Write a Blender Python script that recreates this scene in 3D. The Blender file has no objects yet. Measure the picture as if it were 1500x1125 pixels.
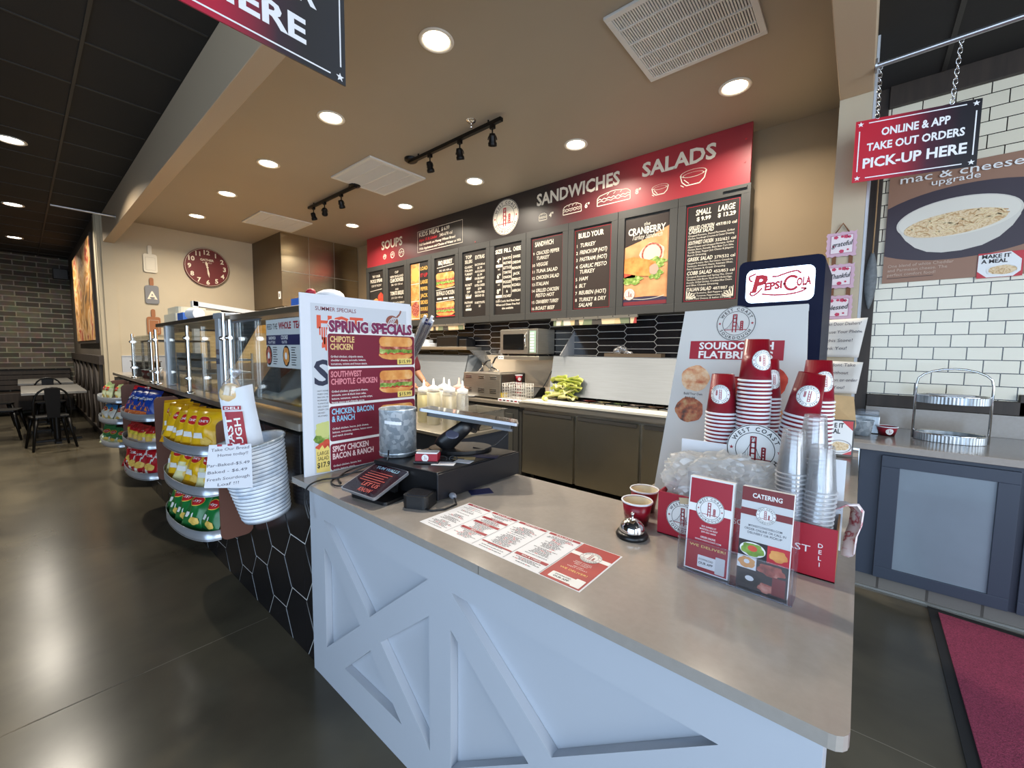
import bpy, bmesh, math, random
from mathutils import Vector, Matrix, Euler
random.seed(11)
R = math.radians
PI = math.pi
sc = bpy.context.scene

# ------------------------------------------------------------------ camera
YAW, PIT, ROL, FPX = R(40.08), R(4.542), R(0.5626), 606.2
cam_data = bpy.data.cameras.new('camera')
cam_data.sensor_width = 36.0
cam_data.lens = FPX * 36.0 / 1500.0
cam_data.clip_start = 0.02
cam_data.clip_end = 200
cam = bpy.data.objects.new('camera', cam_data)
sc.collection.objects.link(cam)
_f = Vector((-math.sin(YAW) * math.cos(PIT), math.cos(YAW) * math.cos(PIT), -math.sin(PIT)))
_r = Vector((math.cos(YAW), math.sin(YAW), 0))
_u = _r.cross(_f)
_r2 = _r * math.cos(ROL) + _u * math.sin(ROL)
_u2 = _u * math.cos(ROL) - _r * math.sin(ROL)
cam.matrix_world = Matrix(((_r2.x, _u2.x, -_f.x, 0), (_r2.y, _u2.y, -_f.y, 0), (_r2.z, _u2.z, -_f.z, 1.40), (0, 0, 0, 1)))
sc.camera = cam

# ------------------------------------------------------------------ world, exposure, daylight
sc.view_settings.view_transform = 'Standard'
sc.view_settings.look = 'None'
sc.view_settings.gamma = 1.0
sc.view_settings.use_curve_mapping = False
sc.view_settings.exposure = 0.35
sc.cycles.transparent_max_bounces = 48
sc.cycles.max_bounces = 10
sc.cycles.sample_clamp_indirect = 6.0
W = bpy.data.worlds.new('sky')
sc.world = W
W.use_nodes = True
W.node_tree.nodes['Background'].inputs[0].default_value = (0.55, 0.74, 1.0, 1)
W.node_tree.nodes['Background'].inputs[1].default_value = 1.6


def area_light(name, loc, look, sx, sy, power, col, spread=180):
    d = bpy.data.lights.new(name, 'AREA')
    d.shape = 'RECTANGLE'
    d.size, d.size_y, d.energy, d.color = sx, sy, power, col
    d.spread = R(spread)
    o = bpy.data.objects.new(name, d)
    sc.collection.objects.link(o)
    o.location = loc
    o.rotation_euler = (Vector(look) - Vector(loc)).to_track_quat('-Z', 'Y').to_euler()
    return o


# daylight that comes in through the shop-front windows behind the photographer and in the right wall
area_light('daylight_front_windows', (0.9, -3.3, 1.75), (0.3, 2, 1.2), 4.6, 2.6, 110, (0.60, 0.78, 1.0))
area_light('daylight_side_window', (3.75, 0.2, 1.75), (0, 1.4, 1.0), 3.8, 2.4, 125, (0.90, 0.95, 1.0))


# ------------------------------------------------------------------ materials
def lin(c):
    return tuple(((x / 255) / 12.92 if x / 255 <= 0.04045 else ((x / 255 + 0.055) / 1.055) ** 2.4) for x in c) + (1,)


_M = {}


def M(name, rgb=None, rough=0.55, metal=0.0, emit=0.0, alpha=1.0, spec=0.5, noise=None, bump=None, coat=0.0, aniso=0.0):
    """noise = (amount, scale[, stretch]) mottles the colour; bump = (strength, scale)"""
    if name in _M:
        return _M[name]
    m = bpy.data.materials.new(name)
    m.use_nodes = True
    nt = m.node_tree
    b = nt.nodes['Principled BSDF']
    c = lin(rgb)
    b.inputs['Base Color'].default_value = c
    b.inputs['Roughness'].default_value = rough
    b.inputs['Metallic'].default_value = metal
    b.inputs['Specular IOR Level'].default_value = spec
    b.inputs['Coat Weight'].default_value = coat
    if emit:
        b.inputs['Emission Color'].default_value = c
        b.inputs['Emission Strength'].default_value = emit
    if alpha < 1:
        b.inputs['Alpha'].default_value = alpha
    if noise or bump:
        tc = nt.nodes.new('ShaderNodeTexCoord')
        mp = nt.nodes.new('ShaderNodeMapping')
        nt.links.new(tc.outputs['Object'], mp.inputs[0])
        if noise and len(noise) > 2:
            mp.inputs['Scale'].default_value = noise[2]
        if noise:
            n = nt.nodes.new('ShaderNodeTexNoise')
            n.inputs['Scale'].default_value = noise[1]
            n.inputs['Detail'].default_value = 5
            nt.links.new(mp.outputs[0], n.inputs['Vector'])
            rp = nt.nodes.new('ShaderNodeValToRGB')
            a = noise[0]
            rp.color_ramp.elements[0].position = 0.3
            rp.color_ramp.elements[1].position = 0.7
            rp.color_ramp.elements[0].color = tuple(min(1, x * (1 - a)) for x in c[:3]) + (1,)
            rp.color_ramp.elements[1].color = tuple(min(1, x * (1 + a)) for x in c[:3]) + (1,)
            nt.links.new(n.outputs['Fac'], rp.inputs[0])
            nt.links.new(rp.outputs[0], b.inputs['Base Color'])
        if bump:
            n2 = nt.nodes.new('ShaderNodeTexNoise')
            n2.inputs['Scale'].default_value = bump[1]
            n2.inputs['Detail'].default_value = 3
            nt.links.new(mp.outputs[0], n2.inputs['Vector'])
            bp = nt.nodes.new('ShaderNodeBump')
            bp.inputs['Strength'].default_value = bump[0]
            bp.inputs['Distance'].default_value = 0.01
            nt.links.new(n2.outputs['Fac'], bp.inputs['Height'])
            nt.links.new(bp.outputs[0], b.inputs['Normal'])
    _M[name] = m
    return m


def M_ramp(name, stops, scale=8.0, rough=0.6, kind='noise', detail=6, stretch=(1, 1, 1), dist=0.0, coord='Object'):
    """mottled material whose colours come from a ramp of (position, rgb) stops"""
    if name in _M:
        return _M[name]
    m = bpy.data.materials.new(name)
    m.use_nodes = True
    nt = m.node_tree
    b = nt.nodes['Principled BSDF']
    b.inputs['Roughness'].default_value = rough
    tc = nt.nodes.new('ShaderNodeTexCoord')
    mp = nt.nodes.new('ShaderNodeMapping')
    mp.inputs['Scale'].default_value = stretch
    nt.links.new(tc.outputs[coord], mp.inputs[0])
    rp = nt.nodes.new('ShaderNodeValToRGB')
    if kind == 'noise':
        n = nt.nodes.new('ShaderNodeTexNoise')
        n.inputs['Scale'].default_value = scale
        n.inputs['Detail'].default_value = detail
        n.inputs['Distortion'].default_value = dist
        out = n.outputs['Fac']
        nt.links.new(mp.outputs[0], n.inputs['Vector'])
    elif kind == 'voronoi':
        n = nt.nodes.new('ShaderNodeTexVoronoi')
        n.inputs['Scale'].default_value = scale
        sp = nt.nodes.new('ShaderNodeSeparateColor')
        nt.links.new(mp.outputs[0], n.inputs['Vector'])
        nt.links.new(n.outputs['Color'], sp.inputs[0])
        out = sp.outputs[0]
        rp.color_ramp.interpolation = 'CONSTANT'
    else:  # linear along X of the (generated) box
        sp = nt.nodes.new('ShaderNodeSeparateXYZ')
        nt.links.new(mp.outputs[0], sp.inputs[0])
        out = sp.outputs[kind]
    els = rp.color_ramp.elements
    while len(els) < len(stops):
        els.new(0.5)
    for e, (p, c) in zip(els, stops):
        e.position = p
        e.color = lin(c)
    nt.links.new(out, rp.inputs[0])
    nt.links.new(rp.outputs[0], b.inputs['Base Color'])
    _M[name] = m
    return m


def M_brick(name, c1, c2, mortar, bw, bh, msize, axes, rough=0.5, off=0.5, bias=0.0, bump=0.5, shift=(0, 0), noise=0.0):
    m = bpy.data.materials.new(name)
    m.use_nodes = True
    nt = m.node_tree
    b = nt.nodes['Principled BSDF']
    b.inputs['Roughness'].default_value = rough
    tc = nt.nodes.new('ShaderNodeTexCoord')
    sp = nt.nodes.new('ShaderNodeSeparateXYZ')
    cb = nt.nodes.new('ShaderNodeCombineXYZ')
    nt.links.new(tc.outputs['Object'], sp.inputs[0])
    nt.links.new(sp.outputs[axes[0]], cb.inputs[0])
    nt.links.new(sp.outputs[axes[1]], cb.inputs[1])
    mp = nt.nodes.new('ShaderNodeMapping')
    mp.inputs['Location'].default_value = (shift[0], shift[1], 0)
    nt.links.new(cb.outputs[0], mp.inputs[0])
    br = nt.nodes.new('ShaderNodeTexBrick')
    br.offset = off
    br.inputs['Color1'].default_value = lin(c1)
    br.inputs['Color2'].default_value = lin(c2)
    br.inputs['Mortar'].default_value = lin(mortar)
    br.inputs['Scale'].default_value = 1.0
    br.inputs['Mortar Size'].default_value = msize
    br.inputs['Mortar Smooth'].default_value = 0.1
    br.inputs['Bias'].default_value = bias
    br.inputs['Brick Width'].default_value = bw
    br.inputs['Row Height'].default_value = bh
    nt.links.new(mp.outputs[0], br.inputs['Vector'])
    col = br.outputs['Color']
    if noise:
        n = nt.nodes.new('ShaderNodeTexNoise')
        n.inputs['Scale'].default_value = 9
        n.inputs['Detail'].default_value = 8
        nt.links.new(mp.outputs[0], n.inputs['Vector'])
        mx = nt.nodes.new('ShaderNodeMix')
        mx.data_type = 'RGBA'
        mx.blend_type = 'OVERLAY'
        mx.inputs[0].default_value = noise
        nt.links.new(col, mx.inputs[6])
        nt.links.new(n.outputs['Color'], mx.inputs[7])
        col = mx.outputs[2]
    nt.links.new(col, b.inputs['Base Color'])
    bp = nt.nodes.new('ShaderNodeBump')
    bp.invert = True
    bp.inputs['Strength'].default_value = bump
    bp.inputs['Distance'].default_value = 0.004
    nt.links.new(br.outputs['Fac'], bp.inputs['Height'])
    nt.links.new(bp.outputs[0], b.inputs['Normal'])
    return m


def M_clear(name, tint=(235, 240, 248), gloss=0.12, rough=0.05, body=0.0):
    """thin clear plastic or glass: mostly see-through with a glossy skin (cheap, no refraction)"""
    m = bpy.data.materials.new(name)
    m.use_nodes = True
    nt = m.node_tree
    nt.nodes.clear()
    out = nt.nodes.new('ShaderNodeOutputMaterial')
    tr = nt.nodes.new('ShaderNodeBsdfTransparent')
    tr.inputs[0].default_value = lin(tint)
    gl = nt.nodes.new('ShaderNodeBsdfGlossy')
    gl.inputs['Roughness'].default_value = rough
    lw = nt.nodes.new('ShaderNodeLayerWeight')
    lw.inputs[0].default_value = 0.35
    mt = nt.nodes.new('ShaderNodeMath')
    mt.operation = 'MULTIPLY_ADD'
    mt.inputs[1].default_value = 0.5
    mt.inputs[2].default_value = gloss
    nt.links.new(lw.outputs['Fresnel'], mt.inputs[0])
    mx = nt.nodes.new('ShaderNodeMixShader')
    nt.links.new(mt.outputs[0], mx.inputs[0])
    nt.links.new(tr.outputs[0], mx.inputs[1])
    nt.links.new(gl.outputs[0], mx.inputs[2])
    last = mx
    if body:
        d0 = nt.nodes.new('ShaderNodeBsdfDiffuse')
        d0.inputs[0].default_value = lin((242, 244, 248))
        t0 = nt.nodes.new('ShaderNodeBsdfTranslucent')
        t0.inputs[0].default_value = lin((242, 244, 248))
        df = nt.nodes.new('ShaderNodeMixShader')
        nt.links.new(d0.outputs[0], df.inputs[1])
        nt.links.new(t0.outputs[0], df.inputs[2])
        m2 = nt.nodes.new('ShaderNodeMixShader')
        m2.inputs[0].default_value = body
        nt.links.new(mx.outputs[0], m2.inputs[1])
        nt.links.new(df.outputs[0], m2.inputs[2])
        last = m2
    nt.links.new(last.outputs[0], out.inputs[0])
    return m


# ------------------------------------------------------------------ object helpers
def link(o):
    sc.collection.objects.link(o)


def tag(o, label=None, cat=None, group=None, kind=None):
    if label:
        o['label'] = label
    if cat:
        o['category'] = cat
    if group:
        o['group'] = group
    if kind:
        o['kind'] = kind
    return o


def thing(name, label, cat, loc=(0, 0, 0), group=None):
    o = bpy.data.objects.new(name, None)
    o.empty_display_size = 0.05
    link(o)
    o.location = loc
    return tag(o, label, cat, group)


def base_loc(o):
    """world position of a thing or part before any later move"""
    v = Vector((0, 0, 0))
    while o is not None:
        if o.type == 'EMPTY':
            v += Vector(o.location)
        o = o.parent
    return v


def copy_thing(root, loc, rot=None, label=None, group=None):
    def rec(o, p):
        c = o.copy()
        link(c)
        if p is not None:
            c.parent = p
        for ch in [k for k in sc.objects if k.parent == o]:
            rec(ch, c)
        return c
    c = rec(root, None)
    c.location = loc
    if rot is not None:
        c.rotation_euler = rot
    if label:
        c['label'] = label
    if group:
        c['group'] = group
    return c


def frame(O, U, V):
    U = Vector(U).normalized()
    V = Vector(V).normalized()
    N = U.cross(V)
    return Matrix(((U.x, V.x, N.x, O[0]), (U.y, V.y, N.y, O[1]), (U.z, V.z, N.z, O[2]), (0, 0, 0, 1)))


def place(loc, rot=(0, 0, 0), s=1.0):
    return Matrix.Translation(loc) @ Euler(rot).to_matrix().to_4x4() @ Matrix.Scale(s, 4)


class MB:
    """collects shapes into one mesh"""

    def __init__(self, X=None):
        self.v, self.f, self.mi, self.sm, self.mats = [], [], [], [], []
        self.X = X

    def mat(self, m):
        if m not in self.mats:
            self.mats.append(m)
        return self.mats.index(m)

    def add(self, verts, faces, m, smooth=False, X=None):
        n = len(self.v)
        k = self.mat(m)
        for p in verts:
            p = Vector(p)
            if X is not None:
                p = X @ p
            if self.X is not None:
                p = self.X @ p
            self.v.append(p)
        for f in faces:
            self.f.append([i + n for i in f])
            self.mi.append(k)
            self.sm.append(smooth)
        return self

    def box(self, x0, x1, y0, y1, z0, z1, m, X=None):
        vs = [(x, y, z) for z in (z0, z1) for y in (y0, y1) for x in (x0, x1)]
        return self.add(vs, [(0, 2, 3, 1), (4, 5, 7, 6), (0, 1, 5, 4), (2, 6, 7, 3), (0, 4, 6, 2), (1, 3, 7, 5)], m, False, X)

    def rbox(self, x0, x1, y0, y1, z0, z1, r, m, X=None, seg=3, axis='z'):
        """box with rounded vertical (axis) edges"""
        if axis == 'z':
            P = rrect(x0, y0, x1, y1, r, seg)
            return self.prism(P, z0, z1, m, X)
        if axis == 'y':
            P = rrect(x0, z0, x1, z1, r, seg)
            F = Matrix(((1, 0, 0, 0), (0, 0, -1, 0), (0, 1, 0, 0), (0, 0, 0, 1)))
            return self.prism(P, -y1, -y0, m, (X or Matrix()) @ F)
        P = rrect(y0, z0, y1, z1, r, seg)
        F = Matrix(((0, 0, 1, 0), (1, 0, 0, 0), (0, 1, 0, 0), (0, 0, 0, 1)))
        return self.prism(P, x0, x1, m, (X or Matrix()) @ F)

    def prism(self, P, z0, z1, m, X=None, smooth=False):
        n = len(P)
        vs = [(p[0], p[1], z0) for p in P] + [(p[0], p[1], z1) for p in P]
        self.add(vs, [tuple(range(n - 1, -1, -1)), tuple(range(n, 2 * n))], m, False, X)
        return self.add(vs, [(i, (i + 1) % n, n + (i + 1) % n, n + i) for i in range(n)], m, smooth, X)

    def quad(self, a, b, c, d, m, X=None):
        return self.add([a, b, c, d], [(0, 1, 2, 3)], m, False, X)

    def lathe(self, prof, m, seg=24, X=None, smooth=True, a0=0.0, a1=2 * PI, sx=1.0, sy=1.0):
        full = abs(a1 - a0 - 2 * PI) < 1e-6
        n = seg if full else seg + 1
        vs = []
        for r, z in prof:
            for i in range(n):
                a = a0 + (a1 - a0) * i / seg
                vs.append((r * math.cos(a) * sx, r * math.sin(a) * sy, z))
        fs = []
        for j in range(len(prof) - 1):
            for i in range(seg):
                k = (i + 1) % n
                fs.append((j * n + i, j * n + k, (j + 1) * n + k, (j + 1) * n + i))
        return self.add(vs, fs, m, smooth, X)

    def cyl(self, p0, p1, r, m, seg=16, r1=None, caps=True, smooth=True):
        p0, p1 = Vector(p0), Vector(p1)
        q = (p1 - p0).to_track_quat('Z', 'Y').to_matrix().to_4x4()
        L = (p1 - p0).length
        r1 = r if r1 is None else r1
        X = Matrix.Translation(p0) @ q
        self.lathe([(r, 0), (r1, L)], m, seg, X, smooth)
        if caps:
            for rr, z, fl in ((r, 0, True), (r1, L, False)):
                if rr > 1e-5:
                    vs = [(rr * math.cos(2 * PI * i / seg), rr * math.sin(2 * PI * i / seg), z) for i in range(seg)]
                    self.add(vs, [tuple(range(seg - 1, -1, -1)) if fl else tuple(range(seg))], m, False, X)
        return self

    def tube(self, pts, r, m, seg=8, closed=False, X=None, flat=1.0):
        pts = [Vector(p) for p in pts]
        n = len(pts)
        rings = []
        up = None
        for i, p in enumerate(pts):
            if closed:
                t = pts[(i + 1) % n] - pts[i - 1]
            else:
                t = pts[min(i + 1, n - 1)] - pts[max(i - 1, 0)]
            t.normalize()
            if up is None:
                up = t.orthogonal().normalized()
            up = (up - t * up.dot(t))
            if up.length < 1e-6:
                up = t.orthogonal()
            up.normalize()
            w = t.cross(up)
            rr = r[i] if isinstance(r, (list, tuple)) else r
            rings.append([p + up * (rr * math.cos(2 * PI * k / seg)) + w * (rr * flat * math.sin(2 * PI * k / seg)) for k in range(seg)])
        vs = [q for ring in rings for q in ring]
        fs = []
        for j in range(n if closed else n - 1):
            a, b = j * seg, ((j + 1) % n) * seg
            for k in range(seg):
                fs.append((a + k, a + (k + 1) % seg, b + (k + 1) % seg, b + k))
        if not closed:
            fs.append(tuple(range(seg - 1, -1, -1)))
            fs.append(tuple(range((n - 1) * seg, n * seg)))
        return self.add(vs, fs, m, True, X)

    def sphere(self, c, r, m, seg=16, rings=10, s=(1, 1, 1)):
        prof = [(math.sin(PI * i / rings) * r, -math.cos(PI * i / rings) * r) for i in range(rings + 1)]
        prof[0] = (1e-5, -r)
        prof[-1] = (1e-5, r)
        X = Matrix.Translation(c) @ Matrix.Diagonal((s[0], s[1], s[2], 1))
        return self.lathe(prof, m, seg, X)

    def build(self, name, parent=None, kind=None, bevel=0.0, label=None, cat=None, group=None, solid=0.0, sub=0):
        me = bpy.data.meshes.new(name)
        vs = self.v
        off = Vector((0, 0, 0))
        if parent is not None:
            off = base_loc(parent)
        me.from_pydata([tuple(p - off) for p in vs], [], self.f)
        for m in self.mats:
            me.materials.append(m)
        me.polygons.foreach_set('material_index', self.mi)
        me.polygons.foreach_set('use_smooth', self.sm)
        me.validate()
        me.update()
        o = bpy.data.objects.new(name, me)
        link(o)
        if parent is not None:
            o.parent = parent
        if kind:
            o['kind'] = kind
        tag(o, label, cat, group)
        if sub:
            md = o.modifiers.new('sub', 'SUBSURF')
            md.levels = md.render_levels = sub
        if solid:
            md = o.modifiers.new('solid', 'SOLIDIFY')
            md.thickness = solid
            md.offset = 0
        if bevel:
            md = o.modifiers.new('bevel', 'BEVEL')
            md.width = bevel
            md.segments = 2
            md.limit_method = 'ANGLE'
            md.angle_limit = R(40)
        return o


def rrect(x0, y0, x1, y1, r, seg=4):
    P = []
    for cx, cy, a in ((x1 - r, y0 + r, -90), (x1 - r, y1 - r, 0), (x0 + r, y1 - r, 90), (x0 + r, y0 + r, 180)):
        for i in range(seg + 1):
            t = R(a + 90 * i / seg)
            P.append((cx + r * math.cos(t), cy + r * math.sin(t)))
    return P


def clip(P, x0, y0, x1, y1):
    def cut(P, k, val, keep_lo):
        out = []
        for i in range(len(P)):
            a, b = P[i - 1], P[i]
            ia = a[k] <= val if keep_lo else a[k] >= val
            ib = b[k] <= val if keep_lo else b[k] >= val
            if ia != ib:
                t = (val - a[k]) / (b[k] - a[k])
                out.append((a[0] + (b[0] - a[0]) * t, a[1] + (b[1] - a[1]) * t))
            if ib:
                out.append(b)
        return out
    for k, v, lo in ((0, x0, False), (0, x1, True), (1, y0, False), (1, y1, True)):
        if len(P) < 3:
            return []
        P = cut(P, k, v, lo)
    return P


# ------------------------------------------------------------------ lettering and flat prints
_T = {}


def glyphs(s, bold):
    k = (s, bold)
    if k in _T:
        return _T[k]
    cu = bpy.data.curves.new('letters', 'FONT')
    cu.body = s
    cu.size = 1.0
    cu.offset = bold
    cu.resolution_u = 2
    o = bpy.data.objects.new('letters', cu)
    me = bpy.data.meshes.new_from_object(o)
    vs = [(v.co.x, v.co.y) for v in me.vertices]
    fs = [tuple(p.vertices) for p in me.polygons]
    bpy.data.objects.remove(o)
    bpy.data.curves.remove(cu)
    bpy.data.meshes.remove(me)
    if vs:
        x0 = min(v[0] for v in vs)
        w = max(v[0] for v in vs) - x0
        vs = [((v[0] - x0) / 0.729, v[1] / 0.729) for v in vs]
        w /= 0.729
    else:
        w = 0.4
    _T[k] = (vs, fs, w)
    return _T[k]


class Sheet:
    """flat print: everything is laid on a plane (or wrapped by fn) in thin layers"""

    def __init__(self, O=(0, 0, 0), U=(1, 0, 0), V=(0, 0, 1), eps=0.0005, fn=None, mb=None):
        self.O, self.U, self.V = Vector(O), Vector(U).normalized(), Vector(V).normalized()
        self.N = self.U.cross(self.V)
        self.eps = eps
        self.fn = fn
        self.mb = mb or MB()

    def P(self, u, v, d):
        if self.fn:
            return self.fn(u, v, d)
        return self.O + self.U * u + self.V * v + self.N * d

    def poly(self, pts, m, l=1):
        d = l * self.eps
        self.mb.add([self.P(p[0], p[1], d) for p in pts], [tuple(range(len(pts)))], m)

    def rect(self, u0, v0, u1, v1, m, l=1):
        self.poly([(u0, v0), (u1, v0), (u1, v1), (u0, v1)], m, l)

    def rr(self, u0, v0, u1, v1, r, m, l=1):
        self.poly(rrect(u0, v0, u1, v1, r, 4), m, l)

    def ell(self, cu, cv, a, b, m, l=1, seg=28, rings=1, wob=0.0, rot=0.0):
        d = l * self.eps
        vs = [self.P(cu, cv, d)]
        ph = random.random() * 6
        for j in range(1, rings + 1):
            for i in range(seg):
                t = 2 * PI * i / seg
                k = j / rings * (1 + wob * math.sin(5 * t + ph) + wob * 0.6 * math.sin(9 * t + 2 * ph))
                x, y = a * k * math.cos(t), b * k * math.sin(t)
                vs.append(self.P(cu + x * math.cos(rot) - y * math.sin(rot), cv + x * math.sin(rot) + y * math.cos(rot), d))
        fs = [(0, 1 + i, 1 + (i + 1) % seg) for i in range(seg)]
        for j in range(rings - 1):
            a_, b_ = 1 + j * seg, 1 + (j + 1) * seg
            fs += [(a_ + i, b_ + i, b_ + (i + 1) % seg, a_ + (i + 1) % seg) for i in range(seg)]
        self.mb.add(vs, fs, m)

    def ring(self, cu, cv, r0, r1, m, l=2, seg=40, a0=0, a1=2 * PI, sy=1.0):
        d = l * self.eps
        vs = []
        for i in range(seg + 1):
            t = a0 + (a1 - a0) * i / seg
            for r in (r0, r1):
                vs.append(self.P(cu + r * math.cos(t), cv + r * math.sin(t) * sy, d))
        self.mb.add(vs, [(2 * i, 2 * i + 1, 2 * i + 3, 2 * i + 2) for i in range(seg)], m)

    def line(self, pts, w, m, l=2):
        for (a, b) in zip(pts[:-1], pts[1:]):
            a, b = Vector(a), Vector(b)
            t = (b - a)
            if t.length < 1e-9:
                continue
            t.normalize()
            n = Vector((-t.y, t.x)) * (w / 2)
            self.poly([a - n, b - n, b + n, a + n], m, l)

    def frame(self, u0, v0, u1, v1, w, m, l=2):
        self.rect(u0, v0, u1, v0 + w, m, l)
        self.rect(u0, v1 - w, u1, v1, m, l)
        self.rect(u0, v0 + w, u0 + w, v1 - w, m, l)
        self.rect(u1 - w, v0 + w, u1, v1 - w, m, l)

    def star(self, cu, cv, r, m, l=2):
        P = []
        for i in range(10):
            a = PI / 2 + i * PI / 5
            k = r if i % 2 == 0 else r * 0.42
            P.append((cu + k * math.cos(a), cv + k * math.sin(a)))
        d = l * self.eps
        self.mb.add([self.P(cu, cv, d)] + [self.P(p[0], p[1], d) for p in P], [(0, 1 + i, 1 + (i + 1) % 10) for i in range(10)], m)

    def text(self, s, u, v, h, m, l=2, align='c', bold=0.012, w=None, shear=0.0, rot=0.0):
        """h = height of a capital; v = baseline; w = fit to this width"""
        vs, fs, tw = glyphs(s, bold)
        sx = h if w is None else w / max(tw, 1e-6)
        W_ = tw * sx
        du = {'c': -W_ / 2, 'l': 0, 'r': -W_}[align]
        d = l * self.eps
        c, q = math.cos(rot), math.sin(rot)
        out = []
        for x, y in vs:
            X, Y = x * sx + du + shear * y * h, y * h
            out.append(self.P(u + X * c - Y * q, v + X * q + Y * c, d))
        self.mb.add(out, fs, m)
        return W_

    def arctext(self, s, cu, cv, r, h, m, l=3, top=True, step=1.15, bold=0.02):
        ws = [(glyphs(ch, bold)[2] if ch != ' ' else 0.45) * h + h * 0.22 * step for ch in s]
        tot = sum(ws) / r
        a = tot / 2
        for ch, w in zip(s, ws):
            mid = a - (w / r) / 2
            if ch != ' ':
                if top:
                    t = PI / 2 + mid
                    self.text(ch, cu + r * math.cos(t), cv + r * math.sin(t), h, m, l, 'c', bold, rot=t - PI / 2)
                else:
                    t = -PI / 2 - mid
                    self.text(ch, cu + (r + h) * math.cos(t), cv + (r + h) * math.sin(t), h, m, l, 'c', bold, rot=t + PI / 2)
            a -= w / r

    def logo(self, cu, cv, r, white, red, dark, l=1, text=True, cables=True, flip=1, seg=36, rings=1):
        """round bakery badge: ring of words, two stars and a suspension bridge"""
        f = flip
        self.ell(cu, cv, r, r, white, l, seg, rings)
        self.ring(cu, cv, r * .955, r * .985, dark, l + 1, seg)
        self.ring(cu, cv, r * .66, r * .685, dark, l + 1, seg)
        if text:
            if f > 0:
                self.arctext('WEST COAST', cu, cv, r * .735, r * .165, dark, l + 1, True)
                self.arctext('SOURDOUGH', cu, cv, r * .735, r * .165, dark, l + 1, False)
            else:
                keep = self.P
                self.P = lambda u, v, d: keep(2 * cu - u, 2 * cv - v, d)
                self.arctext('WEST COAST', cu, cv, r * .735, r * .165, dark, l + 1, True)
                self.arctext('SOURDOUGH', cu, cv, r * .735, r * .165, dark, l + 1, False)
                self.P = keep
        for s in (-1, 1):
            self.star(cu + s * r * .82, cv, r * .085, red, l + 1)
        for tx, w, h0, h1 in ((-.06, .085, -.5, .52), (.3, .05, -.42, .12)):
            tx *= f
            for s in (-1, 1):
                a = cu + (tx + s * w) * r
                self.rect(a - .03 * r, cv + min(h0 * f, h1 * f) * r, a + .03 * r, cv + max(h0 * f, h1 * f) * r, red, l + 1)
            n = 4
            for i in range(n):
                y = cv + f * (h1 - (h1 - h0) * (i + .1) / n * .85) * r
                self.rect(cu + (tx - w) * r, y - .03 * r, cu + (tx + w) * r, y + .03 * r, red, l + 1)
        self.rect(cu - .55 * r, cv - f * .36 * r - .02 * r, cu + .55 * r, cv - f * .36 * r + .02 * r, red, l + 1)
        if cables:
            for s in (-1, 1):
                P = []
                for i in range(7):
                    t = i / 6
                    x = -.06 + s * t * (.52 if s < 0 else .34)
                    y = .5 - .82 * (1 - (1 - t) ** 2)
                    P.append((cu + f * x * r, cv + f * y * r))
                self.line(P, r * .018, dark, l + 1)
                for (x, y) in P[1:-1]:
                    self.line([(x, y), (x, cv - f * .36 * r)], r * .01, dark, l + 1)

    def slab(self, u0, v0, u1, v1, t, m, r=0.0):
        P = rrect(u0, v0, u1, v1, r, 4) if r else [(u0, v0), (u1, v0), (u1, v1), (u0, v1)]
        n = len(P)
        vs = [self.P(p[0], p[1], -t) for p in P] + [self.P(p[0], p[1], 0) for p in P]
        self.mb.add(vs, [tuple(range(n - 1, -1, -1)), tuple(range(n, 2 * n))] + [(i, (i + 1) % n, n + (i + 1) % n, n + i) for i in range(n)], m)

    def build(self, *a, **k):
        return self.mb.build(*a, **k)

# ------------------------------------------------------------------ shared materials
red = M('print_red', (158, 26, 44), 0.45)
redb = M('print_bright_red', (196, 40, 52), 0.45)
white = M('print_white', (236, 236, 234), 0.5)
paper = M('paper_white', (232, 234, 238), 0.7)
dark = M('print_dark', (38, 30, 32), 0.5)
ink = M('ink_black', (24, 24, 28), 0.6)
navy = M('print_navy', (34, 38, 82), 0.5)
yellow = M('print_yellow', (240, 214, 120), 0.5)
steel = M('brushed_steel', (182, 177, 166), 0.33, 0.8, noise=(0.12, 6, (1, 1, 30)))
steel_d = M('brushed_steel_doors', (164, 158, 142), 0.27, 0.88, noise=(0.10, 5, (40, 1, 1)))
chrome = M('chrome', (225, 226, 228), 0.10, 1.0)
galv = M_ramp('galvanised_steel', [(0.0, (160, 172, 182)), (0.3, (188, 198, 206)), (0.5, (206, 214, 220)), (0.72, (172, 182, 190))], 60, 0.40, 'voronoi')
for _n in galv.node_tree.nodes:
    if _n.type == 'BSDF_PRINCIPLED':
        _n.inputs['Metallic'].default_value = 0.4
blackp = M('black_plastic', (20, 20, 22), 0.35)
blackm = M('black_metal', (22, 21, 21), 0.38, 0.6)
dgrey = M('charcoal_cabinet_paint', (62, 62, 60), 0.5)
bluegrey = M('slate_cabinet_paint', (52, 60, 74), 0.45)
cream = M('cream_wall_paint', (188, 175, 150), 0.75, noise=(0.03, 3))
tan = M('tan_wall_paint', (146, 127, 100), 0.75, noise=(0.03, 3))
tan_c = M('taupe_ceiling_paint', (160, 149, 132), 0.55, noise=(0.02, 2))
beamp = M('beam_paint', (186, 164, 136), 0.7)
blackc = M('black_ceiling_board', (34, 31, 28), 0.85, noise=(0.10, 2))
blackt = M('black_ceiling_bar', (46, 42, 38), 0.55)
tile_k = M('black_tile_glaze', (26, 25, 28), 0.22)
grout = M('pale_grout', (205, 202, 196), 0.85)
wood_d = M('dark_stained_wood', (50, 40, 32), 0.55, noise=(0.3, 4, (6, 6, 0.7)))
quartz = M('taupe_quartz', (158, 151, 143), 0.16, noise=(0.035, 60))
whitep = M('white_panel_paint', (184, 189, 197), 0.5, noise=(0.02, 2))
clear = M_clear('clear_plastic', (250, 251, 254), gloss=0.04, rough=0.08)
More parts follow.
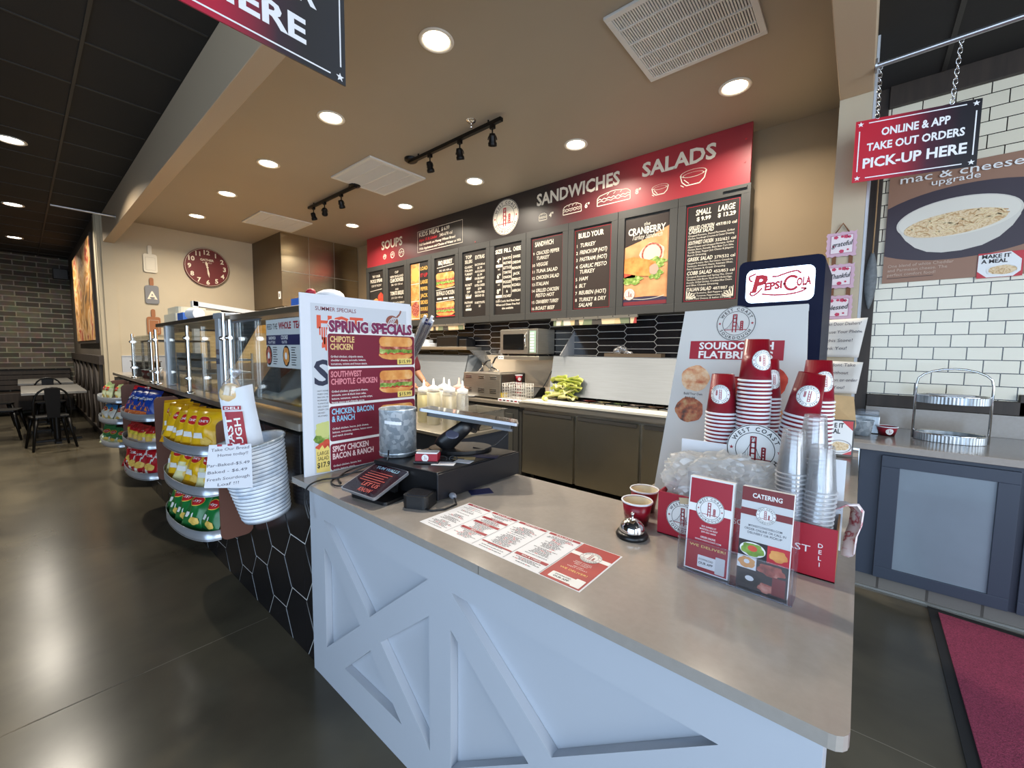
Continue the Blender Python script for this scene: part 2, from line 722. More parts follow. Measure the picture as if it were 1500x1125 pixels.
cupclear = M_clear('clear_cup_plastic', (255, 255, 255), gloss=0.035, rough=0.14, body=0.09)
cuplip = M_clear('clear_cup_lip', (255, 255, 255), gloss=0.12, rough=0.12, body=0.55)
glass = M_clear('glass_pane', (246, 249, 248), gloss=0.03, rough=0.02)

# ------------------------------------------------------------------ floor
fl = M_ramp('polished_concrete', [(0.25, (58, 53, 44)), (0.5, (82, 76, 63)), (0.78, (100, 92, 75))], 1.6, 0.17, detail=9, dist=0.4)
_nt = fl.node_tree
_b = _nt.nodes['Principled BSDF']
_n2 = _nt.nodes.new('ShaderNodeTexNoise')
_n2.inputs['Scale'].default_value = 3.5
_n2.inputs['Detail'].default_value = 8
_r2n = _nt.nodes.new('ShaderNodeMapRange')
_r2n.inputs[3].default_value = 0.12
_r2n.inputs[4].default_value = 0.34
_nt.links.new(_n2.outputs['Fac'], _r2n.inputs[0])
_nt.links.new(_r2n.outputs[0], _b.inputs['Roughness'])
_b.inputs['Specular IOR Level'].default_value = 0.4
crack = M('floor_joint', (120, 112, 96), 0.8)
mb = MB()
mb.box(-13.6, 3.9, -3.2, 4.6, -0.12, 0, fl)


def joint(a, b, w=0.004):
    a, b = Vector(a), Vector(b)
    n = max(2, int((b - a).length / 0.12))
    t = (b - a).normalized()
    s = Vector((-t.y, t.x))
    pts = [a.lerp(b, i / n) + s * random.uniform(-.003, .003) for i in range(n + 1)]
    for p, q in zip(pts[:-1], pts[1:]):
        k = w * random.uniform(.35, .8)
        mb.quad(*[(v.x, v.y, 0.0006) for v in (p - s * k, q - s * k, q + s * k, p + s * k)], crack)


joint((-2.29, -2.9), (-2.29, 0.76))
joint((0.03, 1.93), (3.8, 1.93))
joint((-13, -0.9), (3.8, -0.9))
mb.build('floor', kind='structure')

# ------------------------------------------------------------------ ceilings
ZK, ZD = 3.288, 3.322
MB().box(-8.6, -0.03, 0.98, 4.2, ZK, ZK + 0.1, tan_c).build('ceiling', kind='structure')
mb = MB()
mb.box(-13.6, 3.9, -3.2, 0.90, ZD, ZD + 0.1, blackc)
mb.box(-0.04, 3.9, 0.89, 4.2, 3.24, 3.34, blackc)
x = -3.87 + 0.66 * 8
while x > -13.5:
    y = 0.365 + 0.0
    ys = [-3.1, -2.96, -1.63, -0.30, 0.36, 0.868]
    for a, b in zip(ys[:-1], ys[1:]):
        mb.box(x - .007, x + .007, a + .012, b - .012, ZD - .006, ZD + .01, blackt)
    x -= 0.66
for y in (-2.96, -1.63, -0.30, 0.36):
    mb.box(-13.5, 3.8, y - .009, y + .009, ZD - .006, ZD + .01, blackt)
for x in (0.30, 1.3, 2.3):
    mb.box(x - .012, x + .012, 0.9, 3.95, 3.232, 3.25, blackt)
mb.box(0.0, 3.8, 2.9, 2.92, 3.232, 3.25, blackt)
mb.build('ceiling_dark', kind='structure')
MB().box(-8.55, -0.035, 0.868, 0.987, 2.927, 3.40, beamp).build('beam_front', kind='structure', bevel=.004)
MB().box(-0.19, -0.035, 0.988, 3.28, 2.927, 3.40, beamp).build('beam_right', kind='structure', bevel=.004)
mb = MB()
mb.box(-0.19, -0.035, 3.281, 4.2, 0, 3.30, cream)
mb.box(-0.034, -0.022, 3.30, 4.0, 0.9, 3.30, whitep)
mb.build('pilaster', kind='structure')

# ------------------------------------------------------------------ walls
mb = MB()
mb.box(-8.6, -0.19, 4.15, 4.3, 0, 3.30, tan)
mb.build('wall_back', kind='structure')
mb = MB()
mb.box(-8.75, -8.55, 0.80, 4.3, 0, 3.42, cream)
mb.box(-8.56, -8.53, 0.845, 0.985, 0, 3.30, cream)
mb.box(-8.56, -8.535, 0.99, 4.15, 0, 1.27, whitep)
mb.box(-8.56, -8.528, 0.99, 4.15, 1.262, 1.275, whitep)
mb.build('wall_left', kind='structure')
brick = M_brick('grey_brick', (104, 96, 82), (58, 52, 45), (134, 128, 116), 0.33, 0.106, 0.010, (1, 2), 0.75, bias=0.15, bump=0.8, noise=0.5)
MB().box(-13.7, -13.5, -3.2, 0.95, 0, 3.42, brick).build('wall_brick', kind='structure')
mb = MB()
dwall = M('dark_wall_paint', (88, 78, 66), 0.7)
mb.box(-13.5, -8.75, 0.80, 0.95, 0, 3.42, dwall)
mb.box(-8.75, -8.60, 0.79, 0.95, 1.28, 3.42, cream)
mb.build('wall_dining', kind='structure')
# dark barn-door wainscot on that wall
mb = MB()
mb.box(-13.49, -8.56, 0.755, 0.80, 0, 0.10, wood_d)
mb.box(-13.49, -8.56, 0.745, 0.80, 1.14, 1.27, wood_d)
wlight = M('worn_wood_panel', (92, 78, 56), 0.7, noise=(0.3, 5, (5, 5, .8)))
mb.box(-13.49, -8.56, 0.785, 0.80, 0.10, 1.14, wlight)
for i in range(6):
    x0 = -8.62 - i * 0.80
    mb.box(x0 - .09, x0, 0.755, 0.80, 0.1, 1.14, wood_d)
    for s in (0, 1):
        a = (x0 - .09, .1) if s else (x0 - .09, 1.14)
        b = (x0 - .80, 1.14) if s else (x0 - .80, .1)
        d = Vector((b[0] - a[0], b[1] - a[1])).normalized()
        n = Vector((-d.y, d.x)) * .045
        P = clip([(a[0] - n.x, a[1] - n.y), (b[0] - n.x, b[1] - n.y), (b[0] + n.x, b[1] + n.y), (a[0] + n.x, a[1] + n.y)], x0 - .80, .1, x0 - .09, 1.14)
        if len(P) > 2:
            mb.prism([(p[0], p[1]) for p in P], 0, 0.03, wood_d, Matrix(((1, 0, 0, 0), (0, 0, -1, 0.79), (0, 1, 0, 0), (0, 0, 0, 1))))
mb.build('trim_1', kind='structure')

subway = M_brick('white_subway_tile', (232, 224, 202), (222, 214, 192), (34, 30, 28), 0.1545, 0.0832, 0.0028, (0, 2), 0.18, bump=0.6, shift=(0.015, -0.04))
MB().box(0.045, 3.9, 4.0, 4.15, 0.8, 3.34, subway).build('wall_right_tiled', kind='structure')
mb = MB()
mb.box(-0.034, 0.046, 3.985, 4.14, 0.80, 3.25, wood_d)
mb.box(0.046, 3.8, 3.965, 4.0, 1.03, 1.115, wood_d)
mb.box(0.046, 3.8, 3.965, 4.0, 3.10, 3.24, wood_d)
mb.box(0.765, 0.83, 3.965, 4.0, 1.03, 1.16, wood_d)
mb.build('trim_2', kind='structure', bevel=.003)

# shop front behind the photographer: low wall, mullions and glass; side wall with one window
alu = M('dark_window_frame', (48, 46, 44), 0.45, 0.5)
mb = MB()
mb.box(-13.6, -1.9, -3.3, -3.2, 0, 3.42, dwall)
mb.box(3.7, 3.9, -3.3, -3.2, 0, 3.42, dwall)
mb.box(-1.9, 3.7, -3.3, -3.2, 3.1, 3.42, dwall)
mb.build('wall_front', kind='structure')
for i, xx in enumerate((-1.9, -0.02, 1.86)):
    mb = MB()
    mb.box(xx, xx + .06, -3.3, -3.2, 0, 3.1, alu)
    mb.box(xx + 1.82, xx + 1.88, -3.3, -3.2, 0, 3.1, alu)
    mb.box(xx + .06, xx + 1.82, -3.3, -3.2, 0, 0.12, alu)
    mb.box(xx + .06, xx + 1.82, -3.3, -3.2, 3.02, 3.1, alu)
    mb.box(xx + .06, xx + 1.82, -3.29, -3.21, 2.2, 2.27, alu)
    mb.build('window_%d' % (i + 1), kind='structure')
mb = MB()
mb.box(3.75, 3.9, -3.3, -1.8, 0, 3.42, cream)
mb.box(3.75, 3.9, 2.2, 4.15, 0, 3.42, cream)
mb.box(3.75, 3.9, -1.8, 2.2, 3.0, 3.42, cream)
mb.build('wall_right', kind='structure')
mb = MB()
for yy in (-1.8, 0.17, 2.14):
    mb.box(3.76, 3.88, yy, yy + .06, 0, 3.0, alu)
mb.box(3.76, 3.88, -1.8, 2.2, 0, 0.12, alu)
mb.build('window_4', kind='structure')

# ------------------------------------------------------------------ hexagon tiles
def hex_field(name, plane, hexes, bounds, parent=None, kind=None):
    """hexes: list of 2-D polygons laid on a grout bed; plane(u, v, d) -> point"""
    mb = MB()
    x0, y0, x1, y1 = bounds
    mb.add([plane(x0, y0, .001), plane(x1, y0, .001), plane(x1, y1, .001), plane(x0, y1, .001)], [(0, 1, 2, 3)], grout)
    for P in hexes:
        P = clip(P, x0, y0, x1, y1)
        if len(P) < 3:
            continue
        n = len(P)
        cx = sum(p[0] for p in P) / n
        cy = sum(p[1] for p in P) / n
        lo = [plane(p[0], p[1], .0012) for p in P]
        hi = []
        for p in P:
            d = Vector((cx - p[0], cy - p[1]))
            q = Vector(p) + d.normalized() * min(.0025, d.length * .3)
            hi.append(plane(q.x, q.y, .004))
        mb.add(lo + hi, [tuple(range(n, 2 * n))] + [(i, (i + 1) % n, n + (i + 1) % n, n + i) for i in range(n)], tile_k)
    return mb.build(name, parent, kind)


hx = []
g = .0028
L2, H2, t = .16, .0372, .0155   # half pitch of a column, half height, half point
for i in range(24):
    cx = -2.578 + .3255 * (i - 16) + .163
    for j in range(16):
        cz = 1.6215 + .0744 * (j - 11) + (H2 if i % 2 else 0)
        a, b = .1628 + t - g, .1628 - t - g * .3
        hx.append([(cx - a, cz), (cx - b, cz - H2 + g), (cx + b, cz - H2 + g), (cx + a, cz), (cx + b, cz + H2 - g), (cx - b, cz + H2 - g)])
hex_field('trim_3', lambda u, v, d: Vector((u, 4.15 - d, v)), hx, (-7.25, 0.86, -0.2, 1.80), kind='structure')

# ------------------------------------------------------------------ chip counter (long bar on the left)
bar = thing('bar_counter', 'long counter faced with big black hexagon tiles running to the dining room', 'counter', (-4.6, 0.95, 0))
MB().box(-7.45, -1.90, 0.795, 1.12, 0, 1.015, dgrey).box(-1.8995, -1.768, 0.795, 1.12, 0, 0.808, dgrey).build('body', bar)
hx = []
s = .1555
for i in range(27):
    cx = -1.945 - .2333 * (i - 1)
    for j in range(6):
        cz = .392 + .2645 * (j - 2) + (.1322 if i % 2 == 0 else 0)
        r = s - .0035
        hx.append([(cx + r * math.cos(R(60 * k)), cz + r * .982 * math.sin(R(60 * k))) for k in range(6)])
hex_field('hexagon_tiles', lambda u, v, d: Vector((u, 0.784 - d, v)), hx, (-7.45, 0.0, -1.885, 1.018), bar)
hex_field('end_tiles', lambda u, v, d: Vector((u, 0.784 - d, v)), hx, (-1.8845, 0.0, -1.765, 0.812), bar)
led = M('grey_stone_ledge', (128, 120, 108), 0.2, noise=(0.04, 40))
MB().rbox(-7.5, -1.868, 0.772, 1.30, 1.038, 1.070, .01, led).build('bar_ledge', None, bevel=.003, label='long taupe stone bar top above the hexagon tiled counter carrying the sneeze guards', cat='countertop')

# ------------------------------------------------------------------ front counter
fc = thing('service_counter', 'white painted counter with barn-door cross panels below the taupe worktop', 'counter', (-0.9, 1.1, 0))
MB().box(-1.76, -0.03, 0.793, 1.36, 0, 0.80, whitep).build('body', fc)
cu = bpy.data.curves.new('cross_frame', 'CURVE')
cu.dimensions = '2D'
cu.fill_mode = 'BOTH'
cu.extrude = 0.014


def spl(P):
    sp = cu.splines.new('POLY')
    sp.points.add(len(P) - 1)
    for q, p in zip(sp.points, P):
        q.co = (p[0], p[1], 0, 1)
    sp.use_cyclic_u = True


spl([(-1.765, 0), (-0.01, 0), (-0.01, 0.80), (-1.765, 0.80)])
for x0, x1 in ((-1.645, -0.966), (-0.868, -0.150)):
    c = (x0 + x1) / 2
    zt, zb, zm, h = .705, .138, .372, .064
    spl([(x0 + .004, zt), (x1 - .004, zt), (c, zm + h)])
    spl([(x0, zt - .115), (c - .068, zm), (x0, zb + .015)])
    spl([(x1, zt - .115), (c + .068, zm), (x1, zb + .005)])
    spl([(c, zm - h), (x0 + .15, zb), (x1 - .15, zb)])
oc = bpy.data.objects.new('cross_frame', cu)
me = bpy.data.meshes.new_from_object(oc)
me.transform(Matrix(((1, 0, 0, 0), (0, 0, -1, 0.778), (0, 1, 0, 0), (0, 0, 0, 1))))
me.transform(Matrix.Translation(-Vector(fc.location)))
me.materials.clear()
for _p in me.polygons:
    _p.use_smooth = False
me.materials.append(whitep)
bpy.data.objects.remove(oc)
oc = bpy.data.objects.new('cross_frame', me)
link(oc)
oc.parent = fc
MB().box(-0.0295, -0.010, 0.80, 1.36, 0, 0.80, whitep).build('end_panel', fc, bevel=.002)
# side wing that runs back to the right-hand counter
MB().box(-0.60, -0.04, 1.362, 3.13, 0, 0.80, whitep).build('wing_body', fc)

P = [(-1.88, 0.74)]
for i in range(5):
    a = R(-90 + 90 * i / 4)
    P.append((-0.005 + .025 * math.cos(a), 0.765 + .025 * math.sin(a)))
P += [(0.02, 3.13), (-0.645, 3.13), (-0.645, 1.43), (-1.88, 1.43)]
wt = MB()
wt.prism(P, 0.817, 0.842, quartz)
seam = M('stone_seam', (84, 76, 68), 0.5)
wt.box(-0.7318, -0.7302, 0.7392, 0.7402, 0.818, 0.841, seam)
wt.build('worktop', None, bevel=.0025, label='glossy taupe stone worktop of the white service counter, bent round to the right', cat='countertop')

# ------------------------------------------------------------------ ceiling lamps
lampglow = M('lamp_lens', (255, 236, 206), 0.5, emit=14.0)
lampcool = M('lamp_lens_neutral', (255, 246, 232), 0.5, emit=14.0)
trimw = M('lamp_trim_white', (226, 220, 208), 0.4)


def downlight(x, y, z, lens, power, col, label, group, first=None):
    t = thing('recessed_ceiling_light', label, 'ceiling light', (x, y, z), group)
    X = Matrix.Translation((x, y, z))
    MB(X).lathe([(.105, .002), (.108, -.004), (.098, -.010), (.082, -.004), (.080, .0)], trimw, 32).build('trim_ring', t)
    MB(X).lathe([(.080, -.001), (.04, -.0025), (.0001, -.003)], lens, 32).build('lens', t)
    d = bpy.data.lights.new('bulb', 'AREA')
    d.shape = 'DISK'
    d.size, d.energy, d.color = .14, power, col
    d.spread = R(150)
    o = bpy.data.objects.new('bulb', d)
    link(o)
    o.parent = t
    o.location = (0, 0, -.016)
    return t


warm = (1.0, .89, .74)
for i, x in enumerate((-2.10, -3.43, -4.755, -6.06, -7.41)):
    lab = ['nearest round downlight in the taupe ceiling beside the big hanging sign',
           'second round downlight of the row running along the beam',
           'third round downlight of the row running along the beam',
           'fourth round downlight of the row running along the beam',
           'farthest round downlight of the row along the beam, above the wall clock'][i]
    downlight(x, 1.745, ZK, lampglow, 32, warm, lab, 'downlights along the beam')
for i, x in enumerate((-0.80, -2.11, -3.42, -4.71, -6.06)):
    lab = ['round downlight before the red SALADS end of the menu sign',
           'round downlight in the ceiling above the SANDWICHES lettering',
           'round downlight in the ceiling above the round badge of the menu sign',
           'round downlight in the ceiling before the KIDS MEAL box of the sign',
           'last round downlight of the menu row, left of the SOUPS lettering'][i]
    downlight(x, 3.38, ZK, lampglow, 21, warm, lab, 'downlights along the menu sign')
for i, x in enumerate((-6.2, -8.94, -11.59)):
    lab = ['round light in the black dining ceiling at the left photo edge, the nearest', 'middle round light of three in the black dining ceiling',
           'farthest round light in the black dining ceiling above the brick wall'][i]
    downlight(x, 0.052, ZD, lampcool, 40, (1, .92, .78), lab, 'downlights in the dining ceiling')

# ------------------------------------------------------------------ vents
ventw = M('vent_white_metal', (214, 214, 210), 0.45)
ventd = M('vent_shadow_gap', (60, 58, 55), 0.8)


def vent(x0, x1, y0, y1, rows, label, along='y'):
    t = thing('ceiling_vent', label, 'vent', ((x0 + x1) / 2, (y0 + y1) / 2, ZK), 'ceiling vents')
    mb = MB()
    f = .035
    for a in ((x0, x1, y0, y0 + f), (x0, x1, y1 - f, y1), (x0, x0 + f, y0 + f, y1 - f), (x1 - f, x1, y0 + f, y1 - f)):
        mb.box(*a, ZK - .018, ZK - .001, ventw)
    mb.build('frame', t, bevel=.003)
    MB().box(x0 + f, x1 - f, y0 + f, y1 - f, ZK - .003, ZK - .0015, ventd).build('backing', t)
    mb = MB()
    n = 44
    for k in range(n):
        a = x0 + f + (x1 - x0 - 2 * f) * (k + .5) / n
        mb.box(a - .0045, a + .0045, y0 + f, y1 - f, ZK - .016, ZK - .008, ventw)
    for k in range(1, rows):
        b = y0 + (y1 - y0) * k / rows
        mb.box(x0 + f, x1 - f, b - .006, b + .006, ZK - .0185, ZK - .007, ventw)
    mb.build('louvres', t)


vent(-1.23, -0.53, 2.23, 2.93, 5, 'large square white air grille in the ceiling, the nearest of three')
vent(-4.56, -3.77, 2.30, 2.975, 4, 'square white air grille in the ceiling between the two black spot tracks')
vent(-7.16, -6.42, 2.23, 2.94, 4, 'farthest square air grille in the ceiling, above the steel hood')

# ------------------------------------------------------------------ track spots
bulb_off = M('spot_lens', (190, 180, 165), 0.15, 0.6)


def track(xa, xb, y, ycan, xcan, heads, label, group):
    t = thing('track_light', label, 'track light', ((xa + xb) / 2, y, ZK), group)
    MB().box(min(xa, xb), max(xa, xb), y - .018, y + .018, 3.235, 3.265, blackm).build('rail', t, bevel=.003)
    mb = MB(Matrix.Translation((xcan, ycan, 0)))
    mb.lathe([(.0001, ZK - .035), (.05, ZK - .033), (.065, ZK - .02), (.065, ZK)], blackm, 24)
    mb.build('canopy', t)
    for k in (.12, .88):
        xx = xa + (xb - xa) * k
        MB().cyl((xx, y, 3.26), (xx, y, ZK), .008, blackm, 8).build('stem', t)
    for i, (hx_, rz, tilt) in enumerate(heads):
        h = MB().box(hx_ - .02, hx_ + .02, y - .014, y + .014, 3.205, 3.236, blackm).cyl((hx_, y, 3.205), (hx_, y, 3.168), .006, blackm, 8).build('spot', t)
        yk = []
        for k in range(9):
            a = PI * k / 8
            yk.append((hx_ + .036 * math.cos(a) * math.cos(rz), y + .036 * math.cos(a) * math.sin(rz), 3.118 + .05 * math.sin(a)))
        MB().tube(yk, .004, blackm, 6).build('yoke', h)
        X = place((hx_, y, 3.118), (tilt, 0, rz))
        MB(X).lathe([(.0001, .05), (.022, .047), (.028, .03), (.029, -.012), (.036, -.02), (.036, -.042), (.031, -.045)], blackm, 18).build('shade', h)
        MB(X).lathe([(.031, -.040), (.0001, -.036)], bulb_off, 16).build('bulb_lens', h)


track(-3.53, -2.31, 2.585, 2.60, -3.52, [(-3.21, R(10), R(20)), (-2.80, R(25), R(25)), (-2.41, R(40), R(35))],
      'black track with three spots under the ceiling near the menu sign, the nearer one', 'track lights')
track(-5.68, -4.50, 2.56, 2.575, -4.55, [(-5.55, R(10), R(20)), (-5.25, R(60), R(50)), (-4.83, R(30), R(30))],
      'black track with three spots left of the middle grille, the farther one', 'track lights')
mb = MB(Matrix.Translation((-2.57, 2.50, 0)))
mb.lathe([(.0001, ZK - .06), (.012, ZK - .058), (.006, ZK - .04), (.008, ZK - .02), (.03, ZK - .014), (.042, ZK)], chrome, 20)
mb.build('sprinkler_head', label='small chrome sprinkler head on the ceiling behind the nearer spot track', cat='sprinkler')

# ------------------------------------------------------------------ big menu sign band
YM = 3.95
header_m = M_ramp('menu_band_print', [(0.0, (160, 46, 54)), (0.12, (146, 42, 50)), (0.26, (70, 36, 40)), (0.36, (44, 40, 39)), (0.64, (44, 38, 38)), (0.76, (104, 42, 48)), (0.84, (168, 50, 58)), (1.0, (148, 44, 54))], kind=0, rough=0.42, coord='Generated')
sg = Sheet((0, YM, 0), (1, 0, 0), (0, 0, 1), eps=.0012)
hd = thing('menu_sign_band', 'long red and black header sign reading SOUPS, SANDWICHES and SALADS', 'sign', (-3.7, YM, 2.8))
MB().box(-6.615, -0.785, YM, YM + .03, 2.80, 3.286, header_m).build('board', hd, bevel=.002)
chalk = M('chalk_white', (232, 224, 206), 0.6)
sg.text('SOUPS', -5.88, 3.045, .135, chalk, 1, bold=.03, w=.58)
for u, r in ((-6.08, .045), (-5.86, .058), (-5.62, .072)):
    sg.ring(u, 2.925, r * .82, r, chalk, 1, 24, sy=.9)
    sg.line([(u - r * .8, 2.935), (u + r * .8, 2.935)], .008, chalk, 1)
    sg.line([(u - r * .5, 2.90), (u + r * .1, 2.955), (u + r * .4, 2.90)], .008, chalk, 1)
sg.frame(-5.21, 2.862, -4.22, 3.168, .006, chalk, 1)
sg.text('KIDS MEAL', -5.17, 3.085, .068, chalk, 1, 'l', .02, w=.48)
sg.text('$ 6.99', -4.66, 3.092, .05, chalk, 1, 'l', .03)
sg.text('Ages 10 & Under', -5.17, 3.015, .043, redb, 1, 'l', .012, w=.42)
sg.text('340-670 cal', -4.70, 3.018, .043, chalk, 1, 'l', .01)
sg.text('Half Sandwich on Honey Wheat Bread', -5.17, 2.955, .034, chalk, 1, 'l', .02, w=.80)
sg.text('With Applesauce and Choice of Water or Milk', -5.17, 2.895, .034, chalk, 1, 'l', .02, w=.92)
sg.logo(-3.455, 3.045, .213, chalk, redb, dark, 1)
sg.text('SANDWICHES', -2.46, 3.075, .132, chalk, 1, bold=.03, w=1.03)


def sub_roll(u0, u1, v, h, m):
    n = 14
    top = [(u0 + (u1 - u0) * i / n, v + h * (.62 + .38 * math.sin(PI * i / n) ** .5) + random.uniform(-.004, .004)) for i in range(n + 1)]
    sg.line([(u0, v)] + top + [(u1, v), (u0, v)], .007, m, 1)
    sg.line([(u0 + (u1 - u0) * i / n, v + h * .45 + (h * .12 if i % 2 else 0)) for i in range(n + 1)], .007, m, 1)
    sg.line([(u0 + (u1 - u0) * i / n, v + h * .25 + (h * .1 if i % 3 else 0)) for i in range(n + 1)], .006, m, 1)
    for k in (.3, .5, .7):
        sg.line([(u0 + (u1 - u0) * k, v + h * .75), (u0 + (u1 - u0) * (k + .06), v + h * .9)], .006, m, 1)


sub_roll(-2.94, -2.83, 2.90, .075, chalk)
sub_roll(-2.61, -2.38, 2.90, .10, chalk)
sub_roll(-2.19, -1.83, 2.905, .12, chalk)
sg.text('4"', -2.77, 2.915, .05, chalk, 1, bold=.03)
sg.text('6"', -2.31, 2.92, .05, chalk, 1, bold=.03)
sg.text('8"', -1.75, 2.935, .05, chalk, 1, bold=.03)
sg.text('SALADS', -1.385, 3.08, .13, chalk, 1, bold=.03, w=.66)


def bowl(u, v, r):
    sg.ring(u, v + r * .55, r * .93, r, chalk, 1, 28, sy=.3)
    sg.ring(u, v + r * .45, r * .75, r * .81, chalk, 1, 28, sy=.22)
    sg.line([(u - r, v + r * .55), (u - r * .85, v), (u - r * .5, v - r * .32), (u + r * .5, v - r * .32), (u + r * .85, v), (u + r, v + r * .55)], .009, chalk, 1)
    sg.line([(u - r * .7, v + .02), (u - r * .3, v - r * .2)], .007, chalk, 1)
    sg.line([(u - r * .95, v - r * .2), (u - r * .7, v - r * .38)], .007, chalk, 1)


bowl(-1.535, 2.905, .078)
bowl(-1.24, 2.935, .112)
sg.build('lettering', hd)
mb = MB()
for u, v in ((-0.83, 3.16), (-0.83, 2.98), (-3.98, 2.83)):
    mb.cyl((u, YM + .001, v), (u, YM - .004, v), .008, redb, 10)
mb.build('screw_heads', hd)

# ------------------------------------------------------------------ menu cabinet with ten boards
mc = thing('menu_cabinet', 'dark grey framed cabinet holding the row of menu boards under the header sign', 'cabinet', (-3.7, YM + .1, 1.77))
MB().box(-6.655, -0.785, YM + .012, 4.149, 1.775, 2.80, dgrey).build('body', mc)
PX = [-6.348 + .587 * i for i in range(10)]
mb = MB()
for i, cx in enumerate(PX):
    a, b = cx - .2935, cx + .2935
    mb.box(a + .002, b - .002, YM - .012, YM + .012, 2.722, 2.80, dgrey)
    mb.box(a + .002, b - .002, YM - .012, YM + .012, 1.775, 1.857, dgrey)
    mb.box(a + .002, cx - .222, YM - .012, YM + .012, 1.857, 2.722, dgrey)
    mb.box(cx + .222, b - .002, YM - .012, YM + .012, 1.857, 2.722, dgrey)
mb.build('door_frames', mc, bevel=.002)
MB().box(-0.98, -0.80, YM - .03, YM - .0, 2.765, 2.782, dgrey).build('catch', mc)

board_m = M('menu_board_brown', (50, 40, 36), 0.42)
board_b = M('menu_board_black', (38, 33, 31), 0.42)
bun = M_ramp('toasted_bread_print', [(0.3, (206, 122, 54)), (0.55, (232, 166, 92)), (0.75, (244, 206, 150))], 14, 0.5)
meat = M_ramp('meat_print', [(0.3, (110, 42, 34)), (0.5, (176, 84, 66)), (0.7, (222, 160, 140))], 40, 0.5)
lett = M_ramp('lettuce_print', [(0.3, (70, 104, 40)), (0.5, (132, 164, 66)), (0.7, (206, 214, 140))], 36, 0.5)
tomat = M_ramp('tomato_print', [(0.35, (176, 44, 34)), (0.6, (214, 84, 60))], 25, 0.5)
platebr = M_ramp('wood_board_print', [(0.3, (198, 128, 78)), (0.6, (226, 166, 112))], 6, 0.5)
cheese = M('cheese_print', (236, 190, 96), 0.5)


def sandwich(s, cu, cv, w, h, l=2):
    """picture of a filled roll"""
    s.ell(cu, cv - h * .30, w * .5, h * .20, bun, l, 20, wob=.03)
    n = 16
    for (v0, v1, m, amp, k) in ((-.24, -.02, tomat, .05, 1), (-.16, .10, lett, .10, 2), (-.02, .14, meat, .05, 3)):
        P = [(cu - w * .48 + w * .96 * i / n, cv + h * (v0 - amp * random.random())) for i in range(n + 1)]
        P += [(cu + w * .48 - w * .96 * i / n, cv + h * (v1 + amp * random.random())) for i in range(n + 1)]
        for i in range(n):
            s.poly([P[i], P[i + 1], P[2 * n - i], P[2 * n + 1 - i]], m, l + k)
    s.poly(rrect(cu - w * .49, cv + h * .08, cu + w * .49, cv + h * .5, h * .19, 5), bun, l + 4)


def lines(s, txts, u, v, h, dv, m, align='l', bold=.012, shear=.0, l=2, wmax=None):
    for tx in txts:
        if tx:
            ww = glyphs(tx, bold)[2] * h
            s.text(tx, u, v, h, m, l, align, bold, w=(min(ww, wmax) if wmax else None), shear=shear)
        v -= dv
    return v


def menu_board(i, label, base, fill):
    cx = PX[i]
    t = thing('menu_board', label, 'menu board', (cx, YM, 1.86), 'menu boards under the header sign')
    s = Sheet((cx, YM + .006, 2.285), (1, 0, 0), (0, 0, 1), eps=.0010)
    s.slab(-.217, -.423, .217, .423, .005, base)
    s.build('panel', t)
    s = Sheet((cx, YM + .006, 2.285), (1, 0, 0), (0, 0, 1), eps=.0010)
    fill(s)
    s.build('print', t)


def m0(s):
    lines(s, ['TRY OUR'], 0, .33, .04, .07, chalk, 'c', .02)
    s.text('PICKLE SPEAR', 0, .25, .055, chalk, 2, 'c', .03, w=.36)
    s.text('SOUP OF THE DAY', 0, .18, .035, chalk, 2, 'c', .01, w=.3)
    s.line([(-.19, .11), (.16, .13)], .008, chalk)
    s.ell(-.02, -.10, .12, .08, bun, 2, wob=.05)
    s.ell(.13, -.02, .085, .09, tomat, 3, wob=.05)
    sandwich(s, 0, -.28, .34, .16)


def m1(s):
    lines(s, ['CUP', 'NEW ENGLAND'], 0, .34, .036, .065, chalk, 'c', .01)
    s.text('CLAM CHOWDER', 0, .205, .06, chalk, 2, 'c', .03, w=.36)
    s.text('280 / 420 / 560 cal', 0, .15, .03, chalk, 2, 'c', .006)
    s.text('AND', 0, .075, .03, chalk, 2, 'c', .01)
    s.text('TOMATO BISQUE', 0, .0, .06, chalk, 2, 'c', .03, w=.36)
    s.text('210 / 320 / 430 cal', 0, -.06, .03, chalk, 2, 'c', .006)
    s.text('SERVED WITH BREAD', 0, -.14, .03, chalk, 2, 'c', .01)


def m2(s):
    s.rect(-.215, -.42, .0, .42, bun, 1)
    for k, m in ((.26, cheese), (.0, bun), (-.26, meat)):
        s.ell(-.1, k, .095, .11, m, 2, wob=.06)
        s.line([(-.215, k - .14), (0, k - .14)], .012, chalk, 3)
    s.line([(.0, -.42), (.0, .42)], .01, chalk, 3)
    rd = M('board_red_brown', (116, 50, 40), .5)
    for k, a in enumerate(('LOAD', 'IT UP', 'LARGE', 'PEPPER', 'JACK', 'SIDES', 'DOUBLE', 'LOADED')):
        s.text(a, .108, .31 - k * .1, .055, (redb if k == 1 else cheese), 2, 'c', .02, w=.17)
    for k in (.25, .05, -.15, -.3):
        s.rect(.01, k - .012, .215, k - .006, rd, 1)


def m3(s):
    s.text('BBQ BRISKET', 0, .335, .06, chalk, 2, 'c', .03, w=.3)
    s.line([(-.18, .295), (.18, .315)], .008, chalk)
    lines(s, ['440 / 650 / 870 cal'], 0, .24, .026, .05, chalk, 'c', .01)
    sandwich(s, .0, .11, .40, .22)
    s.line([(-.2, -.02), (.2, .0)], .008, chalk)
    s.text('BUFFALO CHICKEN', 0, -.095, .06, chalk, 2, 'c', .02, w=.38)
    for k in (-.13, 0, .13):
        s.rect(k - .05, -.155, k + .05, -.13, chalk)
    s.line([(-.2, -.19), (.2, -.17)], .008, chalk)
    sandwich(s, .0, -.29, .40, .2)
    s.rect(-.2, -.40, .2, -.385, redb)


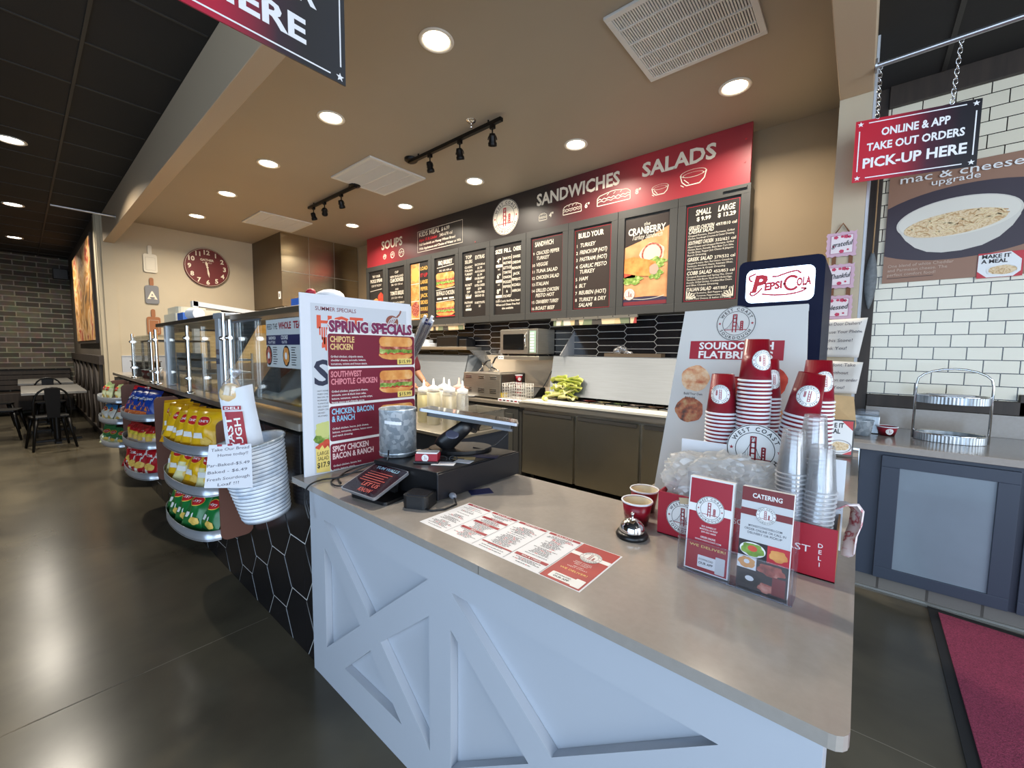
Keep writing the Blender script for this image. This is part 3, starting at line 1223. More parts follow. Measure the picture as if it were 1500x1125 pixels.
def m4(s):
    s.text('TOP', -.11, .345, .045, chalk, 2, 'c', .02)
    s.text('SELLERS', -.11, .285, .045, chalk, 2, 'c', .02, w=.14)
    s.text('EXTRAS', .10, .32, .05, chalk, 2, 'c', .02, w=.17)
    L_ = ['CLASSIC', 'ITALIAN', 'TURKEY', '340 cal', '', 'ROAST', 'BEEF', 'DIP', '520 cal', '', 'PASTRAMI', 'HOT', '610 cal']
    R_ = ['BACON 80 cal', '$1.99', 'AVOCADO', '$1.99', 'DOUBLE MEAT', '$3.99', 'EXTRA CHEESE', '$.99', 'GLUTEN FREE', 'BREAD $2', '', 'SUBSTITUTE', '$1', '']
    lines(s, L_, -.11, .22, .030, .047, chalk, 'c', .02, wmax=.15)
    lines(s, R_, .10, .235, .028, .045, chalk, 'c', .02, wmax=.18)
    for k in (.075, -.17, -.33):
        s.rect(-.16, k - .012, -.06, k + .014, chalk, 3)


def m5(s):
    for a, u in (('SIZE', -.15), ('FILL', -.005), ('CHEESE', .145)):
        s.text(a, u, .335, .05, chalk, 2, 'c', .025, w=.12)
    for v, a in ((.22, '4"'), (.03, '6"'), (-.16, '8"')):
        s.text(a, -.15, v, .055, chalk, 2, 'c', .03)
        s.rect(-.20, v - .055, -.095, v - .02, chalk)
        s.text('cal', -.15, v - .09, .024, chalk, 2, 'c', .01)
    s.line([(-.083, .29), (-.083, -.22)], .005, chalk)
    s.line([(.06, .30), (.06, -.2)], .005, chalk)
    lines(s, ['MAYO', 'MUSTARD', 'LETTUCE', 'TOMATOES', 'ONION', 'PICKLES', 'PEPPERS', '&', 'OLIVES'], -.01, .25, .032, .058, chalk, 'c', .02, wmax=.125)
    lines(s, ['SWISS', 'CHEDDAR', 'PROVOLONE', 'JACK', 'PEPPERJACK', 'MOZZARELLA', 'AMERICAN'], .138, .25, .032, .068, chalk, 'c', .02, wmax=.135)
    lines(s, ['Dutch Crunch, Hard Sliced, Sweet', 'Wheat and Gluten Free Roll', 'also available'], 0, -.27, .026, .045, chalk, 'c', .02, wmax=.39)


def numbered(s, title, items):
    s.text(title, -.17, .33, .055, chalk, 2, 'l', .025, w=.26 if len(title) < 9 else .3)
    v = .235
    for k, it in items:
        s.text(k, -.185, v, .034, chalk, 2, 'c', .01)
        for q in it:
            s.text(q, -.15, v, .042, chalk, 2, 'l', .012, shear=.15, w=min(.32, glyphs(q, .012)[2] * .036))
            v -= .058
        v -= .016
    s.frame(-.213, -.419, .213, .419, .004, red, 1)


def m6(s):
    numbered(s, 'SANDWICH', [('9', ['CRACKED PEPPER', 'TURKEY']), ('10', ['VEGGIE']), ('11', ['TUNA SALAD']), ('12', ['CHICKEN SALAD']), ('13', ['ITALIAN']), ('14', ['GRILLED CHICKEN', 'PESTO HOT']), ('15', ['CRANBERRY TURKEY']), ('16', ['ROAST BEEF'])])


def m7(s):
    numbered(s, 'BUILD YOUR', [('1', ['TURKEY']), ('2', ['FRENCH DIP (HOT)']), ('3', ['PASTRAMI (HOT)']), ('4', ['GARLIC PESTO', 'TURKEY']), ('5', ['HAM']), ('6', ['BLT']), ('7', ['REUBEN (HOT)']), ('8', ['TURKEY & DRY', 'SALAMI'])])


def m8(s):
    s.rect(-.216, -.42, .216, .15, platebr, 1)
    s.poly([(-.216, .15), (.0, .21), (.216, .30), (.216, .15)], platebr, 1)
    s.text('the', .0, .335, .035, chalk, 2, 'c', .0, shear=.3)
    s.text('CRANBERRY', .0, .262, .066, chalk, 3, 'c', .03, w=.37)
    s.text('Turkey Sandwich', .0, .212, .05, chalk, 4, 'c', .0, w=.30, shear=.3)
    s.ell(.06, .06, .12, .10, M('print_pale_bread', (236, 206, 180), .5), 3, wob=.05)
    s.ring(.06, .06, .085, .102, meat, 4, 28)
    s.ell(.10, -.03, .10, .05, lett, 5, wob=.16)
    s.ell(-.13, -.17, .10, .05, lett, 5, wob=.16)
    s.ell(.10, -.13, .07, .055, lett, 5, wob=.16)
    P = [(-.216, .04), (-.12, .05), (.02, .01), (.10, -.02), (.12, -.09), (.04, -.15), (-.05, -.14), (-.216, -.10)]
    s.poly(P, M_ramp('orange_crust_print', [(.3, (210, 108, 40)), (.6, (240, 158, 82))], 12, .5), 6)
    s.ell(.085, -.09, .045, .05, M('print_grey_bread', (186, 160, 140), .5), 7, wob=.05)
    s.rect(-.216, -.15, -.10, -.10, tomat, 5)
    s.ell(.0, -.39, .28, .05, M('print_bowl_dark', (56, 48, 72), .4), 4)
    s.ring(.0, -.25, .29, .30, chalk, 5, 30, R(-120), R(-50), .4)
    s.rect(-.216, -.42, .216, -.385, M('print_maroon', (120, 36, 46), .5), 5)
    s.logo(-.155, -.31, .058, chalk, red, red, 7, text=False, cables=False, seg=24)


def m9(s):
    s.text('SMALL', -.075, .335, .05, chalk, 2, 'c', .02, w=.13, shear=.1)
    s.text('LARGE', .11, .335, .05, chalk, 2, 'c', .02, w=.13, shear=.1)
    s.text('$ 9.99', -.07, .285, .034, chalk, 2, 'c', .03)
    s.text('$ 13.29', .115, .285, .034, chalk, 2, 'c', .03)
    v = .215
    for names, cal, txt in ((['GRILLED CHICKEN', 'CAESAR SALAD'], '497/810 cal', ['Chopped Romaine, Shaved Parmesan, Grilled', 'Chicken, Sourdough Croutons & Caesar Dressing']),
                            (['SOUTHWEST CHICKEN'], '332/621 cal', ['Mixed Greens and Chopped Romaine, Grilled', 'Chicken, Bacon, Avocado, Black Bean Corn Salsa,', 'Tortilla Strips, Pepper Jack Cheese & Jalapeno', 'Ranch Dressing']),
                            (['GREEK SALAD'], '279/532 cal', ['Chopped Romaine, Ham, Red Onions, Cucumbers,', 'Tomatoes, Artichoke Hearts, Kalamata Olives,', 'Feta Cheese & Greek Dressing']),
                            (['COBB SALAD'], '452/853 cal', ['Chopped Romaine and Spring Mix, Diced', 'Tomatoes, Little Bacon, Sliced Hard-Boiled Eggs,', 'Avocado, Grilled Chicken, Crumbled Blue Cheese', 'and Blue Cheese Dressing']),
                            (['ITALIAN SALAD'], '487/887 cal', ['Chopped Romaine, Bell Peppers, Salami,', 'Mozzarella, Tomatoes, Pepperoncinis, Artichoke', 'Olives, Red Onions & Italian Dressing'])):
        s.text(cal, .195, v, .026, chalk, 2, 'r', .006)
        for q in names:
            s.text(q, -.195, v, .034, chalk, 2, 'l', .014, shear=.15, w=min(.21, glyphs(q, .014)[2] * .03))
            v -= .034
        v += .008
        for q in txt:
            s.text(q, -.195, v, .016, chalk, 2, 'l', .0, w=min(.375, glyphs(q, 0)[2] * .0185))
            v -= .0245
        v -= .022
    s.frame(-.213, -.419, .213, .419, .005, red, 1)
    for c, sg_ in ((-.19, 1), (.19, -1)):
        for k in range(5):
            a = R(90 - sg_ * k * 18)
            s.line([(c + .02 * math.cos(a), -.405 + .01 * math.sin(a)), (c + .085 * math.cos(a), -.405 + .075 * math.sin(a))], .010, chalk, 2)


descr = ['dark menu board at the far left end with a soup picture at its foot', 'dark menu board with two soup names, second from the far left end', 'narrow photo strip board of loaded sides, third from the far left end',
         'menu board with two hot sandwich photos headed BBQ BRISKET', 'two-column menu board right of the two sandwich photos', 'three-column board of sizes, fillings and cheeses',
         'brown menu board headed SANDWICH with items nine to sixteen', 'brown menu board headed BUILD YOUR with items one to eight', 'full-colour photo board headed CRANBERRY with an orange sandwich', 'black salad menu board with SMALL and LARGE prices at the right end']
for i, f in enumerate((m0, m1, m2, m3, m4, m5, m6, m7, m8, m9)):
    menu_board(i, descr[i], board_m if i in (6, 7, 8) else board_b, f)

# metal strip shelves hanging under the cabinet, with order slips
slip = M_ramp('paper_slips', [(0.0, (222, 200, 160)), (0.35, (70, 66, 60)), (0.5, (214, 186, 140)), (0.62, (176, 60, 56)), (0.7, (120, 130, 100)), (0.85, (226, 214, 196))], 5, 0.6, 'voronoi', stretch=(3, 1, 1))
for x0, x1, lab in ((-2.72, -1.70, 'metal ticket rail with paper slips below the BUILD YOUR board'), (-5.06, -4.15, 'metal ticket rail with paper slips below the sandwich photo board')):
    t = thing('ticket_rail', lab, 'ticket rail', ((x0 + x1) / 2, 3.93, 1.77), 'ticket rails under the menu cabinet')
    mb = MB()
    mb.box(x0, x1, 3.91, 3.935, 1.745, 1.772, steel)
    for k in range(6):
        xx = x0 + (x1 - x0) * (k + .5) / 6
        mb.cyl((xx, 3.905, 1.765), (xx, 3.93, 1.765), .006, chrome, 8)
    mb.build('rail', t)
    MB().box(x0 + .03, x1 - .01, 3.917, 3.925, 1.688, 1.746, slip).build('slips', t)

# ------------------------------------------------------------------ extraction hood
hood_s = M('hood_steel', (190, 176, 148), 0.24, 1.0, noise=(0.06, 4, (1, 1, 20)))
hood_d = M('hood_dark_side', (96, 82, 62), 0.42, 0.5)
ho = thing('extraction_hood', 'big stainless steel extraction hood hung from the ceiling beside the clock wall', 'extractor hood', (-7.9, 3.5, 2.1))
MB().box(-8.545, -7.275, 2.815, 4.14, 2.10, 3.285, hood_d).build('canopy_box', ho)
mb = MB()
mb.box(-7.276, -7.27, 2.81, 4.14, 2.10, 3.285, hood_s)
for k in range(1, 3):
    mb.box(-7.27, -7.268, 2.81 + k * .44, 2.816 + k * .44, 2.10, 3.285, steel)
mb.box(-7.27, -7.262, 2.81, 4.14, 2.66, 2.668, steel)
mb.build('front_panel', ho)
mb = MB()
mb.box(-7.42, -7.34, 2.806, 2.815, 2.22, 2.34, white)
mb.box(-7.395, -7.365, 2.803, 2.806, 2.25, 2.31, ventd)
mb.build('wall_switch', None, label='white switch plate on the dark side of the steel hood', cat='switch')

# ------------------------------------------------------------------ things on the clock wall (x = -8.55, read from +X)
clockred = M('clock_dark_red', (104, 34, 34), 0.55)
ck = thing('wall_clock', 'large round dark red wall clock with cream numerals and the word GATHER', 'clock', (-8.54, 2.11, 2.75))
CY, CZ, CR = 2.115, 2.752, .315
X = frame((-8.535, CY, CZ), (0, 1, 0), (0, 0, 1))
MB(X).lathe([(.0001, .028), (CR - .02, .028), (CR, .020), (CR, -.012)], clockred, 48, smooth=False).build('face', ck)
s = Sheet((-8.506, CY, CZ), (0, 1, 0), (0, 0, 1), eps=.0015)
crm = M('clock_cream', (232, 220, 196), 0.6)
for h in range(1, 13):
    a = R(90 - 30 * h)
    s.text(str(h), .245 * math.cos(a), .245 * math.sin(a) - .036, .074, crm, 1, 'c', .03)
s.text('GATHER', 0, .105, .036, crm, 1, 'c', .02, w=.19)
s.text('in this place', 0, .07, .02, crm, 1, 'c', .0, shear=.2)
s.ring(0, 0, CR - .014, CR - .010, crm, 1, 48)
s.build('numerals', ck)
s = Sheet((-8.503, CY, CZ), (0, 1, 0), (0, 0, 1), eps=.0015)
for a, L, w in ((R(100), .10, .018), (R(-83), .17, .014)):
    d = (math.cos(a), math.sin(a))
    n = (-d[1], d[0])
    s.poly([(-n[0] * .006, -n[1] * .006), (d[0] * L * .6 - n[0] * w, d[1] * L * .6 - n[1] * w), (d[0] * L, d[1] * L), (d[0] * L * .6 + n[0] * w, d[1] * L * .6 + n[1] * w), (n[0] * .006, n[1] * .006)], crm, 1)
s.ell(0, 0, .015, .015, crm, 2, 16)
s.build('hands', ck)


def paddle(y, z0, w, h, hw, hh, m, name, label, letter=None, hm=None):
    t = thing(name, label, 'wall decor', (-8.54, y, z0), 'cutting boards on the clock wall')
    F = frame((-8.535, y, z0), (0, 1, 0), (0, 0, 1))
    P = rrect(-w / 2, 0, w / 2, h, .03, 4)
    MB(F).prism(P, -.012, .008, m).build('board', t, bevel=.002)
    MB(F).prism(rrect(-hw / 2, h - .005, hw / 2, h + hh, hw * .45, 4), -.010, .006, hm or m).build('handle', t)
    if letter:
        s = Sheet((-8.525, y, z0), (0, 1, 0), (0, 0, 1), eps=.0015)
        s.text(letter, 0, h * .25, h * .45, crm, 1, 'c', .015)
        s.rect(-.055, h * .25, -.018, h * .25 + .01, crm, 2)
        s.rect(.018, h * .25, .055, h * .25 + .01, crm, 2)
        s.build('letter', t)
    else:
        s = Sheet((-8.525, y, z0), (0, 1, 0), (0, 0, 1), eps=.001)
        s.frame(-w * .36, h * .12, w * .36, h * .82, .004, M('board_line_grey', (190, 180, 160), .7), 1)
        s.build('engraving', t)


whiteboard = M('decor_board_white', (222, 214, 194), 0.6)
greyboard = M('decor_board_grey', (120, 120, 122), 0.6)
brownboard = M('decor_board_wood', (150, 96, 58), 0.6)
paddle(1.385, 2.565, .165, .28, .05, .13, whiteboard, 'decor_board', 'white bottle-shaped wooden board, topmost of three on the clock wall')
paddle(1.385, 2.085, .165, .28, .05, .12, greyboard, 'decor_board', 'grey wooden board with a white letter A below the white one', 'A', brownboard)
paddle(1.385, 1.60, .165, .28, .05, .12, brownboard, 'decor_board', 'brown wooden board with short neck, lowest on the clock wall', None)

# ------------------------------------------------------------------ hanging signs
sign_m = M_ramp('sign_fade', [(0.0, (196, 34, 52)), (0.28, (186, 34, 52)), (0.62, (72, 28, 46)), (0.85, (30, 26, 34)), (1, (26, 26, 32))], kind=0, rough=0.35, coord='Generated')
sign_m2 = M_ramp('sign_fade_grey', [(0.0, (190, 40, 62)), (0.3, (180, 44, 66)), (0.6, (66, 52, 60)), (0.75, (54, 54, 56)), (1, (58, 60, 64))], kind=1, rough=0.35, coord='Generated')
signw = M('sign_white', (240, 240, 242), 0.5)


def chain(p0, p1, parent):
    p0, p1 = Vector(p0), Vector(p1)
    n = max(3, int((p1 - p0).length / .021))
    mb = MB()
    q = (p1 - p0).to_track_quat('Z', 'Y').to_matrix().to_4x4()
    for i in range(n):
        c = p0.lerp(p1, (i + .5) / n)
        X = Matrix.Translation(c) @ q @ Matrix.Rotation(PI / 2 * (i % 2), 4, 'Z')
        L = (p1 - p0).length / n
        pts = []
        for k in range(12):
            a = 2 * PI * k / 12
            pts.append((.0085 * math.cos(a), 0, (L * .5) * math.sin(a) + .0035 * (1 if math.sin(a) > 0 else -1)))
        mb.tube(pts, .0021, chrome, 5, True, X)
    return mb.build('chain', parent)


def hang_sign(t, F_O, F_U, w, h, texts, m, chains, star_r=.014):
    s = Sheet(F_O, F_U, (0, 0, 1), eps=.0008)
    s.slab(-w / 2, 0, w / 2, h, .005, m)
    s.build('board', t)
    for side in (1, -1):
        s = Sheet(F_O, F_U, (0, 0, 1), eps=.0008)
        if side < 0:
            s = Sheet(Vector(F_O) - s.N * .005, -s.U, (0, 0, 1), eps=.0008)
        b = .018
        s.line([(-w / 2 + .055, b), (w / 2 - .055, b)], .005, signw, 1)
        s.line([(-w / 2 + .055, h - b), (w / 2 - .055, h - b)], .005, signw, 1)
        s.line([(-w / 2 + b, .055), (-w / 2 + b, h - .055)], .005, signw, 1)
        s.line([(w / 2 - b, .055), (w / 2 - b, h - .055)], .005, signw, 1)
        for a in (-1, 1):
            for c in (b + .002, h - b - .002):
                s.star(a * (w / 2 - b - .003), c, star_r, signw, 1)
        for tx, v, hh, ww in texts:
            s.text(tx, 0, v, hh, signw, 1, 'c', .03, w=ww)
        s.build('lettering' if side > 0 else 'lettering_reverse', t)
    for a, b in chains:
        chain(a, b, t)


rod = M('conduit_pipe', (180, 180, 182), 0.3, 0.9)
mb = MB()
mb.cyl((-0.033, 3.05, 2.945), (2.2, 3.05, 2.985), .0135, rod, 14)
mb.cyl((-0.034, 3.05, 2.945), (-0.026, 3.05, 2.945), .036, rod, 16)
mb.build('hanging_rod', label='galvanised pipe under the right-hand ceiling carrying the pick-up sign', cat='pipe')
ps = thing('hanging_sign', 'red to black sign on chains reading ONLINE & APP TAKE OUT ORDERS PICK-UP HERE', 'sign', (.145, 3.07, 2.34), 'hanging order signs')
U = Vector((.485, .11, 0)).normalized()
O = Vector((.143, 3.072, 2.345))
hang_sign(ps, O, U, .492, .322, [('ONLINE & APP', .228, .040, .27), ('TAKE OUT ORDERS', .158, .040, .385), ('PICK-UP HERE', .070, .052, .41)], sign_m,
          [((-0.012, 3.052, 2.945), tuple(O - U * .155 + Vector((0, 0, .322)))), ((.285, 3.052, 2.95), tuple(O + U * .135 + Vector((0, 0, .322))))])
os_ = thing('hanging_sign', 'large red to grey sign ending in HERE at the top of the picture', 'sign', (-1.46, .52, 2.33), 'hanging order signs')
hang_sign(os_, (-1.46, .522, 2.334), (0, 1, 0), .556, .345, [('ORDER', .197, .074, .36), ('HERE', .068, .075, .285)], sign_m2,
          [((-1.462, .33, 2.96), (-1.462, .33, 2.679)), ((-1.462, .71, 2.96), (-1.462, .71, 2.679))], .015)
MB().cyl((-1.462, .20, 2.972), (-1.462, .867, 2.972), .0135, rod, 12).build('hanging_rod', label='short pipe from the front beam carrying the HERE sign', cat='pipe')
MB().cyl((-7.25, .32, 3.03), (-7.25, .867, 3.03), .013, rod, 12).cyl((-7.25, .862, 3.03), (-7.25, .8675, 3.03), .03, rod, 14).build('hanging_rod', label='thin bare pipe sticking out of the beam into the dark dining ceiling', cat='pipe')

# ------------------------------------------------------------------ big pasta poster on the tiled wall
pbrown = M('poster_brown', (150, 112, 90), 0.5)
pd = M('poster_plate', (58, 48, 58), 0.5)
pw = M('poster_bowl_white', (214, 208, 196), 0.5)
pw2 = M('poster_bowl_inside', (226, 220, 206), 0.5)
pasta = M_ramp('pasta_print', [(0.28, (176, 132, 84)), (0.45, (220, 188, 142)), (0.6, (236, 214, 176)), (0.75, (190, 148, 100))], 34, 0.6, detail=4, dist=2.5)
pt = thing('wall_poster', 'brown poster of a white bowl of pasta on the white tiled wall', 'poster', (.4, 3.99, 1.9))
s = Sheet((.085, 3.985, 1.905), (1, 0, 0), (0, 0, 1), eps=.0012)
s.slab(-.005, 0, 1.15, .74, .012, pbrown)
s.build('board', pt)
s = Sheet((.085, 3.985, 1.905), (1, 0, 0), (0, 0, 1), eps=.0012)
# clip big ellipses to the sheet
def clipell(cu, cv, a, b, m, l, rot=0.0, lim=(-.004, .001, 1.149, .739)):
    P = []
    for i in range(48):
        t = 2 * PI * i / 48
        x, y = a * math.cos(t), b * math.sin(t)
        P.append((cu + x * math.cos(rot) - y * math.sin(rot), cv + x * math.sin(rot) + y * math.cos(rot)))
    P = clip(P, *lim)
    if len(P) > 2:
        s.poly(P, m, l)


clipell(.36, .365, .50, .235, pd, 1, R(3))

s.poly([(.052, .375), (.068, .335), (.10, .28), (.15, .225), (.21, .19), (.28, .176), (.37, .178), (.46, .198), (.53, .24), (.58, .30), (.608, .36), (.61, .40), (.33, .42)], pw, 3)
clipell(.333, .392, .285, .130, pw, 4, R(3))
clipell(.333, .396, .274, .119, pw2, 5, R(3))
clipell(.322, .357, .235, .074, pasta, 6, R(5))
random.seed(5)
noodle = M('noodle_print', (238, 216, 170), .6)
noodle2 = M('noodle_print_shade', (196, 154, 104), .6)
for k in range(70):
    a = random.uniform(0, 2 * PI)
    q = random.random() ** .5
    u0, v0 = .325 + .22 * q * math.cos(a), .362 + .058 * q * math.sin(a) + .02 * q * math.cos(a)
    b = random.uniform(-.8, .8)
    s.line([(u0 - .022 * math.cos(b), v0 - .02 * math.sin(b)), (u0, v0 + .006), (u0 + .022 * math.cos(b), v0 + .02 * math.sin(b))], .006, noodle if k % 3 else noodle2, 7 + k % 3)
s.text('mac & cheese', .325, .662, .055, white, 8, 'c', .004, w=.55, rot=R(-1))
s.text('upgrade', .315, .622, .040, white, 8, 'c', .003, w=.22, rot=R(0))
lines(s, ['One blend of white Cheddar', 'and Parmesan cheese. The', 'perfect comfort food!'], .02, .105, .02, .03, M('poster_text', (196, 168, 148), .5), 'l', .01, l=3)
s.line([(.02, .03), (.25, .032)], .003, dark, 3)
s.rect(.448, -.012, .638, .142, redb, 4)
s.poly([(.449, .03), (.49, -.010), (.60, -.010), (.63, .02), (.63, .09), (.585, .141), (.45, .130)], white, 5)
s.text('MAKE IT', .525, .108, .024, dark, 6, 'c', .03, w=.12)
s.text('A MEAL', .518, .078, .024, dark, 6, 'c', .03, w=.11)
s.ell(.555, .032, .060, .028, pasta, 6, wob=.04)
s.ring(.555, .030, .060, .066, white, 7, 28, sy=.55)
s.build('print', pt)
random.seed(11)

# ------------------------------------------------------------------ dining area
art = M_ramp('abstract_painting', [(0.25, (70, 56, 44)), (0.38, (140, 104, 64)), (0.46, (200, 140, 70)), (0.54, (226, 190, 140)), (0.62, (176, 56, 34)), (0.72, (90, 100, 90)), (0.8, (214, 196, 160))], 2.1, 0.5, dist=1.8, stretch=(.7, 1, .9))
t = thing('wall_painting', 'tall abstract painting in flame colours on the dark dining wall', 'painting', (-10.3, .79, 1.5))
MB().box(-12.0, -8.95, .765, .798, 1.46, 3.12, wood_d).build('frame', t)
MB().box(-11.95, -9.0, .758, .766, 1.51, 3.07, art).build('canvas', t)
mb = MB()
mb.box(-13.495, -13.36, .55, .78, 2.86, 3.08, blackp)
sp = mb.build('loudspeaker', bevel=.01, label='small black loudspeaker in the top corner of the brick wall', cat='loudspeaker')
t = thing('wall_bench', 'dark bench with a slatted back along the brick wall', 'bench', (-13.2, -.8, 0))
MB().box(-13.48, -12.95, -3.0, .70, .10, .46, wood_d).build('seat_box', t, bevel=.01)
mb = MB()
for k in range(4):
    mb.box(-13.48, -13.40, -3.0, .70, .50 + k * .105, .59 + k * .105, wood_d)
mb.box(-13.49, -13.36, -3.0, .70, .93, .97, M('bench_cap', (96, 88, 76), .5))
mb.build('backrest', t)

tabletop = M('table_grey_laminate', (118, 116, 112), 0.35)


def dining_table(x0, x1, y0, y1, label):
    t = thing('dining_table', label, 'table', ((x0 + x1) / 2, (y0 + y1) / 2, 0), 'dining tables')
    MB().box(x0, x1, y0, y1, .715, .75, tabletop).build('tabletop', t, bevel=.003)
    for x in (x0 + .25, x1 - .25):
        yc = (y0 + y1) / 2
        mb = MB()
        mb.cyl((x, yc, .02), (x, yc, .715), .035, blackm, 12)
        mb.box(x - .30, x + .30, yc - .03, yc + .03, .001, .03, blackm)
        mb.box(x - .03, x + .03, yc - .25, yc + .25, .001, .031, blackm)
        mb.build('pedestal', t)


dining_table(-10.5, -8.85, -.02, .62, 'grey topped dining table nearest the counter, in front of the barn-door wainscot')
dining_table(-12.75, -11.2, -.05, .62, 'grey topped dining table farther back before the bench and brick wall')


def cafe_chair(label):
    t = thing('metal_chair', label, 'chair', (0, 0, 0), 'black metal dining chairs')
    MB().prism(rrect(-.18, -.18, .18, .18, .04, 4), .435, .455, blackm).build('seat', t, bevel=.004)
    for sx in (-1, 1):
        for sy in (-1, 1):
            mb = MB()
            mb.tube([(sx * .145, sy * .145, .44), (sx * .165, sy * .165, .30), (sx * .205, sy * .215, .005)], [.026, .020, .013], blackm, 8)
            mb.build('leg', t)
    pts = []
    for k in range(13):
        a = PI * k / 12
        pts.append((.175 * math.cos(a) * 1.0, .185 + .03 * math.sin(a), .52 + .33 * math.sin(a) ** .6))
    pts = [(.165, .16, .45)] + pts + [(-.165, .16, .45)]
    MB().tube(pts, .012, blackm, 8).build('back_frame', t)
    MB().prism([(-.06, .45), (.06, .45), (.075, .845), (-.075, .845)], -.003, .003, blackm, frame((0, .205, 0), (1, 0, 0), (0, .05, 1))).build('back_slat', t)
    return t


ch = cafe_chair('black metal chair in front of the grey table, nearest the chip racks')
ch.location = (-8.52, .22, 0)
ch.rotation_euler = (0, 0, R(-82))
copy_thing(ch, (-9.75, -.22, 0), (0, 0, R(168)), 'black metal chair cut by the left photo edge, its back towards the camera')
copy_thing(ch, (-10.75, .30, 0), (0, 0, R(92)), 'black metal chair at the far end of the near grey table')
copy_thing(ch, (-11.0, -.30, 0), (0, 0, R(188)), 'black metal chair beside the farther grey table')

# ------------------------------------------------------------------ cold prep table under the menu
pr = thing('refrigerated_prep_table', 'stainless steel refrigerated sandwich table with doors below and an open lid', 'prep table', (-1.9, 3.8, 0))
MB().box(-2.73, -.72, 3.46, 4.14, .10, .80, steel).build('body', pr)
mb = MB()
for x in (-2.65, -.8):
    for y in (3.52, 4.05):
        mb.cyl((x, y, 0.0), (x, y, .10), .025, blackp, 10)
mb.build('feet', pr)
for k, (a, b) in enumerate(((-2.725, -2.095), (-2.065, -1.435), (-1.405, -.73))):
    d = MB().rbox(a, b, 3.42, 3.458, .105, .775, .006, steel_d, axis='y').build('door', pr, bevel=.003)
    MB().box(a + .02, b - .02, 3.412, 3.42, .745, .775, ventd).build('grip_slot', d)
mb = MB()
mb.box(-2.75, -.71, 3.40, 3.46, .80, .868, steel)
mb.box(-2.75, -.71, 3.385, 3.40, .812, .868, steel)
mb.build('front_rail', pr, bevel=.004)
MB().rbox(-2.70, -.74, 3.37, 3.62, .868, .886, .01, M('cutting_board_plastic', (226, 222, 206), .5)).build('cutting_board', pr, bevel=.003)
mb = MB()
mb.box(-2.75, -.71, 3.62, 4.10, .80, .862, steel)
mb.box(-2.75, -.71, 3.62, 3.64, .862, .885, steel)
mb.box(-2.75, -2.73, 3.62, 4.1, .862, .885, steel)
mb.build('pan_rail', pr)
lidm = M('lid_brushed_grey', (112, 118, 124), 0.42, 0.5, noise=(.06, 4, (1, 1, 20)))
mb = MB()
mb.add([(-2.60, 3.72, .93), (-.74, 3.72, .93), (-.74, 3.93, 1.345), (-2.69, 3.93, 1.345), (-2.60, 3.735, .93), (-.74, 3.735, .93), (-.74, 3.945, 1.345), (-2.69, 3.945, 1.345)],
       [(0, 1, 2, 3), (7, 6, 5, 4), (0, 3, 7, 4), (3, 2, 6, 7), (0, 4, 5, 1), (1, 5, 6, 2)], lidm)
mb.add([(-2.73, 4.08, .886), (-2.60, 3.72, .93), (-2.69, 3.93, 1.345), (-2.735, 4.08, 1.345)], [(0, 1, 2, 3)], lidm)
mb.box(-2.69, -.74, 3.93, 4.09, 1.342, 1.352, lidm)
mb.build('raised_lid', pr)
food_c = [(206, 60, 46), (232, 216, 150), (120, 150, 60), (226, 206, 190), (180, 130, 80), (236, 232, 220), (90, 60, 40), (206, 170, 60)]
for k in range(8):
    x = -2.15 + k * .175
    p = thing('food_pan', 'steel food pan in the prep table rail, number %s from the lettuce' % ['one', 'two', 'three', 'four', 'five', 'six', 'seven', 'eight'][k], 'food pan', (x, 3.75, .86), 'food pans in the prep table')
    mb = MB()
    for q in ((x - .08, x + .08, 3.655, 3.663), (x - .08, x + .08, 3.832, 3.84), (x - .08, x - .073, 3.663, 3.832), (x + .073, x + .08, 3.663, 3.832)):
        mb.box(*q, .862, .892, chrome)
    mb.build('rim', p)
    fm = M_ramp('food_mix_%d' % k, [(.3, tuple(int(c * .7) for c in food_c[k])), (.6, food_c[k])], 40, .6)
    mb = MB(Matrix.Translation((x, 3.75, .862)))
    mb.sphere((0, 0, 0), .07, fm, 12, 8, (1, 1.1, .25))
    mb.build('filling', p, kind='stuff')
tg = MB()
tg.tube([(-1.12, 3.60, .905), (-1.02, 3.66, .908), (-.93, 3.72, .906)], .012, blackp, 6)
tg.tube([(-1.25, 3.55, .895), (-1.12, 3.60, .905)], .008, chrome, 6)
tg.build('serving_tongs', label='black handled tongs resting across the pans of the prep table', cat='tongs')

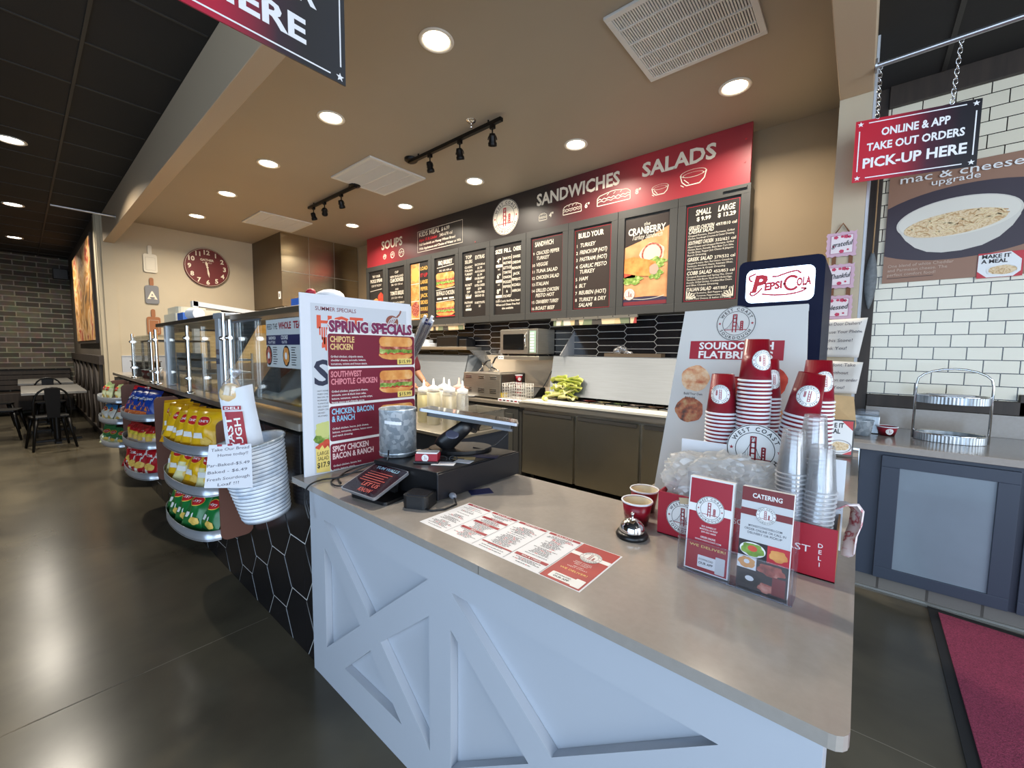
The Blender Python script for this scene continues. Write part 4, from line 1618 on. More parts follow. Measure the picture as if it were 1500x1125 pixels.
# lettuce heap
lg = M_ramp('romaine_leaf', [(.25, (140, 158, 60)), (.5, (188, 196, 92)), (.75, (226, 222, 150))], 14, .5)
lg2 = M_ramp('romaine_pale', [(.3, (206, 206, 130)), (.6, (232, 228, 172))], 10, .5)
le = thing('romaine_lettuce', 'pale green romaine lettuce heap at the left end of the prep table', 'lettuce', (-2.42, 3.66, .87))
random.seed(3)
for k in range(26):
    a = random.uniform(0, 2 * PI)
    cx, cy = -2.42 + random.uniform(-.13, .14), 3.72 + random.uniform(-.05, .06)
    L = random.uniform(.20, .32)
    base = Vector((cx, cy, .888 + random.uniform(0, .21)))
    d = Vector((math.cos(a), math.sin(a) * .5, random.uniform(-.1, .45))).normalized()
    w = d.cross(Vector((0, 0, 1))).normalized()
    up = w.cross(d)
    n = 6
    vs, fs = [], []
    for i in range(n + 1):
        q = i / n
        half = .055 * math.sin(PI * (.12 + .83 * q)) ** .7
        for j in range(5):
            sgn = (j - 2) / 2
            p = base + d * L * (q - .45) + w * sgn * half + up * (.03 * abs(sgn) + random.uniform(-.008, .008) - .05 * (q - .5) ** 2)
            p.z = max(p.z, .889)
            vs.append(p)
    for i in range(n):
        for j in range(4):
            fs.append((i * 5 + j, i * 5 + j + 1, i * 5 + j + 6, i * 5 + j + 5))
    MB().add(vs, fs, lg if k % 3 else lg2, True).build('leaf', le, solid=.003)
mb = MB()
random.seed(4)
vs, fs = [], []
mb.sphere((-2.50, 3.50, .914), .028, lg, 10, 7, (1.2, .9, .95))
mb.sphere((-2.475, 3.49, .910), .022, lg2, 10, 7, (1, .9, .9))
mb.build('lettuce_heart', label='small green lettuce piece lying on the cutting board edge', cat='lettuce')
random.seed(11)
lidc = MB(Matrix.Translation((-1.93, 4.02, 1.352)))
lidc.box(-.14, .46, -.06, .05, 0, .035, M('woven_tray', (92, 78, 62), .6))
lidc.build('tray', label='dark shallow tray standing on top of the raised prep table lid', cat='tray')
bagm = M_clear('poly_bag', (236, 238, 242), gloss=.22, rough=.2, body=.14)
mb = MB()
for k in range(5):
    mb.sphere((-1.95 + k * .035, 4.02, 1.41 + .028 * math.sin(k * 1.3)), .05 - .004 * k, bagm, 10, 7, (1, .6, .8))
mb.build('plastic_bag', label='clear plastic bag lying on the raised prep table lid', cat='bag')

# ------------------------------------------------------------------ counter left of the prep table
kc = thing('back_counter', 'dark grey kitchen counter below the microwave with a stone top', 'counter', (-4.7, 3.8, 0))
MB().box(-6.3, -2.76, 3.45, 4.14, .0, .805, dgrey).build('body', kc)
mb = MB()
for a, b in ((-3.43, -2.80), (-4.1, -3.47), (-4.75, -4.13)):
    mb.box(a, b, 3.437, 3.452, .10, .78, dgrey)
    mb.box(a + .07, b - .07, 3.430, 3.438, .16, .72, M('charcoal_panel', (74, 74, 70), .5))
mb.build('doors', kc, bevel=.003)
MB().box(-6.3, -2.755, 3.41, 4.14, .806, .842, led).build('worktop', kc, bevel=.003)
mb = MB()
mb.box(-4.2, -2.745, 4.125, 4.149, .843, 1.345, M('white_splash_panel', (222, 206, 182), .4))
mb.build('splash_panel', None, label='cream splash panel on the wall behind the conveyor toaster', cat='wall panel')

# microwave on its bracket shelf
mw = thing('microwave', 'stainless steel microwave oven on a wall shelf below the menu boards', 'microwave', (-3.1, 3.85, 1.36))
MB().rbox(-3.375, -2.82, 3.80, 4.13, 1.365, 1.66, .01, steel, axis='y').build('body', mw, bevel=.003)
d = MB().box(-3.37, -2.945, 3.775, 3.799, 1.372, 1.652, steel).build('door', mw, bevel=.003)
MB().rbox(-3.32, -3.0, 3.770, 3.776, 1.415, 1.60, .01, M('dark_glass', (22, 22, 22), .08), axis='y').build('window', d)
MB().tube([(-2.965, 3.775, 1.44), (-2.965, 3.745, 1.47), (-2.965, 3.74, 1.52), (-2.965, 3.745, 1.58), (-2.965, 3.775, 1.61)], .010, chrome, 8).build('handle', d)
MB().box(-2.935, -2.825, 3.785, 3.799, 1.372, 1.652, steel).build('control_panel', mw)
s = Sheet((-2.88, 3.784, 1.51), (1, 0, 0), (0, 0, 1), eps=.001)
s.rect(-.045, -.125, .045, .125, M('keypad_mint', (164, 196, 176), .4), 1)
for j in range(7):
    s.rect(-.038, -.115 + j * .033, .02, -.092 + j * .033, white, 2)
s.build('keypad', mw)
t = thing('wall_shelf', 'stainless shelf with triangular brackets carrying the microwave', 'shelf', (-3.0, 3.95, 1.3))
MB().box(-3.42, -2.79, 3.78, 4.149, 1.300, 1.345, steel).build('shelf_board', t, bevel=.003)
MB().box(-3.3, -2.9, 3.86, 4.1, 1.345, 1.365, blackp).build('rest', t)
brk = M_clear('bracket_clear', (200, 205, 212), gloss=.2, rough=.2, body=.25)
mb = MB()
mb.add([(-2.56, 4.145, 1.64), (-2.56, 3.86, 1.36), (-2.56, 4.145, 1.30), (-2.55, 4.145, 1.64), (-2.55, 3.86, 1.36), (-2.55, 4.145, 1.30)], [(0, 1, 2), (5, 4, 3), (0, 3, 4, 1), (1, 4, 5, 2), (2, 5, 3, 0)], brk)
mb.build('side_shield', t)
mb = MB()
s = Sheet((-3.36, 3.778, 1.322), (1, 0, 0), (0, 0, 1), eps=.001)
s.rect(-.045, -.02, .045, .02, white, 1)
s.rect(-.03, -.004, -.008, .006, dark, 2)
s.rect(.008, -.004, .03, .006, dark, 2)
s.build('price_tag', t)
mb = MB(Matrix.Translation((-3.47, 3.93, 1.346)))
mb.sphere((0, 0, .04), .045, bagm, 10, 8, (1.2, 1, .9))
mb.box(.03, .06, -.03, .03, 0.0, .09, blackp)
mb.build('wrapped_bundle', label='small clear wrapped bundle left of the microwave on its shelf', cat='bundle')

# conveyor toaster
ct = thing('conveyor_toaster', 'stainless conveyor toaster with louvred side left of the wire basket', 'toaster', (-3.4, 3.65, .85))
MB().box(-3.72, -3.12, 3.50, 3.95, .86, 1.14, steel).build('body', ct, bevel=.004)
mb = MB()
for j, z in enumerate((.915, .935, .955, 1.08, 1.10)):
    for a, b in ((-3.68, -3.58), (-3.47, -3.37), (-3.28, -3.18)):
        mb.box(a, b, 3.494, 3.502, z - .004, z + .004, chrome)
mb.build('louvres', ct)
MB().box(-3.119, -3.10, 3.52, 3.93, .92, 1.13, M('toaster_dark_side', (60, 50, 44), .4)).build('control_side', ct)
MB().box(-3.119, -3.09, 3.51, 3.60, .875, .925, M('toaster_yellow_tag', (206, 180, 50), .5)).build('caution_tag', ct)
mb = MB()
for x in (-3.68, -3.16):
    for y in (3.55, 3.9):
        mb.cyl((x, y, .842), (x, y, .862), .02, blackp, 8)
mb.build('feet', ct)
mb = MB()
mb.box(-3.62, -3.22, 3.62, 3.9, 1.1415, 1.150, chrome)
mb.build('wire_tray', None, label='flat steel tray lying on top of the conveyor toaster', cat='tray')
for k, (x, y, a, lab) in enumerate(((-3.66, 3.7, .5, 'black handled utensil leaning on the left end of the toaster'), (-3.52, 3.75, .2, 'black handled spatula standing up behind the toaster top'), (-3.34, 3.72, -.5, 'steel tongs with black grip lying on the toaster tray'))):
    z0 = 1.1515 if k else 1.1415
    tt = thing('kitchen_utensil', lab, 'utensil', (x, y, z0), 'utensils on the toaster')
    d = Vector((math.sin(a), .15, .55 if k < 2 else .12)).normalized()
    p = Vector((x, y, z0 + .008))
    MB().tube([p, p + d * .10], .008, chrome, 6).build('shaft', tt)
    MB().tube([p + d * .10, p + d * .17, p + d * .20 + Vector((.03, 0, -.01))], .011, blackp, 6).build('grip', tt)

# wire basket, small cups, boxes
wb = thing('wire_basket', 'square white wire basket standing left of the black label printer', 'basket', (-2.83, 3.62, .85))
wire = M('wire_chrome', (226, 224, 218), .3, .6)
mb = MB()
x0, x1, y0, y1 = -3.05, -2.77, 3.46, 3.66
for k in range(6):
    z = .875 + k * .033
    mb.tube([(x0, y0, z), (x1, y0, z), (x1, y1, z), (x0, y1, z)], .003, wire, 4, True)
for k in range(9):
    x = x0 + (x1 - x0) * k / 8
    for y in (y0, y1):
        mb.tube([(x, y, .872), (x, y, 1.045)], .0028, wire, 4)
for k in range(1, 7):
    y = y0 + (y1 - y0) * k / 7
    for x in (x0, x1):
        mb.tube([(x, y, .872), (x, y, 1.045)], .0028, wire, 4)
mb.build('mesh_sides', wb)
MB().box(x0, x1, y0, y1, .871, .874, wire).build('bottom', wb)
napb = thing('napkin_box', 'flat white carton with red print under the front of the wire basket', 'carton', (-2.78, 3.44, .85))
MB().box(-3.09, -2.765, 3.43, 3.68, .843, .870, paper).build('carton', napb)
s = Sheet((-2.92, 3.43, .857), (1, 0, 0), (0, 0, 1), eps=.001)
for k in range(6):
    s.rect(-.15 + k * .055, -.007, -.115 + k * .055, .007, red if k % 2 == 0 else dark, 1)
s.build('print', napb)


cupred = M('cup_crimson', (138, 20, 38), .32)


def paper_cup(name, label, H_, rt, rb, logo_r, group, m=cupred, loc=(0, 0, 0), inverted=False, logo_ang=-PI / 2, fill=None, seg=28):
    t = thing(name, label, 'cup', (0, 0, 0), group)
    prof = [(rb - .001, .004), (rb, 0), (rt, H_)]
    MB().lathe([(.0001, .005), (rb - .001, .005)] + prof[1:] + [(rt - .0015, H_), (rb - .0018, .007), (.0001, .007)], m, seg).build('body', t)
    MB().lathe([(rt - .001, H_ - .004), (rt + .002, H_ - .003), (rt + .0035, H_), (rt + .002, H_ + .003), (rt - .0015, H_ + .002), (rt - .0016, H_ - .004)], paper, seg).build('rim', t)
    if logo_r:
        vc = H_ * .5

        def fn(u, v, d):
            z = v
            r = rb + (rt - rb) * z / H_ + .0006 + d
            a = logo_ang + u / (rb + (rt - rb) * vc / H_)
            return Vector((r * math.cos(a), r * math.sin(a), z))
        s = Sheet(fn=fn, eps=.0003)
        s.logo(0, vc, logo_r, white, red, dark, 1, text=logo_r > .02, cables=False, seg=24, rings=4, flip=-1 if inverted else 1)
        s.build('badge', t)
    if fill:
        MB().lathe([(.0001, H_ * .25), (rb + (rt - rb) * .25 - .003, H_ * .25)], fill, seg).build('inside', t)
    return t


c = paper_cup('paper_cup', 'small red paper cup in the pile right of the wire basket, lowest', .09, .042, .033, .02, 'small red cups on the back counter', seg=18)
c.location = (-3.06, 3.76, .843)
copy_thing(c, (-3.0, 4.02, .843), None, 'small red paper cup behind the wire basket, rear of the pile')
copy_thing(c, (-3.06, 3.76, .9365), (0, 0, .4), 'small red paper cup stacked on top beside the wire basket')
copy_thing(c, (-3.06, 3.76, 1.03), (0, 0, .9), 'topmost small red paper cup beside the wire basket')

lp = thing('label_printer', 'black label printer between the wire basket and the prep table', 'printer', (-2.87, 3.77, .85))
MB().prism([(3.42, .843), (3.62, .843), (3.62, .985), (3.53, .985), (3.42, .90)], -2.97, -2.77, blackp, Matrix(((0, 0, 1, 0), (1, 0, 0, .27), (0, 1, 0, 0), (0, 0, 0, 1)))).build('body', lp, bevel=.008)
MB().box(-2.95, -2.79, 3.694, 3.74, .899, .91, M('printer_grey', (120, 120, 122), .4)).build('paper_slot', lp)
MB().tube([(-2.80, 3.87, .97), (-2.79, 3.95, 1.06), (-2.80, 4.0, 1.10), (-2.78, 4.05, 1.2)], .006, blackp, 6).build('cable', lp)
pl = MB(Matrix.Translation((-3.66, 3.47, .843)))
pl.lathe([(.0001, .003), (.10, .004), (.155, .018), (.157, .02), (.10, .008), (.0001, .006)], paper, 28, sx=1.0, sy=.35)
pl.build('paper_plate', label='flat white paper tray on the counter edge before the toaster', cat='plate')

# steel backsplash/lid of the griddle station, left of the toaster
gl_ = thing('griddle_lid', 'tilted stainless steel cover behind the squeeze bottles', 'equipment lid', (-4.9, 3.8, .85))
MB().add([(-5.9, 3.70, .86), (-4.00, 3.70, .86), (-4.12, 3.96, 1.345), (-5.9, 3.96, 1.345), (-5.9, 3.72, .86), (-4.0, 3.72, .86), (-4.12, 3.98, 1.345), (-5.9, 3.98, 1.345)],
         [(0, 1, 2, 3), (7, 6, 5, 4), (1, 5, 6, 2), (3, 2, 6, 7), (0, 3, 7, 4), (0, 4, 5, 1)], lidm).build('cover', gl_)
MB().add([(-4.02, 3.72, .86), (-4.12, 3.98, 1.345), (-4.05, 4.12, 1.345), (-3.9, 4.12, .86)], [(0, 1, 2, 3)], lidm).build('side_panel', gl_)
t = thing('wall_shelf', 'stainless wall shelf above the tilted steel cover, left of the microwave', 'shelf', (-4.8, 3.95, 1.43))
MB().box(-5.9, -4.05, 3.86, 4.149, 1.41, 1.452, steel).build('shelf_board', t, bevel=.003)
brk2 = M_clear('glass_bracket', (190, 196, 200), gloss=.15, rough=.1, body=.12)
MB().add([(-4.02, 3.88, 1.41), (-4.02, 4.14, 1.41), (-3.72, 4.14, 1.04), (-3.98, 3.88, 1.41), (-3.98, 4.14, 1.41), (-3.69, 4.14, 1.04)], [(0, 1, 2), (5, 4, 3), (0, 2, 5, 3), (0, 3, 4, 1), (1, 4, 5, 2)], brk2).build('glass_shield', t)
t = thing('storage_bin', 'black storage bin on the wall shelf left of the microwave', 'bin', (-4.4, 4.0, 1.453))
MB().box(-4.72, -4.28, 3.90, 4.12, 1.453, 1.60, blackp).build('body', t, bevel=.01)
MB().box(-4.27, -4.12, 3.92, 4.1, 1.453, 1.56, blackp).build('side_box', t, bevel=.01)
t = thing('takeout_tray', 'white foam trays on the wall shelf beside the black bin', 'tray', (-5.0, 4.0, 1.453), )
MB().box(-5.20, -4.86, 3.88, 4.08, 1.4535, 1.505, paper).build('lower_tray', t, bevel=.01)
MB().box(-5.17, -4.98, 3.90, 4.06, 1.506, 1.56, paper).build('upper_tray', t, bevel=.015)

# squeeze bottles on a small prep stand
sd = thing('prep_stand', 'grey cabinet with steel top carrying the squeeze bottles behind the register', 'cabinet', (-2.9, 2.5, 0))
MB().box(-3.6, -2.35, 2.12, 2.75, .05, .715, bluegrey).build('body', sd)
MB().box(-3.62, -2.33, 2.10, 2.77, .716, .742, steel).build('steel_top', sd, bevel=.003)
mb = MB()
for x in (-3.55, -2.4):
    for y in (2.17, 2.7):
        mb.cyl((x, y, 0), (x, y, .05), .025, blackp, 8)
mb.build('feet', sd)
pn = thing('steel_pan', 'deep steel pan with a bright rim right of the squeeze bottles', 'food pan', (-2.55, 2.6, .743))
mb = MB()
x0, x1, y0, y1 = -2.72, -2.37, 2.40, 2.72
for q in ((x0, x1, y0, y0 + .006), (x0, x1, y1 - .006, y1), (x0, x0 + .006, y0, y1), (x1 - .006, x1, y0, y1), (x0, x1, y0, y1)):
    mb.box(*q, .743, .745 if q[1] - q[0] > .3 and q[3] - q[2] > .3 else .895, steel)
mb.build('walls', pn)
mb = MB()
for q in ((x0 - .02, x1 + .02, y0 - .02, y0), (x0 - .02, x1 + .02, y1, y1 + .02), (x0 - .02, x0, y0, y1), (x1, x1 + .02, y0, y1)):
    mb.box(*q, .887, .897, chrome)
mb.build('rim', pn)


def squeeze(label, col, r, h, level, loc, nozzle=(236, 236, 232)):
    t = thing('squeeze_bottle', label, 'bottle', loc, 'squeeze bottles')
    x, y, z = loc
    X = Matrix.Translation(loc)
    bm_ = M('bottle_' + '_'.join(map(str, col)), col, .35)
    MB(X).lathe([(.0001, 0), (r, 0), (r, h * level), (.0001, h * level)], bm_, 20).build('sauce', t)
    MB(X).lathe([(r + .001, .001), (r + .001, h * .93), (r * .85, h)], M_('bottle_skin'), 20).build('body', t)
    MB(X).lathe([(r * .9, h), (r * .95, h + .03), (r * .5, h + .04), (r * .22, h + .05), (r * .1, h + .105), (.0001, h + .106)], M('nozzle_' + str(nozzle[0]), nozzle, .45), 18).build('cap', t)
    return t


_skin = M_clear('bottle_skin_plastic', (240, 240, 236), gloss=.06, rough=.25, body=.22)


def M_(n):
    return _skin


squeeze('cream coloured squeeze bottle, second from the left beside the specials board', (232, 226, 196), .058, .30, .95, (-2.90, 2.36, .743))
squeeze('tall tan squeeze bottle in the middle of the bottle group', (222, 210, 176), .055, .315, .9, (-2.60, 2.28, .743))
squeeze('squeeze bottle half full of olive oil, rightmost of the group', (150, 142, 70), .050, .30, .42, (-2.545, 2.38, .743))
squeeze('pale yellow squeeze bottle closest to the specials board', (226, 214, 150), .06, .28, .9, (-3.06, 2.38, .743))
squeeze('white squeeze bottle with a frilled top at the back', (236, 232, 222), .055, .30, .95, (-2.98, 2.55, .743))
squeeze('squeeze bottle with a pink top at the back of the group', (228, 220, 196), .055, .31, .95, (-2.74, 2.52, .743), (226, 170, 156))

# ------------------------------------------------------------------ sneeze guards on the bar
tubem = M('guard_post_steel', (206, 206, 204), .18, 1.0)


def post(x, y, z0, z1, parent, clamps=(), name='post'):
    mb = MB()
    mb.cyl((x, y, z0), (x, y, z1), .0125, tubem, 12)
    mb.lathe([(.03, 0), (.03, .006), (.013, .012)], tubem, 14, Matrix.Translation((x, y, z0)))
    for c in clamps:
        mb.cyl((x - .02, y - .008, c), (x + .03, y - .008, c), .013, chrome, 10)
        mb.sphere((x + .012, y - .018, c), .014, chrome, 10, 6)
    return mb.build(name, parent)


ZL = 1.071
g1 = thing('sneeze_guard', 'low glass sneeze guard with steel posts at the far end of the bar', 'sneeze guard', (-5.45, .92, ZL), 'glass guards on the bar')
for x in (-6.09, -5.10):
    post(x, .80, ZL, 1.545, g1, (1.18, 1.46))
MB().box(-6.07, -5.12, .797, .803, 1.09, 1.51, glass).build('glass_pane', g1)
MB().box(-6.10, -5.09, .81, 1.27, 1.515, 1.521, glass).build('glass_top', g1)
pale_s = M('case_pale_steel', (196, 204, 212), .4, .35)
mb = MB()
for x, y in ((-6.02, .87), (-6.02, 1.25), (-5.12, 1.25), (-5.75, .88)):
    mb.box(x - .01, x + .01, y - .01, y + .01, ZL, 1.46, tubem)
mb.box(-6.03, -5.11, .86, 1.26, 1.46, 1.475, M('guard_dark_edge', (66, 62, 56), .4))
mb.build('inner_frame', g1)

g2 = thing('display_case', 'glass fronted steel display case in the middle of the bar with a dark top', 'display case', (-4.0, .97, ZL), 'glass guards on the bar')
for x in (-4.63, -3.16):
    MB().box(x - .04, x + .04, .82, .88, ZL, 1.588, pale_s).build('corner_post', g2, bevel=.003)
post(-3.745, .79, ZL, 1.56, g2, (1.18, 1.47))
post(-4.82, .79, ZL, 1.56, g2, (1.18, 1.47))
casetop = M('case_top_dark', (70, 62, 54), .3, .4)
MB().box(-5.05, -3.24, .83, 1.28, 1.589, 1.620, casetop).build('top_shelf', g2, bevel=.004)
MB().box(-3.24, -3.08, .822, 1.28, 1.589, 1.625, pale_s).build('top_end', g2, bevel=.003)
MB().box(-4.60, -3.19, .832, .838, 1.09, 1.585, glass).build('glass_pane', g2)
mb = MB()
mb.box(-4.55, -3.80, .88, 1.22, 1.30, 1.315, pale_s)
mb.box(-4.55, -3.80, .88, .895, 1.25, 1.36, pale_s)
for yy in (.88, 1.21):
    mb.box(-4.57, -4.55, yy, yy + .012, ZL, 1.36, pale_s)
    mb.box(-3.80, -3.785, yy, yy + .012, ZL, 1.36, pale_s)
mb.box(-4.55, -3.80, .88, 1.22, 1.20, 1.21, pale_s)
mb.build('inner_shelf', g2)
s = Sheet((-3.16, .8185, 1.33), (1, 0, 0), (0, 0, 1), eps=.0008)
s.text('VISCO', 0, .03, .035, M('case_letter_maroon', (96, 30, 44), .5), 1, 'c', .02, w=.07)
s.text('BEAD', 0, -.03, .035, navy, 1, 'c', .02, w=.07)
s.build('lettering', g2)

g3 = thing('sneeze_guard', 'large slanted steel and glass guard with a poster, right end of the bar', 'sneeze guard', (-2.5, 1.0, ZL), 'glass guards on the bar')
darkst = M('guard_charcoal', (112, 116, 122), .4, .3)
MB().box(-3.06, -1.92, .84, 1.28, 1.572, 1.604, M('guard_top_steel', (132, 116, 94), .3, .6)).build('top_shelf', g3, bevel=.004)
post(-3.02, .82, ZL, 1.615, g3, (1.46,))
post(-2.80, .79, ZL, 1.565, g3, (1.17, 1.46))
MB().box(-3.0, -1.94, .855, .862, 1.12, 1.555, glass).build('glass_pane', g3)
MB().add([(-3.04, .87, 1.570), (-2.56, .87, 1.570), (-2.98, .87, 1.33), (-3.04, .87, 1.30), (-3.04, .88, 1.570), (-2.56, .88, 1.570), (-2.98, .88, 1.33), (-3.04, .88, 1.30)],
         [(0, 3, 2, 1), (4, 5, 6, 7), (0, 1, 5, 4), (1, 2, 6, 5), (2, 3, 7, 6), (3, 0, 4, 7)], darkst).build('upper_gusset', g3)
MB().add([(-2.93, .925, 1.09), (-2.48, .925, 1.36), (-2.48, .925, 1.09), (-2.93, .935, 1.09), (-2.48, .935, 1.36), (-2.48, .935, 1.09)], [(0, 2, 1), (3, 4, 5), (0, 1, 4, 3), (1, 2, 5, 4), (2, 0, 3, 5)], darkst).build('lower_gusset', g3)
mb = MB()
mb.add([(-2.70, .89, 1.12), (-2.25, .89, 1.12), (-2.15, 1.1, 1.32), (-2.55, 1.1, 1.34)], [(0, 1, 2, 3)], pale_s)
mb.add([(-2.25, .89, 1.12), (-1.95, .89, 1.12), (-1.95, 1.1, 1.34), (-2.15, 1.1, 1.32)], [(0, 1, 2, 3)], steel)
mb.box(-2.74, -1.95, .885, .90, 1.085, 1.12, steel)
mb.build('slanted_deflector', g3)
fw = thing('counter_poster', 'pale poster headed FEED THE WHOLE behind the right-hand guard glass', 'poster', (-2.15, .84, 1.3))
pg = M('poster_pale_grey', (204, 208, 206), .5)
s = Sheet((-2.43, .852, 1.305), (1, 0, 0), (0, 0, 1), eps=.0008)
s.slab(0, 0, .52, .245, .004, pg)
s.build('sheet', fw)
s = Sheet((-2.43, .852, 1.305), (1, 0, 0), (0, 0, 1), eps=.0008)
s.text('FEED THE', .015, .195, .03, ink, 1, 'l', .0, w=.135)
s.text('WHOLE', .165, .195, .034, red, 1, 'l', .03, w=.15)
s.text('TEAM', .34, .195, .034, red, 1, 'l', .03, w=.12)
s.rect(0, .115, .52, .165, navy, 1)
s.text('SANDWICH', .035, .143, .016, white, 2, 'l', .02, w=.09)
s.text('PLATTERS', .03, .122, .014, white, 2, 'l', .0, w=.09)
s.text('COOKIE', .195, .143, .02, white, 2, 'l', .02, w=.08)
s.text('PLATTER', .205, .122, .014, white, 2, 'l', .0, w=.06)
for u, m in ((.03, meat), (.25, bun)):
    s.ell(u, .06, .042, .052, M('print_black_plate', (40, 30, 30), .5), 1, 24)
    s.ell(u, .06, .034, .044, m, 2, 20, wob=.08)
    s.ell(u, .06, .014, .018, white, 3, 14)
for k in range(8):
    s.rect(.085, .10 - k * .012, .085 + random.uniform(.04, .06), .104 - k * .012, ink, 1)
    s.rect(.31, .10 - k * .012, .31 + random.uniform(.04, .06), .104 - k * .012, ink, 1)
s.build('print', fw)

# things on and behind the guards
fb = thing('foam_box', 'white foam takeout box standing on the display case top', 'takeout box', (-4.7, 1.0, 1.62), 'foam boxes on the display case')
foam_c = M('foam_cream', (222, 214, 190), .7)
MB().prism(rrect(-4.98, .88, -4.55, 1.14, .02), 1.621, 1.70, foam_c).build('base', fb, bevel=.006)
MB().prism(rrect(-4.96, .90, -4.57, 1.12, .05), 1.701, 1.76, foam_c).build('lid', fb, bevel=.02)
fb2 = thing('foam_box', 'smaller white foam box right of the first on the display case top', 'takeout box', (-4.35, 1.0, 1.62), 'foam boxes on the display case')
MB().prism(rrect(-4.50, .97, -4.24, 1.15, .05), 1.621, 1.72, foam_c).build('base', fb2, bevel=.03)
MB().box(-4.36, -4.18, .86, .945, 1.621, 1.685, M('film_blue', (70, 120, 210), .4)).cyl((-4.12, .90, 1.67), (-4.02, .93, 1.67), .045, paper, 14).build('film_roll', label='roll of film in a blue sleeve on the display case top', cat='film roll')
mb = MB()
mb.sphere((-2.07, 1.02, 1.655), .075, paper, 14, 8, (1.6, .8, .6))
mb.sphere((-2.17, 1.02, 1.65), .06, paper, 14, 8, (1.1, .9, .7))
bb = thing('chip_bag_pack', 'white and blue bag lying on the guard top beside the specials board', 'bag', (-2.05, 1.0, 1.605))
mb.build('sack', bb)
MB().box(-2.30, -2.19, .93, 1.0, 1.606, 1.66, M('film_blue', None)).sphere((-2.07, .985, 1.635), .05, M('film_blue', None), 12, 8, (1.6, .9, .35)).build('blue_label', bb)
MB().sphere((-2.17, .975, 1.69), .03, red, 10, 6, (1.1, .8, .6)).build('red_logo', bb)
can = MB(Matrix.Translation((-5.62, .92, 1.0705)))
can.lathe([(.0001, .002), (.045, .002), (.05, .12), (.048, .12), (.043, .004), (.0001, .004)], galv, 22)
can.build('tin_pail', label='small galvanised pail at the far end of the bar behind the low guard', cat='pail')
for k, (x, y) in enumerate(((-5.95, .88), (-5.78, .88))):
    c2 = copy_thing(c, (x, y, 1.071), (0, 0, .3 + k), 'small red paper cup at the far end of the bar, %s of two' % ('left' if k == 0 else 'right'), 'small red cups at the far bar end')
t = thing('napkin_dispenser', 'black napkin box at the far left end of the bar', 'napkin box', (-6.4, .95, 1.071))
MB().box(-6.72, -6.28, .86, 1.06, 1.071, 1.23, blackp).build('box', t, bevel=.006)
MB().box(-6.73, -6.27, .85, 1.07, 1.23, 1.245, M('printer_grey', None)).build('lid', t)
# equipment seen through the guards; its warm light is put into amber colours
ov = thing('pizza_oven', 'steel framed oven with a black front behind the display case, before the clock wall', 'oven', (-7.2, 1.95, 0))
MB().box(-8.0, -6.55, 1.50, 2.45, .0, 1.20, steel).build('cabinet', ov)
MB().box(-8.0, -6.55, 1.50, 2.45, 1.201, 1.62, M('oven_beige', (206, 182, 134), .5)).build('oven_body', ov)
MB().box(-8.0, -6.55, 1.50, 2.06, 1.621, 1.90, blackp).build('black_front', ov)
MB().box(-8.0, -6.55, 2.061, 2.45, 1.621, 1.86, M('amber_lit_tone', (226, 176, 84), .5)).build('amber_lit_side', ov)  # yellow glow beside the black front, put into the base colour
mb = MB()
mb.add([(-6.55, 1.44, 1.93), (-6.55, 2.50, 1.83), (-6.55, 2.50, 1.88), (-6.55, 1.44, 1.99), (-6.45, 1.44, 1.93), (-6.45, 2.50, 1.83), (-6.45, 2.50, 1.88), (-6.45, 1.44, 1.99)],
       [(0, 1, 2, 3), (7, 6, 5, 4), (0, 4, 5, 1), (1, 5, 6, 2), (2, 6, 7, 3), (3, 7, 4, 0)], pale_s)
mb.box(-6.55, -6.45, 1.43, 1.49, 1.20, 1.99, pale_s)
mb.build('steel_frame', ov)
amb = M('amber_lit_tone', (226, 176, 84), .5)  # amber tone holds the warm light that falls on these things
dp = thing('drink_dispenser', 'amber and maroon juice dispenser seen through the display case glass', 'drink dispenser', (-3.75, 1.7, .9))
MB().box(-4.9, -3.6, 1.55, 1.95, 0.02, .92, dgrey).build('stand', dp)
MB().box(-4.30, -3.86, 1.62, 1.88, .925, 1.24, M('juice_maroon', (92, 20, 26), .25)).build('juice_tank', dp)
MB().box(-4.30, -3.86, 1.62, 1.88, 1.241, 1.42, amb).build('amber_top', dp)
MB().box(-4.32, -3.84, 1.58, 1.9, 1.42, 1.46, paper).build('lid', dp)
t = thing('storage_rack', 'back shelf unit, warm glow put into its amber colour, seen behind the right-hand guard', 'shelf unit', (-5.3, 2.4, 0))
mb = MB()  # back unit and shelves: warm lighting painted as plain amber
mb.box(-6.2, -4.6, 2.55, 2.6, .02, 1.72, amb)
for z in (.9, 1.2, 1.45):
    mb.box(-6.2, -4.6, 2.3, 2.55, z, z + .02, amb)
mb.build('panel', t)
MB().box(-5.6, -5.3, 2.32, 2.5, 1.221, 1.36, blackp).build('black_box', t)
MB().prism([(-.06, 0), (.06, 0), (.09, .10), (-.09, .10)], -.06, .06, paper, place((-3.5, 1.05, 1.071), (R(90), 0, 0))).build('foam_stack', label='stack of white foam bowls inside the display case', cat='bowl')

# ------------------------------------------------------------------ chip racks
brown = M('rack_brown', (112, 72, 58), .5)
lip = M('rack_steel_lip', (186, 192, 200), .3, .6, noise=(.05, 3, (1, 1, 30)))
lipb = M('rack_black_lip', (50, 50, 54), .35, .3)


